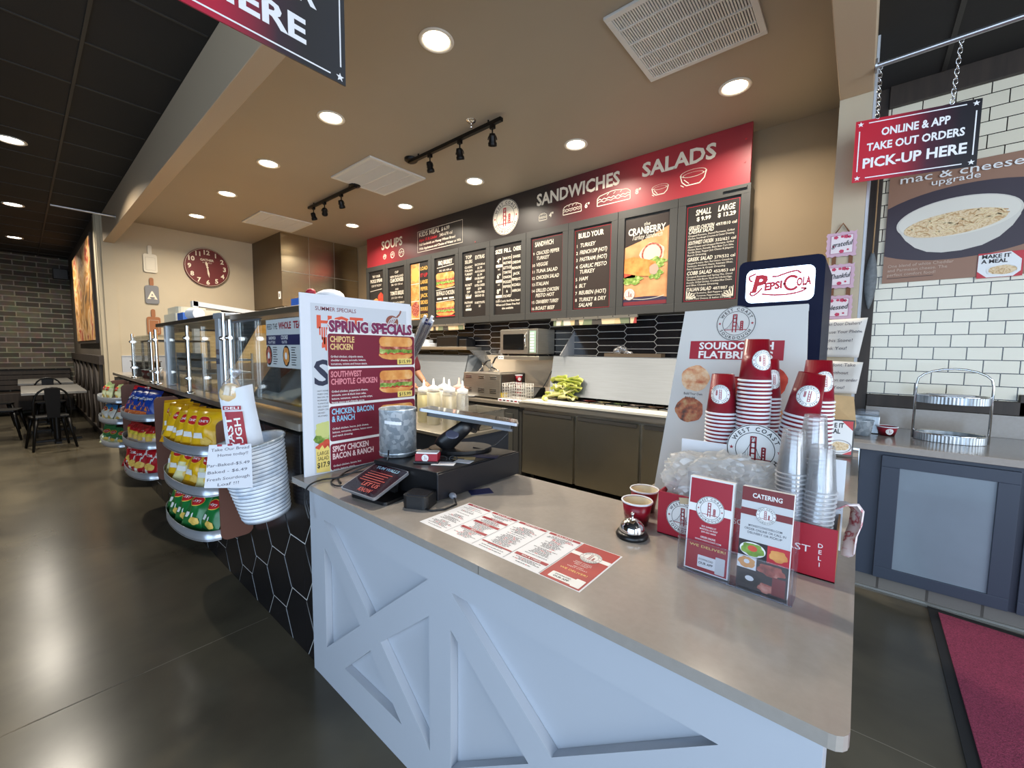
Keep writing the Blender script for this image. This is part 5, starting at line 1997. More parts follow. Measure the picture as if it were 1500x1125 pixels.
def chip_rack(label):
    """built with its right end panel at x=0, running to -x; wall at y=0"""
    t = thing('chip_rack', label, 'display rack', (0, 0, 0), 'chip racks on the tiled counter')
    Wd = .80
    for x in (0, -Wd):
        P = rrect(-.149, .395, .0, 1.03, .035, 5)
        MB().prism(P, -.006, .006, brown, Matrix(((0, 0, 1, x), (1, 0, 0, 0), (0, 1, 0, 0), (0, 0, 0, 1)))).build('end_panel', t, bevel=.001)
    mb = MB()
    for x in (-.12, -Wd + .12):
        mb.box(x - .02, x + .02, -.012, -.001, .40, 1.02, brown)
    mb.build('mount', t)
    for zb in (.405, .64, .852):
        n = 20
        pts = []
        for i in range(n + 1):
            a = PI * i / n
            pts.append((-Wd / 2 + (Wd / 2 - .006) * math.cos(a), -.145 - .135 * math.sin(a) ** .75))
        mb = MB()
        mb.prism(pts + [(-Wd + .006, -.02), (-.006, -.02)], zb, zb + .004, lipb)
        tr = mb.build('tray', t)
        vs, fs = [], []
        for i, (px, py) in enumerate(pts):
            cxx, cyy = -Wd / 2, -.10
            d = Vector((px - cxx, py - cyy)).normalized() * .003
            vs += [(px, py, zb - .004), (px, py, zb + .050), (px - d.x, py - d.y, zb + .050), (px - d.x, py - d.y, zb - .004)]
        for i in range(n):
            a, b = i * 4, i * 4 + 4
            fs += [(a, a + 1, b + 1, b), (a + 1, a + 2, b + 2, b + 1), (a + 2, a + 3, b + 3, b + 2)]
        MB().add(vs, fs, lip, True).build('lip', tr)
    return t


rk = chip_rack('nearest brown chip rack with steel trays, holding yellow and green bags')
rk.location = (-2.503, .775, 0)
copy_thing(rk, (-4.025, .775, 0), None, 'middle brown chip rack with steel trays, holding blue, mixed and red bags')
copy_thing(rk, (-5.585, .775, 0), None, 'farthest brown chip rack with steel trays, holding pale and green bags')


def chip_bag(name, label, col, col2, accent, band, Wb=.165, Hb=.225, T=.065, group=None, seed=0, foil=.28, spots=None):
    """pillow bag standing on its lower edge, front towards -y"""
    t = thing(name, label, 'chip bag', (0, 0, 0), group)
    rnd = random.Random(seed)
    nu, nv = 12, 14
    ph = [rnd.uniform(0, 6) for _ in range(6)]
    m1_, m2_, m3_ = M(col[0], col[1], foil), M(col2[0], col2[1], foil), M(accent[0], accent[1], foil)

    def pt(i, j, side):
        u, v = i / nu, j / nv
        k = (math.sin(PI * u) ** .55) * (math.sin(PI * min(1, max(0, (v - .07) / .86))) ** .6 if .07 < v < .93 else 0)
        wr = .006 * math.sin(7 * u + 5 * v + ph[0]) * k + .005 * math.sin(16 * v + ph[1] + 3 * u) * k + .004 * math.sin(19 * u - 6 * v + ph[2]) * k
        shrink = 1 - .10 * math.sin(PI * v)
        x = (u - .5) * Wb * shrink
        return (x, side * (T * .5 * k + wr * .8) + .004 * math.sin(5 * v + ph[3]), v * Hb)
    vs, fs1, fs2, fs3, fb_ = [], [], [], [], []
    for j in range(nv + 1):
        for i in range(nu + 1):
            vs.append(pt(i, j, -1))
    o = len(vs)
    for j in range(nv + 1):
        for i in range(nu + 1):
            vs.append(pt(i, j, 1) if 0 < i < nu and 0 < j < nv else pt(i, j, -1))
    for j in range(nv):
        for i in range(nu):
            a = j * (nu + 1) + i
            f = (a, a + 1, a + nu + 2, a + nu + 1)
            u, v = (i + .5) / nu, (j + .5) / nv
            key = band(u, v)
            (fs1, fs2, fs3)[key].append(f)
            fb_.append((o + a, o + a + nu + 1, o + a + nu + 2, o + a + 1))
    mb = MB()
    mb.add(vs, fs1 + fb_, m1_, True)
    mb.add(vs, fs2, m2_, True)
    mb.add(vs, fs3, m3_, True)
    mb.build('bag', t)
    s = Sheet(fn=lambda u, v, d: Vector((u, pt((u / Wb + .5) * nu, v / Hb * nv, -1)[1] - .002 - d, v)), eps=.0006)
    if spots:
        spots(s, Wb, Hb)
        s.build('print', t)
    return t


def lays_spots(txt):
    def f(s, w, h):
        s.ell(0, h * .68, w * .22, h * .11, M('bag_logo_red', (190, 36, 40), .3), 1, 20, 2)
        s.ring(0, h * .68, w * .20, w * .23, M('bag_logo_gold', (240, 206, 70), .3), 1, 24, sy=.75)
        s.text(txt, 0, h * .65, h * .055, white, 2, 'c', .02, w=w * .32)
        s.rect(-w * .3, h * .28, w * .05, h * .40, white, 1)
        s.ell(w * .14, h * .22, w * .2, h * .09, M('bag_chip_gold', (230, 190, 90), .5), 2, 14, 2, wob=.08)
    return f


def fritos_spots(txt):
    def f(s, w, h):
        s.rect(-w * .34, h * .58, w * .34, h * .76, M('bag_logo_red', None), 1)
        s.text(txt, 0, h * .63, h * .085, white, 2, 'c', .03, w=w * .58)
        s.ell(0, h * .3, w * .26, h * .12, M('bag_chip_gold', None), 1, 14, 2, wob=.1)
    return f


def dor_spots(s, w, h):
    s.poly([(-w * .38, h * .52), (w * .38, h * .62), (w * .36, h * .78), (-w * .36, h * .68)], ink, 1)
    s.text('NACHO', 0, h * .60, h * .075, white, 2, 'c', .03, w=w * .56, rot=.1)
    for k in range(4):
        u, v = random.uniform(-.25, .25) * w, random.uniform(.18, .42) * h
        s.poly([(u - w * .13, v - h * .04), (u + w * .13, v - h * .05), (u + w * .02, v + h * .09)], M('bag_chip_orange', (232, 140, 50), .5), 1 + k % 2)


bagdefs = dict(
    yellow=chip_bag('chip_bag', '', ('bag_yellow', (226, 176, 24)), ('bag_yellow_dark', (196, 140, 20)), ('bag_white', (232, 230, 220)), lambda u, v: 1 if v < .12 or v > .9 else 0, seed=1, spots=lays_spots('CHIPS')),
    baked=chip_bag('chip_bag', '', ('bag_yellow', None), ('bag_pale_cream', (232, 226, 170)), ('bag_white', None), lambda u, v: 1 if v < .5 and u + v < .95 else 0, seed=2, spots=lays_spots('BAKED')),
    green=chip_bag('chip_bag', '', ('bag_green', (24, 110, 52)), ('bag_green_dark', (14, 74, 36)), ('bag_white', None), lambda u, v: 1 if v > .88 or v < .1 else 0, seed=3, spots=lays_spots("LAYS")),
    blue=chip_bag('chip_bag', '', ('bag_blue', (24, 62, 150)), ('bag_blue_dark', (16, 34, 100)), ('bag_orange', (222, 110, 40)), lambda u, v: 2 if v < .22 and u < .6 else (1 if v > .85 else 0), seed=4, spots=dor_spots),
    red=chip_bag('chip_bag', '', ('bag_red', (176, 26, 36)), ('bag_white', None), ('bag_red_dark', (122, 16, 30)), lambda u, v: 1 if abs(u - v * .6 - .25) < .07 else (2 if v < .1 else 0), seed=5, spots=fritos_spots('DORITOS')),
    mixed=chip_bag('chip_bag', '', ('bag_mix_red', (170, 44, 40)), ('bag_mix_yellow', (226, 200, 70)), ('bag_mix_cream', (226, 206, 196)), lambda u, v: 1 if .35 < v < .62 else (2 if v < .35 else 0), .13, .15, .05, seed=6, spots=fritos_spots('CORN')),
    pale=chip_bag('chip_bag', '', ('bag_pale_green', (206, 212, 170)), ('bag_sage', (150, 170, 120)), ('bag_white', None), lambda u, v: 1 if v > .7 else 0, .14, .17, .05, seed=7, spots=lays_spots('SUN')),
    whiteblue=chip_bag('chip_bag', '', ('bag_white', None), ('bag_sky', (60, 130, 190)), ('bag_pale_green', None), lambda u, v: 1 if v > .72 else (2 if v < .25 else 0), .14, .17, .05, seed=8, spots=lays_spots('POP')),
    dgreen=chip_bag('chip_bag', '', ('bag_leaf_green', (60, 120, 70)), ('bag_pale_green', None), ('bag_green_dark', None), lambda u, v: 1 if v < .3 else 0, .14, .17, .05, seed=9, spots=lays_spots('CRISP')),
)
used = {}
ords = ['rightmost', 'second from right', 'third from right', 'fourth from right', 'fifth from right', 'sixth from right', 'seventh from right', 'eighth from right', 'ninth from right', 'tenth from right']
rnd = random.Random(21)


def stock(xr, ztray, seq, rackname, trayname, step, y0=.63, tilt=-20, yaw=28, x0=.10, colname=None):
    names = {'yellow': 'yellow', 'baked': 'yellow and cream', 'green': 'green', 'blue': 'blue', 'red': 'red', 'mixed': 'red and yellow', 'pale': 'pale green', 'whiteblue': 'white and blue', 'dgreen': 'leaf green', 'redblue': 'red'}
    for k, kind in enumerate(seq):
        loc = (xr - x0 - k * step, y0 - .095 * math.sin(PI * (x0 + k * step) / .8) + rnd.uniform(-.012, .012), ztray + .008)
        rot = (R(tilt + rnd.uniform(-5, 5)), R(rnd.uniform(-6, 6)), R(yaw + rnd.uniform(-9, 9)))
        lab = '%s chip bag, %s in the %s tray of the %s rack' % (names[kind], ords[k], trayname, rackname)
        grp = 'chip bags in the %s rack' % rackname
        src = bagdefs[kind]
        if kind not in used:
            used[kind] = 1
            src.location, src.rotation_euler = loc, rot
            src['label'], src['group'] = lab, grp
        else:
            copy_thing(src, loc, rot, lab, grp)


stock(-2.503, .856, ['yellow'] * 8, 'nearest', 'top', .085, yaw=34)
stock(-2.503, .644, ['baked', 'yellow', 'baked', 'yellow', 'baked', 'yellow'], 'nearest', 'middle', .115, yaw=26)
stock(-2.503, .409, ['green'] * 6, 'nearest', 'bottom', .118, yaw=16)
stock(-4.025, .856, ['blue', 'blue', 'blue', 'red', 'blue', 'blue', 'red', 'red'], 'middle', 'top', .085, tilt=-26, yaw=24)
stock(-4.025, .644, ['mixed'] * 7, 'middle', 'middle', .096, tilt=-24, yaw=20)
stock(-4.025, .409, ['red'] * 6, 'middle', 'bottom', .115, yaw=34)
stock(-5.585, .856, ['pale'] * 5, 'farthest', 'top', .125, yaw=10)
stock(-5.585, .644, ['whiteblue'] * 5, 'farthest', 'middle', .125, yaw=10)
stock(-5.585, .409, ['dgreen'] * 5, 'farthest', 'bottom', .125, yaw=32)

# ------------------------------------------------------------------ bread bucket on the tiled wall
bw = M_ramp('whitewashed_zinc', [(.3, (176, 190, 208)), (.5, (222, 228, 236)), (.7, (236, 240, 244))], 16, .5)
bk = thing('wall_bucket', 'whitewashed ribbed metal bucket hung on the tiles right of the nearest rack', 'bucket', (-1.99, .66, .68))
ax0, ax1 = Vector((-1.985, .675, .665)), Vector((-1.995, .615, 1.005))
q = (ax1 - ax0).to_track_quat('Z', 'Y').to_matrix().to_4x4()
XB = Matrix.Translation(ax0) @ q
Lb = (ax1 - ax0).length
prof = [(.0001, .004), (.088, .004), (.092, 0)]
nr = 19
for k in range(nr * 4 + 1):
    z = .012 + (Lb - .03) * k / (nr * 4)
    r = .094 + (.134 - .094) * z / Lb
    prof.append((r + .0028 * math.sin(2 * PI * k / 4), z))
prof += [(.136, Lb - .01), (.139, Lb - .004), (.136, Lb), (.131, Lb - .004), (.09, .02), (.0001, .018)]
MB(XB).lathe(prof, bw, 40).build('pail', bk)
ribm = M('bucket_groove', (96, 106, 120), .6)
mb = MB(XB)
for k in range(nr):
    z = .012 + (Lb - .03) * (k + .75) / nr
    r = .094 + (.134 - .094) * z / Lb - .0026
    mb.lathe([(r, z - .0022), (r + .0022, z), (r, z + .0022)], ribm, 40)
mb.build('grooves', bk)
MB(XB).lathe([(.1375, Lb - .012), (.1415, Lb - .004), (.1375, Lb + .003), (.133, Lb - .004)], galv, 40).build('rim', bk)
# bag of bread standing in it

pb = thing('bread_bag', 'white paper bag with red TOAST print and a wrapped loaf standing in the metal bucket', 'bread bag', (-1.98, .6, 1.0))
UB = Vector((.45, .89, 0)).normalized()
OB = Vector((-1.985, .605, 1.0))
paperb = M('bag_paper', (222, 226, 232), .8, noise=(.05, 5))


def bag_shape(side):
    vs, fs = [], []
    n = 10
    for i in range(n + 1):
        v = -.19 + .41 * i / n
        l = -.060 - .032 * (v + .19) / .41
        r = .090 - .062 * (v + .19) / .41
        for j in range(9):
            q = j / 8
            th = .028 * math.sin(PI * q) ** .6 * (1 - .25 * i / n)
            w = .003 * math.sin(9 * q + 4 * v * 10) + .002 * math.sin(23 * q)
            u = l + (r - l) * q
            vs.append((u, v + (.0 if i < n else .030 * q), side * th + w))
    for i in range(n):
        for j in range(8):
            a = i * 9 + j
            fs.append((a, a + 1, a + 10, a + 9))
    return vs, fs


FB = frame(OB, UB, (0, 0, 1))
mb = MB()
for sd_ in (1, -1):
    vs, fs = bag_shape(sd_)
    mb.add(vs, fs, paperb, True, FB)
mb.build('paper_sack', pb)


def bagfn(u, v, d):
    f = (v + .19) / .41
    l, r = -.060 - .032 * f, .090 - .062 * f
    q = min(1, max(0, (u - l) / (r - l)))
    return FB @ Vector((u, v, .028 * math.sin(PI * q) ** .6 * (1 - .25 * f) + .0042 + d))


s = Sheet(fn=bagfn, eps=.0006)


def grid_rect(s, fu0, fu1, v0, v1, m, l, n=8, k=6):
    for i in range(n):
        a, b = v0 + (v1 - v0) * i / n, v0 + (v1 - v0) * (i + 1) / n
        for j in range(k):
            c0, c1 = j / k, (j + 1) / k
            s.poly([(fu0(a) + (fu1(a) - fu0(a)) * c0, a), (fu0(a) + (fu1(a) - fu0(a)) * c1, a), (fu0(b) + (fu1(b) - fu0(b)) * c1, b), (fu0(b) + (fu1(b) - fu0(b)) * c0, b)], m, l)


grid_rect(s, lambda v: -.060 - .10 * (v - .02), lambda v: .010 - .10 * (v - .02) - .005, -.15, .138, red, 1)
grid_rect(s, lambda v: -.078, lambda v: -.012, .145, .162, red, 1, 2)
s.text('DELI', -.045, .148, .011, white, 2, 'c', .02, w=.052)
s.text('TOAST', -.040, .02, .024, white, 2, 'c', .02, w=.20, rot=R(95))
s.text('DOUGH', -.008, .012, .024, white, 2, 'c', .02, w=.20, rot=R(95))
s.build('print', pb)
loafm = M_ramp('loaf_crust', [(.3, (206, 164, 104)), (.6, (228, 200, 150)), (.8, (238, 222, 186))], 9, .6)
mb = MB(FB)
mb.sphere((-.052, .212, 0), .042, loafm, 18, 12, (.95, 1.05, .6))
mb.build('loaf', pb)
mb = MB(FB)
mb.lathe([(.037, -.02), (.036, .02), (.020, .045), (.008, .055), (.018, .068), (.026, .085), (.020, .092)], M_clear('bread_film', gloss=.10, rough=.15, body=.12), 18, Matrix.Translation((-.050, .225, 0)) @ Matrix.Rotation(R(-90), 4, 'X') @ Matrix.Rotation(R(12), 4, 'Y'), sy=.7)
mb.build('film_twist', pb)

# handwritten note on the bucket
nt_ = thing('handwritten_note', 'white note about take-home bread prices taped to the metal bucket', 'note', (-1.86, .5, .9))
s = Sheet((-1.865, .498, .9), (.45, .89, 0), (0, 0, 1), eps=.0006)
P = [(-.078, -.036), (.082, -.053), (.083, .124), (-.056, .130)]
s.poly(P, M('note_paper', (214, 216, 222), .8), 0)
s.mb.add([s.P(p[0], p[1], -.001) for p in P], [(3, 2, 1, 0)], M('note_paper', None))
s.build('sheet', nt_)
s = Sheet((-1.865, .498, .9), (.45, .89, 0), (0, 0, 1), eps=.0006)
pen = M('pen_grey', (70, 68, 84), .7)
for tx, u, v, w in (('Take Our Bread', .012, .105, .125), ('Home today!!', .02, .083, .10), ('Par-Baked-$5.49', .004, .045, .14), ('Baked - $6.49', .0, .018, .13), ('Fresh Sourdough', .002, -.010, .14), ('Loaf !!!', .0, -.033, .07)):
    s.text(tx, u, v, .012, pen, 1, 'c', .0, w=w, shear=.15, rot=R(2))
for u in (-.03, .004, .045):
    s.rect(u, .122, u + .016, .130, red, 1)
s.build('handwriting', nt_)

# ------------------------------------------------------------------ specials board on the service counter
sb = thing('specials_board', 'tall white board with summer and SPRING SPECIALS posters at the end of the service counter', 'poster board', (-1.83, 1.05, .842))
O = (-1.822, .775, .8425)
foam = M('foam_board_white', (226, 230, 238), .6)
s = Sheet(O, (0, 1, 0), (0, 0, 1), eps=.0006)
s.slab(-.004, 0, .556, .796, .008, foam)
s.build('foam_board', sb)
s = Sheet(O, (0, 1, 0), (0, 0, 1), eps=.0006)
pale = M('poster_pale_blue', (206, 212, 220), .5)
orange = M('poster_orange', (224, 90, 60), .5)
s.rect(.04, .004, .53, .757, pale, 1)
s.text('SUMMER SPECIALS', .155, .727, .018, M('poster_maroon', (122, 40, 58), .5), 2, 'c', .005, w=.19)
s.text('HOT', .175, .652, .055, orange, 2, 'c', .04, w=.22)
for k in range(5):
    u = .075 + k * .01
    s.rect(u, .62 - .02 * (k % 3), u + .006, .655, orange, 2)
s.ell(.105, .585, .02, .03, orange, 2, wob=.2)
s.text('S', .085, .40, .115, M('poster_slate', (40, 46, 70), .5), 2, 'c', .02, w=.075)
for k in range(9):
    s.text(['HOT HONEY', 'FRIED CHICKEN', 'BACON, HAM', 'ROMAINE', 'TOMATOES', 'RED ONION', 'CRISPY ONION', 'HONEY', 'MUSTARD'][k], .06, .37 - .014 * k, .007, ink, 2, 'l', .0)
s.ell(.10, .16, .055, .06, lett, 2, wob=.12)
s.ell(.085, .20, .04, .035, M('avocado_print', (206, 210, 130), .5), 3, wob=.1)
s.ell(.10, .12, .05, .03, tomat, 3, wob=.12)
s.poly([(.046, .01), (.108, .004), (.112, .10), (.10, .125), (.085, .112), (.075, .13), (.06, .112), (.046, .12)], yellow, 4)
s.text('LARGE', .078, .085, .018, ink, 5, 'c', .0, w=.05)
s.text('SALAD', .078, .062, .018, ink, 5, 'c', .0, w=.05)
s.text('$17.99', .085, .03, .024, ink, 5, 'c', .02, w=.07)
s.ell(.445, .70, .036, .030, M('honey_dipper', (146, 84, 70), .5), 2)
for k in range(4):
    s.line([(.415 + k * .01, .675 + k * .004), (.43 + k * .014, .705 + k * .005), (.452 + k * .008, .722 - k * .002)], .004, pale, 3)
s.line([(.47, .72), (.49, .74), (.497, .757)], .009, M('honey_dipper', None), 2)
s.build('summer_print', sb)
# spring poster: a sheet of its own taped in front
s = Sheet((-1.816, .775, .8425), (0, 1, 0), (0, 0, 1), eps=.0006)
burg = M('poster_burgundy', (122, 28, 52), .42)
s.slab(.107, .004, .577, .645, .0015, white)
s.build('spring_sheet', sb)
s = Sheet((-1.816, .775, .8425), (0, 1, 0), (0, 0, 1), eps=.0006)
s.text('SPRING SPECIALS', .337, .637, .052, white, 1, 'c', .085, w=.455)
s.text('SPRING SPECIALS', .337, .638, .050, M('poster_plum', (126, 40, 84), .5), 3, 'c', .05, w=.445)
gold = M('poster_gold', (232, 196, 130), .5)
pink = M('poster_pink', (226, 140, 150), .5)
sky = M('poster_sky', (150, 206, 236), .5)
for (v0, v1, cc, ttl, body, price) in ((.480, .628, gold, ['CHIPOTLE', 'CHICKEN'], ['Grilled chicken, chipotle sauce,', 'cheddar cheese, avocado, lettuce,', 'tomatoes, onions and house sauce.'], 1),
                                       (.312, .470, pink, ['SOUTHWEST', 'CHIPOTLE CHICKEN'], ['Grilled chicken, pepperjack cheese,', 'avocado, corn & black bean salsa,', 'lettuce, tomatoes, onions, tortilla strips,', 'house sauce and chipotle sauce.'], 1),
                                       (.140, .300, sky, ['CHICKEN, BACON', '& RANCH'], ['Grilled chicken, bacon, jack cheese,', 'lettuce, tomatoes, onions, house sauce', 'and ranch dressing.'], 1),
                                       (.006, .128, M('poster_palepink', (240, 214, 214), .5), ['SPICY CHICKEN', 'BACON & RANCH'], ['Grilled chicken, bacon, hot', 'sauce, lettuce, ranch'], 0)):
    s.rr(.109, v0, .575, v1, .012, burg, 1)
    v = v1 - .037
    for tx in ttl:
        s.text(tx, .119, v, .027, cc, 2, 'l', .03, w=min(.30, glyphs(tx, .03)[2] * .0185))
        v -= .034
    v -= .002
    for tx in body:
        s.text(tx, .121, v, .0095, white, 2, 'l', .01, w=min(.26, glyphs(tx, .01)[2] * .0092))
        v -= .0165
    if price:
        s.eps = .0004
        sandwich(s, .463, v0 + .085, .20, .115, 2)
        s.rr(.467, v0 + .004, .556, v0 + .034, .004, yellow, 8)
        s.text('$15.99', .512, v0 + .010, .018, ink, 9, 'c', .01, w=.072)
        s.eps = .0006
s.build('spring_print', sb)
# second white board right behind it
MB().box(-1.852, -1.840, .80, 1.352, .8425, 1.632, foam).build('foam_board', None, label='plain white board standing right behind the specials board', cat='board')

# ------------------------------------------------------------------ register group
dr = thing('cash_drawer', 'wide black cash drawer carrying the register on the service counter', 'cash drawer', (-1.33, 1.18, .842))
F = frame((-1.158, .956, .842), (0.006, 1, 0), (-1, .006, 0))    # u along +y, v along -x
F = Matrix(((-.35 / .36, .006, 0, -1.158), (-.055 / .36, 1, 0, .956), (0, 0, 1, 0), (0, 0, 0, 1)))
mb = MB(F)
mb.box(.004, .352, .006, .462, .852, .953, blackp)
mb.build('case', dr, bevel=.004)
mb = MB(F)
mb.box(-.004, .004, .0, .466, .850, .948, M('drawer_front_black', (26, 27, 32), .3))
mb.build('drawer_front', dr, bevel=.002)
mb = MB(F)
for a in (.03, .33):
    for b in (.04, .43):
        mb.cyl((a, b, .842), (a, b, .852), .012, blackp, 10)
mb.build('feet', dr)
ps_ = thing('register_terminal', 'black register stand with a wide touch screen seen from behind on the cash drawer', 'register', (-1.38, 1.23, .954))
mb = MB()
mb.prism([(p[0] * .14, p[1] * .10) for p in [(math.cos(2 * PI * i / 28), math.sin(2 * PI * i / 28)) for i in range(28)]], .9545, .968, blackp, place((-1.36, 1.26, 0), (0, 0, R(50))))
mb.build('base', ps_, bevel=.004)
mb = MB()
arm = [(-1.40, 1.19, .972), (-1.39, 1.195, .99), (-1.36, 1.215, 1.02), (-1.325, 1.24, 1.055), (-1.30, 1.26, 1.085)]
mb.tube(arm, [.042, .044, .04, .034, .03], blackp, 14, flat=.55)
mb.build('arm', ps_)
mb = MB()
mb.sphere((0, 0, 0), .03, M('register_badge', (74, 76, 92), .25), 18, 10, (1.0, .75, .18))
for v_ in range(len(mb.v)):
    mb.v[v_] = place((-1.343, 1.195, 1.036), (R(52), R(8), R(38))) @ mb.v[v_]
mb.build('logo_plate', ps_)
XS = frame((-1.30, 1.25, 1.118), (.93, -.36, 0), (.36, .93, .03))
XS = frame((-1.295, 1.262, 1.118), (.765, .644, -.15), (-.64, .75, -.09))
MB(XS).rbox(-.208, .208, -.11, .13, -.008, .004, .012, M('screen_silver_edge', (150, 150, 154), .3, .7)).build('screen_shell', ps_, bevel=.003)
MB(XS).rbox(-.175, .185, -.10, .12, -.024, -.0082, .012, blackp).build('screen_back', ps_, bevel=.006)
MB(XS).rbox(-.20, .20, -.102, .122, .0042, .005, .01, M('dark_glass', None)).build('glass', ps_)
MB().cyl((-1.30, 1.265, 1.055), (-1.30, 1.305, 1.095), .03, blackp, 14).build('hinge', ps_, bevel=.003)
MB(XS).rbox(.10, .19, -.08, .03, -.036, -.0242, .01, M('reader_grey', (84, 86, 92), .3)).build('card_slot', ps_, bevel=.004)
MB().tube([(-1.175, 1.36, 1.075), (-1.16, 1.35, 1.04), (-1.20, 1.32, .99), (-1.25, 1.30, .965), (-1.30, 1.28, .971)], .003, blackp, 6).build('cable', ps_)
cc_ = thing('tin_canister', 'galvanised metal canister with a paper strip standing on the cash drawer', 'canister', (-1.53, 1.03, .955))
XC = Matrix.Translation((-1.505, 1.03, .955))
MB(XC).lathe([(.0001, .002), (.074, .002), (.077, .0), (.077, .19), (.079, .194), (.077, .199), (.073, .196), (.072, .006), (.0001, .006)], galv, 40).build('body', cc_)
MB(XC).lathe([(.0775, .011), (.079, .014), (.0775, .017)], galv, 40).build('seam', cc_)
s = Sheet(fn=lambda u, v, d: XC @ Vector(((.0778 + d) * math.cos(R(-40) + u / .077), (.0778 + d) * math.sin(R(-40) + u / .077), v)), eps=.0004)
for k in range(6):
    s.rect(-.05 + k * .012, .142 - k * .0012, -.038 + k * .012, .155 - k * .0012, paper, 1)
s.build('paper_strip', cc_)
# menu tubes sticking up behind the board
mb = MB()
XT = place((-1.98, 1.45, 1.40), (R(-4), R(28), R(30)))
t = thing('straw_bundle', 'bundle of wrapped straws in a clear sleeve sticking up behind the specials board', 'straws', (-2.1, 1.6, 1.30))
MB(place((-2.205, 1.60, 1.32), (R(0), R(36), 0))).lathe([(.024, 0), (.040, .31)], bagm, 16).build('sleeve', t)
mb = MB(place((-2.205, 1.60, 1.32), (R(0), R(36), 0)))
for k in range(7):
    a = 2 * PI * k / 7
    mb.cyl((.014 * math.cos(a), .014 * math.sin(a), .01), (.027 * math.cos(a), .027 * math.sin(a), .32 + .015 * (k % 3)), .009, M('straw_paper', (216, 222, 232), .5) if k % 3 else navy, 8)
mb.build('straws', t)
MB().cyl((-2.21, 1.60, .0), (-2.21, 1.60, 1.33), .022, steel, 14).build('holder_post', t)
MB().cyl((-2.21, 1.60, .0), (-2.21, 1.60, .02), .15, steel, 20).build('holder_stand', t)

ch_ = thing('card_holder', 'red business card box with the round badge on the cash drawer', 'card holder', (-1.29, 1.01, .955))
FC = frame((-1.335, .985, .9545), (.80, .60, 0), (0, 0, 1))
MB(FC).box(.005, .095, 0, .035, -.055, .0, red).build('box', ch_, bevel=.002)
MB(FC).box(.0, .10, 0, .008, -.06, .012, blackp).build('tray', ch_, bevel=.001)
MB(FC).box(.008, .092, .0352, .0402, -.05, -.008, white).build('cards', ch_)
s = Sheet((FC @ Vector((0, 0, .0006)))[:], (.80, .60, 0), (0, 0, 1), eps=.0003)
s.logo(.046, .02, .0145, white, red, dark, 1, text=False, cables=False, seg=20)
s.build('badge', ch_)
MB().box(-.045, .045, -.025, .025, 0, .001, paper, place((-1.235, 1.055, .9548), (0, 0, R(35)))).build('receipt', label='white slip lying on the near edge of the cash drawer', cat='paper')
MB().box(-.035, .035, -.022, .022, 0, .001, paper, place((-1.20, 1.13, .9548), (0, 0, R(20)))).build('receipt', label='white folded slip behind the keys on the cash drawer', cat='paper')
MB().box(-.045, .045, -.02, .02, 0, .001, M('card_kraft', (196, 170, 120), .6), place((-1.235, 1.165, .9548), (0, 0, R(40)))).build('gift_card', label='tan card on the cash drawer before the register base', cat='card')
MB().box(-.05, .05, -.022, .022, 0, .001, navy, place((-1.19, 1.25, .9548), (0, 0, R(30)))).build('gift_card', label='dark blue card on the cash drawer right of the register base', cat='card')
kb = thing('glasses', 'pair of dark glasses lying folded among the slips on the cash drawer', 'glasses', (-1.26, 1.09, .956))
for k in (0, 1):
    mb = MB(place((-1.275 + .03 * k, 1.085 + .028 * k, .962), (R(70), 0, R(40))))
    mb.tube([(.016 * math.cos(2 * PI * i / 14), .011 * math.sin(2 * PI * i / 14), 0) for i in range(14)], .002, blackp, 5, True)
    mb.build('rim', kb)
MB().tube([(-1.285, 1.075, .966), (-1.25, 1.13, .958), (-1.22, 1.15, .957)], .0018, blackp, 5).build('temple', kb)

tb = thing('customer_tablet', 'customer-facing payment tablet leaning on a black stand at the counter front', 'tablet', (-1.38, .84, .842))
MB().prism(rrect(-.095, -.075, .095, .075, .015), 0, .012, blackp, place((-1.375, .87, .8422), (0, 0, R(10)))).build('stand_base', tb, bevel=.003)
MB().prism([(-.05, 0), (.05, 0), (.04, .075), (-.04, .075)], -.006, .006, blackp, place((-1.385, .895, .853), (R(70), 0, R(10)))).build('stand_neck', tb, bevel=.002)
p0, p1, p3 = Vector((-1.478, .752, .880)), Vector((-1.288, .772, .878)), Vector((-1.508, .93, .945))
UT = (p1 - p0).normalized()
VT = (p3 - p0)
VT = (VT - UT * VT.dot(UT)).normalized()
s = Sheet(p0, UT, VT, eps=.0005)
s.slab(0, 0, .20, .175, .010, M('tablet_silver', (176, 178, 184), .3, .7), .012)
s.build('shell', tb)
s = Sheet(p0, UT, VT, eps=.0005)
s.rr(.004, .004, .196, .171, .010, M('tablet_screen', (34, 16, 24), .08), 1)
s.build('screen', tb)
s = Sheet(p0, UT, VT, eps=.0005)
tsk = M('tablet_text_blue', (150, 190, 210), .3)
trd = M('tablet_text_red', (190, 90, 80), .3)
s.text('YUM WALLS', .1, .145, .016, tsk, 3, 'c', .03, w=.13)
for k in range(5):
    s.rect(.03, .122 - k * .013, .16 - .01 * (k % 3), .126 - k * .013, trd, 3)
s.text('LET US', .115, .045, .02, trd, 3, 'c', .03, w=.09)
s.text('KNOW', .12, .015, .02, trd, 3, 'c', .03, w=.07)
s.build('display', tb)
rd_ = thing('card_reader', 'small black card reader puck on the worktop before the cash drawer', 'card reader', (-1.175, .90, .842))
MB().prism(rrect(-.05, -.045, .05, .045, .02), 0, .045, blackp, place((-1.19, .905, .8422), (0, 0, R(25)))).build('body', rd_, bevel=.008)
MB().prism(rrect(-.04, -.036, .04, .036, .015), .0452, .048, M('reader_top', (44, 44, 48), .2), place((-1.19, .905, .8422), (0, 0, R(25)))).build('top', rd_)
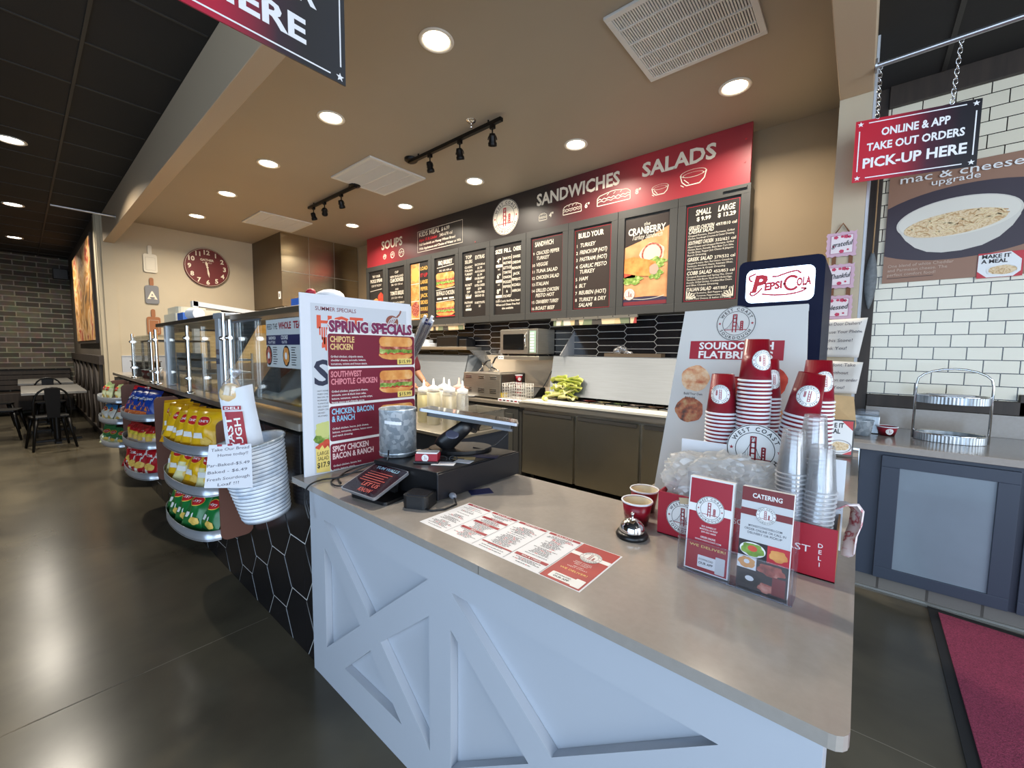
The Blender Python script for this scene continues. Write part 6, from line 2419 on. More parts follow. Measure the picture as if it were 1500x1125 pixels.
MB().tube([(-1.15, .885, .846), (-1.11, .89, .846), (-1.085, .93, .846), (-1.09, .99, .846), (-1.125, 1.01, .858), (-1.15, 1.035, .846)], .0035, blackp, 6).build('cable', rd_)
mb = MB()
mb.sphere((-1.135, 1.012, .860), .014, M('plug_grey', (120, 122, 130), .3), 12, 8, (1.3, .8, .9))
mb.build('cable_plug', rd_)
MB().box(-.045, .045, -.03, .03, 0, .001, navy, place((-1.125, 1.15, .8424), (0, 0, R(60)))).build('gift_card', label='dark blue card on the worktop half under the cash drawer', cat='card')
cb = thing('register_cables', 'bundle of black cables behind the tablet running over the counter end', 'cables', (-1.65, .85, .842))
for P in ([(-1.55, 1.0, .93), (-1.60, .93, .90), (-1.66, .86, .86), (-1.72, .80, .848), (-1.70, .745, .848), (-1.715, .728, .82), (-1.72, .726, .76), (-1.70, .732, .70)],
          [(-1.56, 1.02, .91), (-1.64, .96, .87), (-1.72, .90, .847), (-1.68, .82, .847), (-1.60, .80, .848), (-1.55, .84, .850)],
          [(-1.50, .99, .955), (-1.47, .96, .985), (-1.45, .945, .97), (-1.455, .93, .91)],
          [(-1.58, 1.05, .90), (-1.66, 1.0, .89), (-1.73, .93, .86), (-1.70, .86, .847), (-1.62, .83, .847)]):
    Q = [Vector(p) for p in P]
    S = []
    for i in range(len(Q) - 1):
        for k in range(5):
            t_ = k / 5
            p0_, p1_, p2_, p3_ = Q[max(i - 1, 0)], Q[i], Q[i + 1], Q[min(i + 2, len(Q) - 1)]
            S.append(.5 * ((2 * p1_) + (p2_ - p0_) * t_ + (2 * p0_ - 5 * p1_ + 4 * p2_ - p3_) * t_ ** 2 + (3 * p1_ - p0_ - 3 * p2_ + p3_) * t_ ** 3))
    S.append(Q[-1])
    MB().tube(S, .0035, blackp, 6).build('cable', cb)

# menu sheet on the worktop
mn = thing('paper_menu', 'long folded paper menu lying open on the worktop, its red cover panel to the right', 'menu', (-.77, .93, .842))
s = Sheet((-1.073, .812, .8424), (1, -.006, 0), (.006, 1, 0), eps=.0003)
s.slab(0, 0, .604, .224, .0002, paper)
s.build('sheet', mn)
s = Sheet((-1.073, .812, .8426), (1, -.006, 0), (.006, 1, 0), eps=.0003)
pnl = .604 / 5
greyt = M('menu_text_grey', (110, 108, 112), .7)
for k in range(4):
    a = k * pnl
    s.rect(a + .006, .208, a + pnl - .006, .220, red, 1)
    s.text(['FLATBREADS', 'SOUPS', 'SANDWICHES', 'SALADS'][k], a + pnl / 2, .2105, .007, white, 2, 'c', .01, w=.06)
    s.line([(a + pnl - .0015, .004), (a + pnl - .0015, .218)], .0012, greyt, 1)
    v = .198
    rr_ = random.Random(k)
    while v > .012:
        if (k == 1 and (abs(v - .165) < .009 or abs(v - .125) < .009 or abs(v - .07) < .009)) or (k == 2 and abs(v - .045) < .006) or (k == 3 and abs(v - .05) < .009):
            pass
        elif rr_.random() < .82:
            w = rr_.uniform(.035, .095)
            c0 = a + pnl / 2
            u = c0 - w / 2
            while u < c0 + w / 2:
                d = rr_.uniform(.004, .012)
                s.rect(u, v, min(u + d, c0 + w / 2), v + .0026, greyt if rr_.random() < .9 else redb, 1)
                u += d + .002
        v -= .0056
for (k, v, tx) in ((1, .160, 'KIDS'), (1, .120, 'EXTRAS'), (1, .064, 'SIDES'), (3, .044, 'MAC & CHEESE')):
    s.rect(k * pnl + .006, v, (k + 1) * pnl - .006, v + .013, red, 1)
    s.text(tx, (k + .5) * pnl, v + .003, .007, white, 2, 'c', .01)
s.rect(2 * pnl + .004, .040, 3 * pnl - .004, .047, red, 1)
s.rect(4 * pnl + .002, .003, 5 * pnl - .004, .221, M_ramp('menu_cover_red', [(.3, (150, 24, 34)), (.7, (178, 40, 38))], 12, .4), 1)
s.rect(4 * pnl + .002, .150, 5 * pnl - .004, .168, white, 2)
s.logo(4.5 * pnl, .159, .030, white, red, dark, 3, text=True, cables=False, seg=28)
for v, w in ((.118, .05), (.111, .055), (.104, .04), (.092, .03), (.085, .06)):
    s.text('WEST COAST', 4.5 * pnl, v, .0045, white, 2, 'c', .0, w=w)
s.text('WE DELIVER!', 4.5 * pnl, .066, .008, yellow, 2, 'c', .0, w=.08)
s.rr(4 * pnl + .02, .012, 5 * pnl - .025, .040, .003, white, 2)
s.text('DOWNLOAD', 4.45 * pnl, .029, .006, ink, 3, 'c', .01, w=.045)
s.text('OUR APP', 4.45 * pnl, .018, .007, ink, 3, 'c', .02, w=.045)
s.rr(4.72 * pnl, .008, 4.93 * pnl, .046, .003, white, 3)
s.build('print', mn)

# service bell
bl = thing('service_bell', 'chrome service bell with a black base on the worktop', 'bell', (-.502, 1.168, .842))
XL = Matrix.Translation((-.503, 1.172, .8422))
MB(XL).lathe([(.0001, 0), (.046, 0), (.048, .006), (.044, .014), (.036, .017), (.0001, .017)], blackp, 32).build('base', bl)
MB(XL).lathe([(.037, .018), (.0375, .022), (.034, .036), (.024, .048), (.010, .055), (.0001, .056)], chrome, 32).build('dome', bl)
MB(XL).lathe([(.003, .054), (.003, .066), (.0055, .068), (.0055, .073), (.0001, .075)], chrome, 14).build('button', bl)

# ------------------------------------------------------------------ red catering carton with cups, lids and bags
rb = thing('catering_carton', 'low red catering carton with the round badge and a white lid flap standing behind', 'carton', (-.235, 1.33, .842))
crimson = M('carton_crimson', (164, 22, 44), .42)
kraft = M('kraft_edge', (150, 112, 74), .8)
FB0 = Vector((-.455, 1.249, .8425))
mb = MB()
x0, x1, y0, y1, z0, z1 = -.455, -.018, 1.249, 1.425, .8425, .975
mb.box(x0, x1, y0, y0 + .004, z0, z1, crimson)
mb.box(x0, x0 + .004, y0 + .004, y1, z0, z1, crimson)
mb.box(x1 - .004, x1, y0 + .004, y1, z0, z1 - .01, kraft)
mb.box(x0, x1, y1 - .004, y1, z0, z1, paper)
mb.box(x0, x1, y0, y1, z0, z0 + .003, kraft)
mb.build('tray', rb)
s = Sheet((x0, y0, z0), (1, 0, 0), (0, 0, 1), eps=.0005)
s.logo(.078, .068, .052, white, red, dark, 1)
wl = M('carton_white_letters', (232, 226, 228), .5)
s.text('SOURDOUGH', .21, .088, .016, wl, 1, 'l', .0, w=.12)
s.text('TOAST', .285, .062, .018, wl, 1, 'l', .0, w=.10)
for k, chx in enumerate('DELI'):
    s.text(chx, .405, .080 - k * .016, .011, wl, 1, 'c', .01)
s.poly([(.062, .126), (.10, .132), (.092, .112), (.066, .108)], M('tape_tan', (206, 186, 150), .5), 3)
s.build('print', rb)
# lid flap standing up behind: white with a round badge tab
s = Sheet((-.448, 1.428, .86), (1, 0, 0), (0, 0, 1), eps=.0006)
s.slab(0, 0, .434, .252, .003, paper)
s.build('lid_flap', rb)
s = Sheet((-.448, 1.4262, .86), (1, 0, 0), (0, 0, 1), eps=.0007)
s.logo(.216, .248, .078, white, red, dark, 1)
mb_ = MB()
mb_.prism([(.078 * math.cos(2 * PI * k / 36), .078 * math.sin(2 * PI * k / 36)) for k in range(36)], -.003, 0, paper, frame((-.232, 1.4262, 1.108), (1, 0, 0), (0, 0, 1)))
mb_.build('badge_tab', rb)
s.build('badge', rb)

# riser under the red cups: plain brown carton behind the flap
MB().box(-.40, -.03, 1.44, 1.645, .843, 1.062, kraft).build('cup_riser', label='plain brown carton behind the white flap carrying the red cup stacks', cat='carton', bevel=.002)

# crumpled plastic bag with lids in the left half of the carton
crk = M_clear('crinkled_film', (240, 238, 226), gloss=.10, rough=.16, body=.58)
rnd = random.Random(8)
me_ = bpy.data.meshes.new('lid_bag')
bmx = bmesh.new()
bmesh.ops.create_icosphere(bmx, subdivisions=5, radius=1.0)
from mathutils import noise as mnoise
for v in bmx.verts:
    p = v.co.copy()
    n1 = mnoise.noise(p * 2.1 + Vector((3, 1, 7)))
    n2 = mnoise.noise(p * 6.0)
    n3 = abs(mnoise.noise(p * 13.0))
    k = 1 + .16 * n1 + .12 * n2 + .16 * n3 + .07 * abs(mnoise.noise(p * 27))
    q = Vector((max(-1, min(1, p.x * 1.25)), max(-1, min(1, p.y * 1.25)), max(-1, min(1, p.z * 1.25)))) * k
    v.co = Vector((q.x * .135, q.y * .062, q.z * .082))
bmx.to_mesh(me_)
bmx.free()
for p in me_.polygons:
    p.use_smooth = False
me_.materials.append(crk)
lb = thing('lid_bag', 'crumpled clear plastic bag of lids bulging out of the left end of the red carton', 'bag', (-.315, 1.345, .99))
o_ = bpy.data.objects.new('film', me_)
link(o_)
o_.parent = lb
o_.location = (0, 0, .012)
o_.rotation_euler = (0, R(-4), 0)
lidw = M('lid_white', (226, 222, 206), .5)
for k in range(4):
    mb = MB(place((-.37 + k * .035, 1.345, .995 + .008 * (k % 2)), (R(10), R(75 + 4 * k), 0)))
    mb.lathe([(.0001, .004), (.030, .004), (.036, 0), (.038, .003)], lidw, 20)
    mb.build('cup_lid', lb)
mb = MB()
mb.sphere((-.455, 1.35, 1.0), .014, crk, 8, 6, (1.6, 1, .8))
mb.build('twist', lb)
MB().lathe([(.0001, .003), (.028, .003), (.031, 0), (.033, .003), (.030, .008)], clear, 20, place((-.175, 1.275, 1.03), (R(70), 0, R(20)))).lathe([(.019, .004), (.022, .007), (.025, .004)], clear, 20, place((-.175, 1.275, 1.03), (R(70), 0, R(20)))).build('clear_lid', None, label='clear plastic lid leaning behind the brochure holder', cat='lid') if False else None
# napkin / straw wrapper at the right end
t = thing('printed_napkin', 'white napkin with red print hanging over the right end of the red carton', 'napkin', (-.01, 1.38, .95))
vs, fs = [], []
P = [(-.045, 1.335, .998), (-.020, 1.36, 1.012), (.002, 1.385, 1.010), (.014, 1.41, .985), (.012, 1.40, .95), (.004, 1.375, .925), (.001, 1.36, .88)]
Wn = [.030, .034, .034, .030, .026, .018, .006]
for p, w in zip(P, Wn):
    for j in range(5):
        q = (j - 2) / 2
        vs.append((p[0] + .012 * (1 - q * q) + q * .012, p[1] - q * w, p[2] + .010 * q + .004 * math.sin(5 * q)))
for i in range(len(P) - 1):
    for j in range(4):
        fs.append((i * 5 + j, i * 5 + j + 1, i * 5 + j + 6, i * 5 + j + 5))
MB().add(vs, fs, M_ramp('napkin_print', [(.0, (236, 232, 232)), (.5, (226, 214, 216)), (.58, (176, 60, 76)), (.64, (236, 230, 230))], 26, .7, detail=3), True).build('napkin', t, solid=.0015)

# red hot-drink cups upside down in stacks
stacks = [(-.345, 1.49, 1.063, 11, 'front left'), (-.310, 1.585, 1.063, 10, 'rear left'), (-.252, 1.485, 1.063, 20, 'tall middle'), (-.238, 1.590, 1.063, 15, 'rear middle'),
          (-.128, 1.49, 1.063, 12, 'front right'), (-.100, 1.60, 1.063, 15, 'rear right')]
CH, CT, CB = .128, .0455, .0335
cup0 = paper_cup('hot_cup', 'x', CH, CT, CB, .031, 'red paper cups in upside-down stacks', logo_ang=R(79))
first = True
nth = ['lowest', 'second', 'third', 'fourth', 'fifth', 'sixth', 'seventh', 'eighth', 'ninth', 'tenth', 'eleventh', 'twelfth', 'thirteenth', 'fourteenth', 'fifteenth', 'sixteenth', 'seventeenth', 'eighteenth', 'nineteenth', 'twentieth']
PIT_ = .0125
cup_plain = paper_cup('hot_cup', 'x', CH, CT, CB, 0, 'red paper cups in upside-down stacks')
plain_used = False
for (x, y, z, n, nm) in stacks:
    lean = .15 if nm == 'front right' else 0.0
    for k in range(n + 1):
        lab = ('red paper cup with badge on top of the %s stack of red cups' % nm) if k == n else 'red paper cup, %s from below in the %s stack of red cups' % (nth[k], nm)
        zz = z + CH + .003 + k * PIT_
        loc = (x - lean * .14 + lean * (k * PIT_ + CH), y, zz)
        rot = (PI, math.atan(lean), 0 if lean else R({'front left': -8, 'rear left': 25, 'tall middle': 28, 'rear middle': 30, 'front right': 4, 'rear right': 20}[nm]) if k == n else rnd.uniform(0, 6))
        src = cup0 if k == n else cup_plain
        if src is cup0 and first:
            first = False
            cup0.location, cup0.rotation_euler = loc, rot
            cup0['label'] = lab
        elif src is cup_plain and not plain_used:
            plain_used = True
            cup_plain.location, cup_plain.rotation_euler = loc, rot
            cup_plain['label'] = lab
        else:
            copy_thing(src, loc, rot, lab)

# clear plastic cups upside down in three stacks standing in the carton
PH, PTT, PB = .115, .0345, .0245
pc = thing('clear_cup', 'x', 'cup', (0, 0, 0), 'clear plastic cups in upside-down stacks')
MB().lathe([(.0001, .002), (PB, .001), (PB + .001, .004), (PTT, PH)], cupclear, 24).build('body', pc)
MB().lathe([(PTT, PH), (PTT + .003, PH + .0005), (PTT + .003, PH + .0035), (PTT, PH + .004)], cuplip, 24).build('rim', pc)
pf = True
for (x, y, z, n, nm) in [(-.118, 1.305, .8475, 21, 'left'), (-.072, 1.30, .8475, 18, 'right front'), (-.078, 1.375, .8475, 24, 'rear')]:
    for k in range(n + 1):
        pos = 'topmost' if k == n else 'number %d from below' % (k + 1)
        lab = 'clear plastic cup, %s in the %s stack of clear cups' % (pos, nm)
        loc = (x + (.0006 * k if nm == 'right front' else -.0003 * k), y, z + PH + .004 + k * .0113)
        rot = (PI, 0, rnd.uniform(0, 6))
        if pf:
            pf = False
            pc.location, pc.rotation_euler = loc, rot
            pc['label'] = lab
        else:
            copy_thing(pc, loc, rot, lab)

# two soup cups
sc1 = paper_cup('soup_cup', 'open red paper soup cup with a cream inside behind the service bell', .075, .047, .036, 0, 'red soup cups by the bell', seg=36)
MB().lathe([(.034, .008), (.0445, .074)], M('cup_inside_cream', (232, 220, 186), .6), 36).build('inside', sc1)
sc1.location = (-.533, 1.275, .8425)
c_ = copy_thing(sc1, (-.560, 1.400, .8425), (0, 0, 1), 'second open red soup cup standing behind the first one', None)

# brochure holder
bh = thing('brochure_holder', 'clear acrylic two-pocket brochure holder in front of the red carton', 'brochure holder', (-.21, 1.10, .842))
XH = Matrix.Translation((-.335, 1.075, .8425)) @ Euler((0, 0, R(-1.5))).to_matrix().to_4x4()
mb = MB(XH)
mb.box(0, .25, .052, .054, .0, .245, clear)
mb.box(0, .25, -.002, .0, .0, .085, clear)
for u in (0, .1235, .248):
    mb.box(u, u + .002, 0, .052, .0, .12, clear)
mb.box(.0, .25, 0, .052, .0, .002, clear)
mb.build('acrylic_body', bh)
mb = MB(XH)
for u in (.0, .121, .2475):
    mb.cyl((u, -.001, .0), (u, -.001, .085), .0016, clear, 8)
mb.cyl((0, -.001, .085), (.25, -.001, .085), .0016, clear, 8)
mb.cyl((0, .0, .001), (.25, .0, .001), .002, clear, 8)
mb.build('edges', bh)


def leaflets(u0, name, label, cover, n=6):
    t = thing('leaflet_stack', label, 'leaflets', tuple(XH @ Vector((u0, .03, .002))), 'leaflets in the acrylic holder')
    FX = XH @ frame((u0 + .006, .012, .003), (1, 0, 0), (0, .10, 1))
    s0 = MB(FX)
    s0.box(0, .104, 0, .238, -.020, -.001, white)
    s0.build('leaves', t)
    U_ = (FX.to_3x3() @ Vector((1, 0, 0)))
    V_ = (FX.to_3x3() @ Vector((0, 1, 0)))
    s = Sheet(FX @ Vector((0, 0, -.0006)), U_, V_, eps=.0003)
    cover(s)
    s.build('cover', t)


def cov1(s):
    s.rect(0, 0, .104, .238, white, 0)
    s.rect(.003, .003, .101, .234, crimson, 1)
    s.rect(.0, .150, .104, .170, white, 2)
    s.logo(.053, .160, .034, white, red, dark, 3, cables=False)
    for k, (tx, w) in enumerate((('2531 DANIELS ST', .035), ('MANTECA, CA 95337', .042), ('209-321-6600', .035))):
        s.text(tx, .053, .114 - k * .007, .0042, white, 2, 'c', .01, w=w)
    s.text('ORDER ONLINE:', .053, .086, .005, white, 2, 'c', .01, w=.036)
    s.text('WWW.WESTCOAST.COM', .053, .079, .004, white, 2, 'c', .01, w=.062)
    s.text('WE DELIVER!', .053, .061, .0065, yellow, 2, 'c', .0, w=.085)
    s.rr(.032, .012, .075, .042, .002, white, 2)
    s.text('DOWNLOAD', .052, .030, .005, ink, 3, 'c', .01, w=.034)
    s.text('OUR APP', .052, .020, .006, ink, 3, 'c', .02, w=.034)
    s.rr(.074, .006, .096, .048, .002, M('leaflet_pale', (214, 214, 212), .5), 3)


def cov2(s):
    lg_ = M('leaflet_grey', (206, 208, 210), .5)
    drd = M('leaflet_brick', (122, 34, 36), .45)
    s.rect(0, 0, .104, .238, lg_, 0)
    s.rect(0, .205, .104, .238, drd, 1)
    s.text('CATERING', .052, .215, .011, white, 2, 'c', .025, w=.060)
    s.rect(0, .172, .104, .188, drd, 1)
    s.logo(.052, .178, .0205, white, red, dark, 2, cables=False)
    for k, (tx, w, h_) in enumerate((('MYWESTCOASTDELI.COM', .068, .005), ('ORDER ONLINE OR CALL IN', .084, .0055), ('DELIVERY OR PICKUP', .07, .0055))):
        s.text(tx, .052, .146 - k * .0085, h_, M('leaflet_text', (90, 90, 96), .6), 2, 'c', .006, w=w)
    s.rect(.0, .0, .104, .112, M('leaflet_dark', (44, 36, 38), .5), 1)
    s.ell(.030, .092, .027, .017, white, 2)
    s.ell(.030, .092, .024, .015, lett, 3, wob=.08)
    s.ell(.030, .095, .010, .007, tomat, 4)
    s.rect(.060, .072, .104, .112, redb, 2)
    s.ell(.082, .092, .018, .013, bun, 3, wob=.08)
    s.rect(.0, .045, .040, .075, white, 2)
    s.ell(.020, .060, .018, .013, bun, 3, wob=.06)
    s.ell(.020, .062, .006, .005, white, 4)
    s.ell(.070, .055, .028, .013, meat, 3, wob=.1)
    s.ell(.028, .022, .026, .015, ink, 2)
    s.ell(.028, .024, .009, .006, white, 3)
    s.ell(.062, .012, .016, .011, meat, 3, wob=.1)
    s.rect(.074, .003, .100, .043, drd, 4)


leaflets(.006, 'a', 'red leaflets reading WE DELIVER in the left pocket of the holder', cov1)
leaflets(.128, 'b', 'leaflets headed CATERING with food photos in the right pocket of the holder', cov2)

# ------------------------------------------------------------------ flatbreads board behind the cups
fbd = thing('flatbread_board', 'large grey-white board headed SOURDOUGH FLATBREADS standing behind the cups', 'poster board', (-.37, 1.72, .842))
UF, VF = (1, 0, 0), (0, .16, 1)
OF = Vector((-.622, 1.665, .8425))
boardg = M('board_grey_white', (206, 206, 202), .55)
s = Sheet(OF, UF, VF, eps=.0006)
s.poly([(-.004, 0), (.502, 0), (.470, .742), (.054, .737)], boardg, 0)
s.mb.add([s.P(u, v, -.010) for u, v in ((-.004, 0), (.502, 0), (.470, .742), (.054, .737))], [(3, 2, 1, 0)], boardg)
for a, b in (((-.004, 0), (.502, 0)), ((.502, 0), (.470, .742)), ((.470, .742), (.054, .737)), ((.054, .737), (-.004, 0))):
    s.mb.add([s.P(a[0], a[1], 0), s.P(b[0], b[1], 0), s.P(b[0], b[1], -.010), s.P(a[0], a[1], -.010)], [(3, 2, 1, 0)], boardg)
s.build('panel', fbd)
s = Sheet(OF, UF, VF, eps=.0006)
s.logo(.247, .680, .068, boardg, red, dark, 1)
s.rect(.088, .540, .410, .613, red, 1)
s.text('SOURDOUGH', .25, .580, .028, white, 2, 'c', .03, w=.255)
s.text('FLATBREADS', .25, .545, .028, white, 2, 'c', .03, w=.255)
pz1 = M_ramp('flatbread_print', [(.3, (196, 96, 56)), (.5, (226, 176, 130)), (.7, (236, 212, 176))], 40, .5)
pz2 = M_ramp('flatbread_dark_print', [(.3, (70, 50, 40)), (.5, (176, 96, 60)), (.7, (190, 160, 110))], 40, .5)
s.ell(.118, .462, .054, .052, pz1, 1, 24, wob=.03)
s.ell(.105, .335, .054, .050, pz2, 1, 24, wob=.03)
s.ell(.375, .462, .054, .058, tomat, 1, 24, wob=.03)
s.ell(.375, .335, .054, .050, pz1, 1, 24, wob=.03)
s.text('Build Your Own', .115, .395, .010, ink, 1, 'c', .01, w=.07)
s.text('$10.99', .105, .378, .010, ink, 1, 'c', .01, w=.04)
s.build('print', fbd)

# soda machine with an old-time cola sign
sm = thing('soda_machine', 'dark blue soda dispenser with a lit white PEPSI-COLA sign behind the flatbread board', 'drink dispenser', (-.34, 2.7, .842))
blue = M('soda_blue', (8, 15, 44), .5, spec=.15)
MB().rbox(-.505, -.150, 2.40, 2.95, .845, 1.862, .03, blue, axis='y').build('housing', sm, bevel=.012)
glowm = M('sign_panel_lit', (226, 236, 246), .4, emit=0.9)
s = Sheet((-.328, 2.399, 1.735), (1, 0, 0), (0, 0, 1), eps=.0010)
s.slab(-.142, -.082, .142, .082, .0, glowm, .03)
s.build('sign_panel', sm)
s = Sheet((-.328, 2.3985, 1.735), (1, 0, 0), (0, 0, 1), eps=.0010)
pr_ = M('cola_red', (190, 24, 40), .4)
s.text('P', -.086, -.026, .080, pr_, 1, 'c', .05, shear=.2)
s.text('EPSI', -.023, -.020, .036, pr_, 1, 'c', .055, w=.074, shear=.1, rot=R(5))
s.rect(.0165, -.002, .0245, .006, pr_, 1)
s.ring(.052, .004, .022, .033, pr_, 1, 24, R(40), R(325), 1.15)
s.text('OLA', .100, -.010, .038, pr_, 1, 'c', .055, w=.058, shear=.1, rot=R(5))
C1 = [(-.118, -.022), (-.122, -.040), (-.108, -.046), (-.088, -.032), (-.07, -.01)]
C2 = [(-.07, -.040), (-.02, -.048), (.03, -.050), (.075, -.044), (.10, -.036), (.112, -.026), (.09, -.024)]
C3 = [(.088, .046), (.072, .060), (.05, .058), (.02, .050), (-.01, .040), (-.03, .042)]
C4 = [(-.10, .062), (-.13, .05), (-.125, .03), (-.112, .025)]
for cc in (C1, C2, C3, C4):
    s.line(cc, .008, pr_, 1)
s.build('script', sm)
MB().box(-.45, -.20, 2.388, 2.399, 1.60, 1.632, M('soda_ledge', (150, 156, 164), .3, .6)).build('trim', sm, bevel=.003)
MB().box(-.45, -.20, 2.33, 2.40, .845, .90, M('soda_ledge', None)).build('drip_tray', sm, bevel=.003)

# ------------------------------------------------------------------ plaques, notes and decor on the pilaster
lilac = M('plaque_lilac', (206, 172, 190), .7)
rose = M('plaque_rose', (196, 62, 96), .6)
strap = M('strap_brown', (120, 78, 50), .7)
pqs = thing('word_plaques', 'three small lilac plaques reading grateful, thankful, blessed on brown straps', 'wall decor', (-.132, 3.27, 1.9))
mb = MB()
for u in (-.165, -.085):
    mb.box(u - .010, u + .010, 3.276, 3.279, 1.70, 2.10, strap)
mb.tube([(-.165, 3.272, 2.14), (-.132, 3.27, 2.195), (-.10, 3.272, 2.14)], .004, strap, 6)
mb.build('straps', pqs)
for zc_, wd in ((2.07, 'grateful'), (1.878, 'Thankful'), (1.688, 'blessed')):
    s = Sheet((-.132, 3.270, zc_), (1, 0, 0), (0, 0, 1), eps=.0010)
    P = []
    for i in range(40):
        a = i / 40
        e = .004 * math.sin(i * 2.6)
        if a < .25:
            P.append((-.070 + .14 * a * 4, -.072 + e))
        elif a < .5:
            P.append((.070 + e, -.072 + .144 * (a - .25) * 4))
        elif a < .75:
            P.append((.070 - .14 * (a - .5) * 4, .072 + e))
        else:
            P.append((-.070 + e - .004, .072 - .144 * (a - .75) * 4))
    s.mb.prism(P, -.006, 0, lilac, frame(s.O, s.U, s.V))
    s.rect(-.055, -.055, .055, .055, M('plaque_pale', (232, 222, 226), .7), 1)
    s.frame(-.055, -.055, .055, .055, .003, M('plaque_edge', (180, 130, 150), .7), 2)
    for (u, v, r) in ((-.03, .042, .011), (.0, .045, .008), (.02, .043, .012), (.035, .040, .009), (.0, -.042, .012), (-.04, -.01, .006), (.03, -.035, .006)):
        s.ell(u, v, r, r * .9, rose, 2, 10, wob=.15)
    s.text(wd, .0, -.012, .03, ink, 3, 'c', .008, w=.095, shear=.25, rot=R(5))
    s.build('plaque', pqs)


def hand_note(name, label, P, O, txts, seed=0):
    t = thing(name, label, 'note', O, 'handwritten notes on the pilaster')
    rn = random.Random(seed)
    n = 10
    vs, fs = [], []
    for i in range(n + 1):
        a = i / n
        l = Vector(P[0]).lerp(Vector(P[3]), a)
        r_ = Vector(P[1]).lerp(Vector(P[2]), a)
        for j in range(7):
            b = j / 6
            p = l.lerp(r_, b)
            vs.append((O[0] + p.x, O[1] + .008 * math.sin(4 * b + 3 * a) * b - .004 * math.sin(9 * a) - .010 * b * b, O[2] + p.y))
    for i in range(n):
        for j in range(6):
            a = i * 7 + j
            fs.append((a + 7, a + 8, a + 1, a))
    MB().add(vs, fs, M('note_paper_warm', (218, 214, 206), .8), True).build('sheet', t, solid=.001)
    s = Sheet(fn=lambda u, v, d: Vector((O[0] + u, O[1] - .0165 - d, O[2] + v)), eps=.001)
    for tx, u, v, w in txts:
        s.text(tx, u, v, .020, pen, 1, 'c', .0, w=w, shear=.1, rot=R(1.5))
    s.build('handwriting', t)


hand_note('taped_note', 'upper white note beginning Attention on the pilaster, below the plaques', [(-.105, .112), (.158, .120), (.128, -.115), (-.10, -.112)], (-.142, 3.235, 1.497),
          [('Attention Door Dashers!', .02, .078, .22), ('Do not use Your Phone', .02, .030, .235), ('in this Store!', .02, -.022, .15), ('Thank You!', .0, -.070, .14)])
hand_note('taped_note', 'lower crumpled white note ending in Thank You below the first note', [(-.095, .105), (.150, .098), (.128, -.092), (-.095, -.098)], (-.140, 3.245, 1.256),
          [('Please dont Take', .02, .070, .19), ('orders without', .0, .022, .17), ('Confirmation or order', .02, -.022, .22), ('Thank You!', .0, -.068, .14)], 2)
# grey feather hanging on the dark post
ft = thing('hanging_feather', 'grey carved feather hanging on twine beside the pilaster', 'wall decor', (.0, 3.96, 1.9))
vs, fs = [], []
for i in range(13):
    q = i / 12
    z = 2.13 - .40 * q
    hw = .034 * math.sin(PI * (.04 + .94 * q)) ** .8
    for sgn in (-1, 0, 1):
        vs.append((.018 + sgn * hw, 3.975 - (.008 if sgn == 0 else 0) - .003, z))
for i in range(12):
    a = i * 3
    fs += [(a, a + 3, a + 4, a + 1), (a + 1, a + 4, a + 5, a + 2)]
MB().add(vs, fs, M('feather_grey', (112, 116, 118), .7, noise=(.2, 40)), True).build('blade', ft, solid=.004)
MB().tube([(.018, 3.965, 2.72), (.02, 3.962, 2.4), (.018, 3.962, 2.12)], .004, M('twine', (176, 140, 100), .9), 6).build('twine', ft)

# ------------------------------------------------------------------ right-hand pick-up counter
rc = thing('pickup_counter', 'slate grey cabinet counter with pale door panels under the tiled wall', 'cabinet', (1.2, 3.6, 0))
MB().box(.03, 2.6, 3.205, 3.985, .09, .847, bluegrey).build('body', rc)
block = M_brick('toe_kick_block', (112, 108, 102), (104, 100, 96), (70, 66, 62), .21, .2, .006, (0, 2), .8, off=0.0)
MB().box(.035, 2.59, 3.225, 3.96, 0, .0895, block).box(.035, 2.59, 3.215, 3.225, 0, .012, M('toe_metal_strip', (168, 166, 160), .35, .8)).build('toe_kick', rc)
frost = M('door_panel_pale', (122, 134, 144), .22, noise=(.08, 3), coat=.3)
for k, x in enumerate((.125, .675, 1.225, 1.775)):
    d = MB()
    w = .522
    za, zb = .095, .822
    d.box(x, x + w, 3.183, 3.204, za, za + .065, bluegrey)
    d.box(x, x + w, 3.183, 3.204, zb - .065, zb, bluegrey)
    d.box(x, x + .080, 3.183, 3.204, za + .065, zb - .065, bluegrey)
    d.box(x + w - .075, x + w, 3.183, 3.204, za + .065, zb - .065, bluegrey)
    do = d.build('door', rc, bevel=.002)
    MB().box(x + .079, x + w - .074, 3.193, 3.203, za + .064, zb - .064, frost).build('door_panel', do)
MB().box(-.05, 2.63, 3.155, 3.984, .848, .886, quartz).build('worktop', None, bevel=.003, label='taupe stone worktop of the slate pick-up counter', cat='countertop')
MB().box(.047, 2.6, 3.955, 3.984, .887, 1.028, quartz).build('backsplash', None, label='low taupe stone backsplash under the dark wood trim', cat='backsplash')

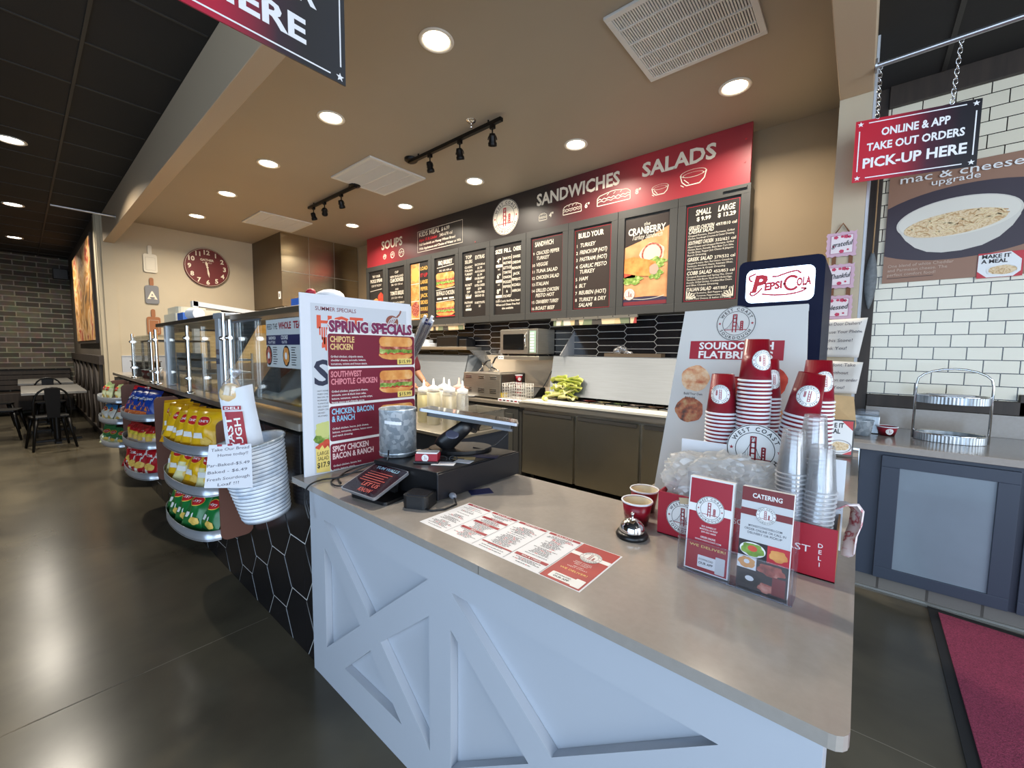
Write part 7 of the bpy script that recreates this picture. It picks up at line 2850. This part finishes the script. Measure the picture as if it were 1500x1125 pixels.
# two tier galvanised tray stand
ts = thing('tiered_tray', 'two-tier galvanised oval tray stand with a tall handle on the pick-up counter', 'tray stand', (.44, 3.56, .887))
XT_ = Matrix.Translation((.428, 3.56, 0))
zinc = M_ramp('corrugated_zinc', [(.3, (140, 148, 154)), (.6, (196, 202, 206))], 30, .4, stretch=(1, 1, .2))
for _n in zinc.node_tree.nodes:
    if _n.type == 'BSDF_PRINCIPLED':
        _n.inputs['Metallic'].default_value = .7
for z, nm in ((.888, 'lower_tray'), (1.115, 'upper_tray')):
    vs, fs = [], []
    n = 120
    for i in range(n):
        a = 2 * PI * i / n
        k = 1 + .012 * math.sin(i * PI)  # corrugation alternates
        k = 1 + (.010 if i % 2 else -.010)
        for r, zz in ((k, z), (k, z + .045), (.965, z + .045), (.965, z + .004)):
            vs.append((.152 * r * math.cos(a), .105 * r * math.sin(a), zz))
    for i in range(n):
        a, b = i * 4, ((i + 1) % n) * 4
        for j in range(3):
            fs.append((a + j, b + j, b + j + 1, a + j + 1))
    fs.append(tuple(i * 4 + 3 for i in range(n)))
    fs.append(tuple(i * 4 for i in range(n - 1, -1, -1)))
    tr = MB(XT_).add(vs, fs, zinc).build(nm, ts)
    MB(XT_).lathe([(.990, z + .040), (1.03, z + .045), (.99, z + .050), (.96, z + .046)], chrome, 40, sx=.152, sy=.105).build('rolled_rim', tr)
pts = [(-.158, 0, .889), (-.158, 0, 1.22)]
for k in range(1, 10):
    a = PI - PI * k / 10
    pts.append((-.158 + .158 + .158 * math.cos(a), 0, 1.235 + .085 * math.sin(a)))
pts += [(.158, 0, 1.22), (.158, 0, .889)]
MB(XT_).tube(pts, .0065, chrome, 8, flat=1.0).build('handle', ts)
for k in range(3):
    MB(XT_).box(-.085, .07, -.06, .05, 1.151 + k * .006, 1.155 + k * .006, paper, place((0, 0, 0), (0, 0, .15 * k))).build('napkins', label='white napkin lying in the upper zinc tray, %s of three' % ['lowest', 'middle', 'top'][k], cat='napkin', group='napkins in the upper tray')

# red bowl, zinc cups, tent card, paper bag
bw_ = paper_cup('paper_bowl', 'small red paper bowl with white rim and badge on the pick-up counter', .058, .052, .038, .020, None, logo_ang=R(-75))
bw_.location = (.152, 3.545, .887)
zc1 = MB()
zc1.lathe([(.0001, .002), (.044, .002), (.058, .095), (.061, .098), (.058, .10), (.055, .096), (.042, .006), (.0001, .006)], galv, 28, Matrix.Translation((.028, 3.44, .887)))
zc1.build('zinc_cup', label='galvanised tin cup on the pick-up counter behind the tent card', cat='cup')
t = thing('condiment_caddy', 'square clear-sided caddy behind the galvanised tin cup', 'caddy', (.04, 3.62, .887))
MB().box(-.03, .115, 3.56, 3.70, .888, 1.0, zinc).build('box', t, bevel=.004)
MB().box(-.025, .11, 3.57, 3.69, 1.0005, 1.03, clear).build('lid', t)
tc = thing('tent_card', 'black framed MAKE IT A MEAL tent card on the worktop beside the clear cups', 'tent card', (-.07, 2.95, .843))
UTc, VTc = Vector((.94, .34, 0)).normalized(), Vector((0, .28, 1)).normalized()
s = Sheet((-.165, 2.83, .846), UTc, VTc, eps=.0008)
s.slab(0, 0, .17, .20, .012, blackp)
s.build('frame', tc)
s = Sheet((-.165, 2.83, .846), UTc, VTc, eps=.0008)
s.rect(.008, .008, .162, .192, redb, 1)
s.poly([(.008, .008), (.12, .008), (.162, .03), (.162, .14), (.11, .192), (.008, .192)], white, 2)
s.text('MAKE IT', .07, .155, .026, ink, 3, 'c', .03, w=.10)
s.text('A MEAL', .06, .122, .026, ink, 3, 'c', .03, w=.09)
s.line([(.02, .09), (.06, .10)], .006, ink, 3)
s.line([(.045, .02), (.055, .095)], .008, ink, 3)
s.ell(.105, .05, .055, .036, white, 4)
s.ring(.105, .05, .050, .056, M('meal_grey', (150, 146, 150), .5), 5, 28, sy=.65)
s.ell(.105, .052, .045, .024, pasta, 5, wob=.06)
s.build('print', tc)
pg_ = thing('folded_paper_bag', 'creased brown paper bag lying behind the tent card at the pilaster foot', 'paper bag', (-.1, 3.15, .86))
mb = MB()
kraftb = M('kraft_bag', (196, 166, 122), .8, noise=(.12, 14))
mb.add([(-.17, 3.16, 1.16), (-.02, 3.17, 1.15), (.0, 3.13, .99), (-.02, 3.07, .89), (-.17, 3.05, .89), (-.18, 3.13, 1.0)], [(0, 5, 2, 1), (5, 4, 3, 2)], kraftb)
mb.add([(-.17, 3.14, .98), (-.10, 3.08, 1.0), (-.02, 3.09, .985), (-.01, 3.05, .93), (-.16, 3.04, .93)], [(0, 4, 3, 2, 1)], kraftb)
mb.build('bag', pg_, solid=.003)
wcard = MB()
wcard.add([(-.03, 1.70, .8425), (-.012, 1.66, .8425), (-.004, 1.66, .975), (-.022, 1.70, .985), (-.09, 1.80, .8425), (-.085, 1.80, .98)], [(0, 1, 2, 3)], paper)
MB().box(-.115, -.012, 1.47, 1.476, .955, 1.105, paper).build('white_card', None, label='blank white card standing behind the clear cups at the right carton end', cat='card') if False else None

# floor mat
mat_ = thing('entrance_mat', 'burgundy carpet mat with a black rubber edge on the floor at the right', 'mat', (1.1, 1.5, 0))
carpet = M('carpet_burgundy', (138, 50, 76), .95, noise=(.45, 220), bump=(.6, 300))
for nm, P, z, m in (('rubber_edge', [(.362, 3.188), (1.40, 3.10), (1.40, .50), (.350, .60)], (.0012, .006), M('rubber_black', (26, 26, 27), .7)),
                    ('carpet', [(.400, 3.135), (1.36, 3.055), (1.36, .54), (.388, .64)], (.0062, .0115), carpet)):
    MB().prism(list(reversed(P)), z[0], z[1], m).build(nm, mat_)

# ------------------------------------------------------------------ kitchen worker, mostly hidden by the specials board
pe = thing('person', 'kitchen worker in a maroon shirt reaching over the counter behind the specials board', 'person', (-4.36, 2.93, 0))
skin = M('skin_tone', (190, 138, 106), .55)
shirt = M('shirt_maroon', (96, 26, 40), .8)
trous = M('trousers_black', (30, 30, 34), .8)
hairm = M('hair_dark', (34, 24, 20), .7)


def skin_mesh(name, verts, edges, radii, mat, parent, root=0, sub=2):
    me = bpy.data.meshes.new(name)
    off = base_loc(parent)
    me.from_pydata([tuple(Vector(v) - off) for v in verts], edges, [])
    o = bpy.data.objects.new(name, me)
    link(o)
    o.parent = parent
    md = o.modifiers.new('skin', 'SKIN')
    md.use_smooth_shade = True
    lay = me.skin_vertices[0] if me.skin_vertices else None
    if lay is None:
        bm_ = bmesh.new()
        bm_.from_mesh(me)
        bm_.verts.layers.skin.verify()
        bm_.to_mesh(me)
        bm_.free()
        lay = me.skin_vertices[0]
    for i, r in enumerate(radii):
        lay.data[i].radius = r if isinstance(r, tuple) else (r, r)
        lay.data[i].use_root = (i == root)
    ms = o.modifiers.new('sub', 'SUBSURF')
    ms.levels = ms.render_levels = sub
    me.materials.append(mat)
    return o


px, py = -4.36, 2.93
V = [(px, py, .92), (px, py, 1.08), (px + .03, py + .02, 1.26), (px + .07, py + .03, 1.40), (px + .10, py + .035, 1.47), (px + .13, py + .04, 1.545), (px + .15, py + .045, 1.63),
     (px + .05, py - .16, 1.38), (px + .16, py - .14, 1.16), (px + .30, py + .02, 1.02),
     (px + .06, py + .20, 1.38), (px + .12, py + .26, 1.13), (px + .28, py + .26, 1.00),
     (px, py - .09, .86), (px + .02, py - .11, .48), (px - .01, py - .11, .07), (px + .12, py - .12, .035),
     (px, py + .09, .86), (px + .02, py + .11, .48), (px - .01, py + .11, .07), (px + .12, py + .12, .035)]
E_ = [(0, 1), (1, 2), (2, 3), (3, 4), (4, 5), (5, 6), (3, 7), (7, 8), (8, 9), (3, 10), (10, 11), (11, 12), (0, 13), (13, 14), (14, 15), (15, 16), (0, 17), (17, 18), (18, 19), (19, 20)]
RR = [(.13, .16), (.12, .15), (.12, .17), (.10, .15), .058, .052, .05, .062, .046, .032, .062, .046, .032, .085, .06, .042, .035, .085, .06, .042, .035]
skin_mesh('body', V, E_, RR, skin, pe)
mb = MB(Matrix.Translation((px + .165, py + .05, 1.665)))
mb.sphere((0, 0, 0), .1, skin, 22, 16, (.92, .78, 1.18))
mb.sphere((.095, 0, -.01), .016, skin, 10, 8, (1, .8, 1.3))
for sy in (-1, 1):
    mb.sphere((0.0, sy * .08, -.005), .02, skin, 8, 6, (.6, .4, 1.3))
mb.build('head', pe)
mb = MB(Matrix.Translation((px + .165, py + .05, 1.665)))
for sy in (-1, 1):
    mb.sphere((.083, sy * .032, .012), .009, white, 8, 6)
    mb.sphere((.090, sy * .032, .012), .005, hairm, 8, 6)
    mb.sphere((.086, sy * .032, .034), .012, hairm, 8, 4, (.4, 1.2, .25))
mb.sphere((.085, 0, -.052), .018, M('lips', (150, 84, 76), .5), 10, 6, (.3, 1.2, .32))
mb.build('face', pe)
mb = MB(Matrix.Translation((px + .155, py + .05, 1.69)))
mb.lathe([(.0001, .105), (.06, .092), (.095, .05), (.102, .0), (.098, -.03)], hairm, 22, sx=1.0, sy=.86)
mb.build('hair', pe)
Vs = [(px, py, .93), (px, py, 1.08), (px + .03, py + .02, 1.26), (px + .07, py + .03, 1.40), (px + .095, py + .034, 1.455), (px + .05, py - .16, 1.38), (px + .13, py - .145, 1.22), (px + .175, py - .125, 1.14),
      (px + .06, py + .20, 1.38), (px + .10, py + .24, 1.22), (px + .13, py + .26, 1.12)]
skin_mesh('shirt', Vs, [(0, 1), (1, 2), (2, 3), (3, 4), (3, 5), (5, 6), (6, 7), (3, 8), (8, 9), (9, 10)],
          [(.15, .18), (.14, .175), (.14, .19), (.115, .165), .07, .08, .07, .065, .08, .07, .065], shirt, pe)
Vt = [(px, py, .95), (px, py - .09, .86), (px + .02, py - .11, .48), (px - .01, py - .11, .10), (px, py + .09, .86), (px + .02, py + .11, .48), (px - .01, py + .11, .10)]
skin_mesh('trousers', Vt, [(0, 1), (1, 2), (2, 3), (0, 4), (4, 5), (5, 6)], [(.14, .165), .105, .078, .062, .105, .078, .062], trous, pe)
for sy, base in ((-1, Vector(V[9])), (1, Vector(V[12]))):
    prev = Vector(V[8 if sy < 0 else 11])
    d = (base - prev).normalized()
    side = d.cross(Vector((0, 0, 1))).normalized()
    hv, he, hr = [tuple(base - d * .02), tuple(base + d * .04), tuple(base + d * .085)], [(0, 1), (1, 2)], [.028, .034, .030]
    for k in range(4):
        o0 = base + d * .085 + side * (-.027 + .018 * k)
        L_ = (.066, .076, .072, .056)[k]
        i0 = len(hv)
        hv += [tuple(o0), tuple(o0 + d * L_ * .5 + Vector((0, 0, -.008))), tuple(o0 + d * L_ * .85 + Vector((0, 0, -.03)))]
        he += [(2, i0), (i0, i0 + 1), (i0 + 1, i0 + 2)]
        hr += [.010, .0085, .007]
    o0 = base + d * .035 + side * (.034 if sy < 0 else -.034)
    i0 = len(hv)
    hv += [tuple(o0), tuple(o0 + d * .035 + side * (.022 if sy < 0 else -.022)), tuple(o0 + d * .06 + side * (.026 if sy < 0 else -.026) + Vector((0, 0, -.012)))]
    he += [(1, i0), (i0, i0 + 1), (i0 + 1, i0 + 2)]
    hr += [.013, .0105, .008]
    skin_mesh('hand', hv, he, hr, skin, pe)
for sy in (-1, 1):
    mb = MB(Matrix.Translation((px + .045, py + sy * .115, 0)))
    mb.sphere((0, 0, .045), .05, blackp, 14, 10, (2.4, .95, .9))
    mb.box(-.11, .16, -.042, .042, .0, .02, blackp)
    mb.build('shoe', pe)
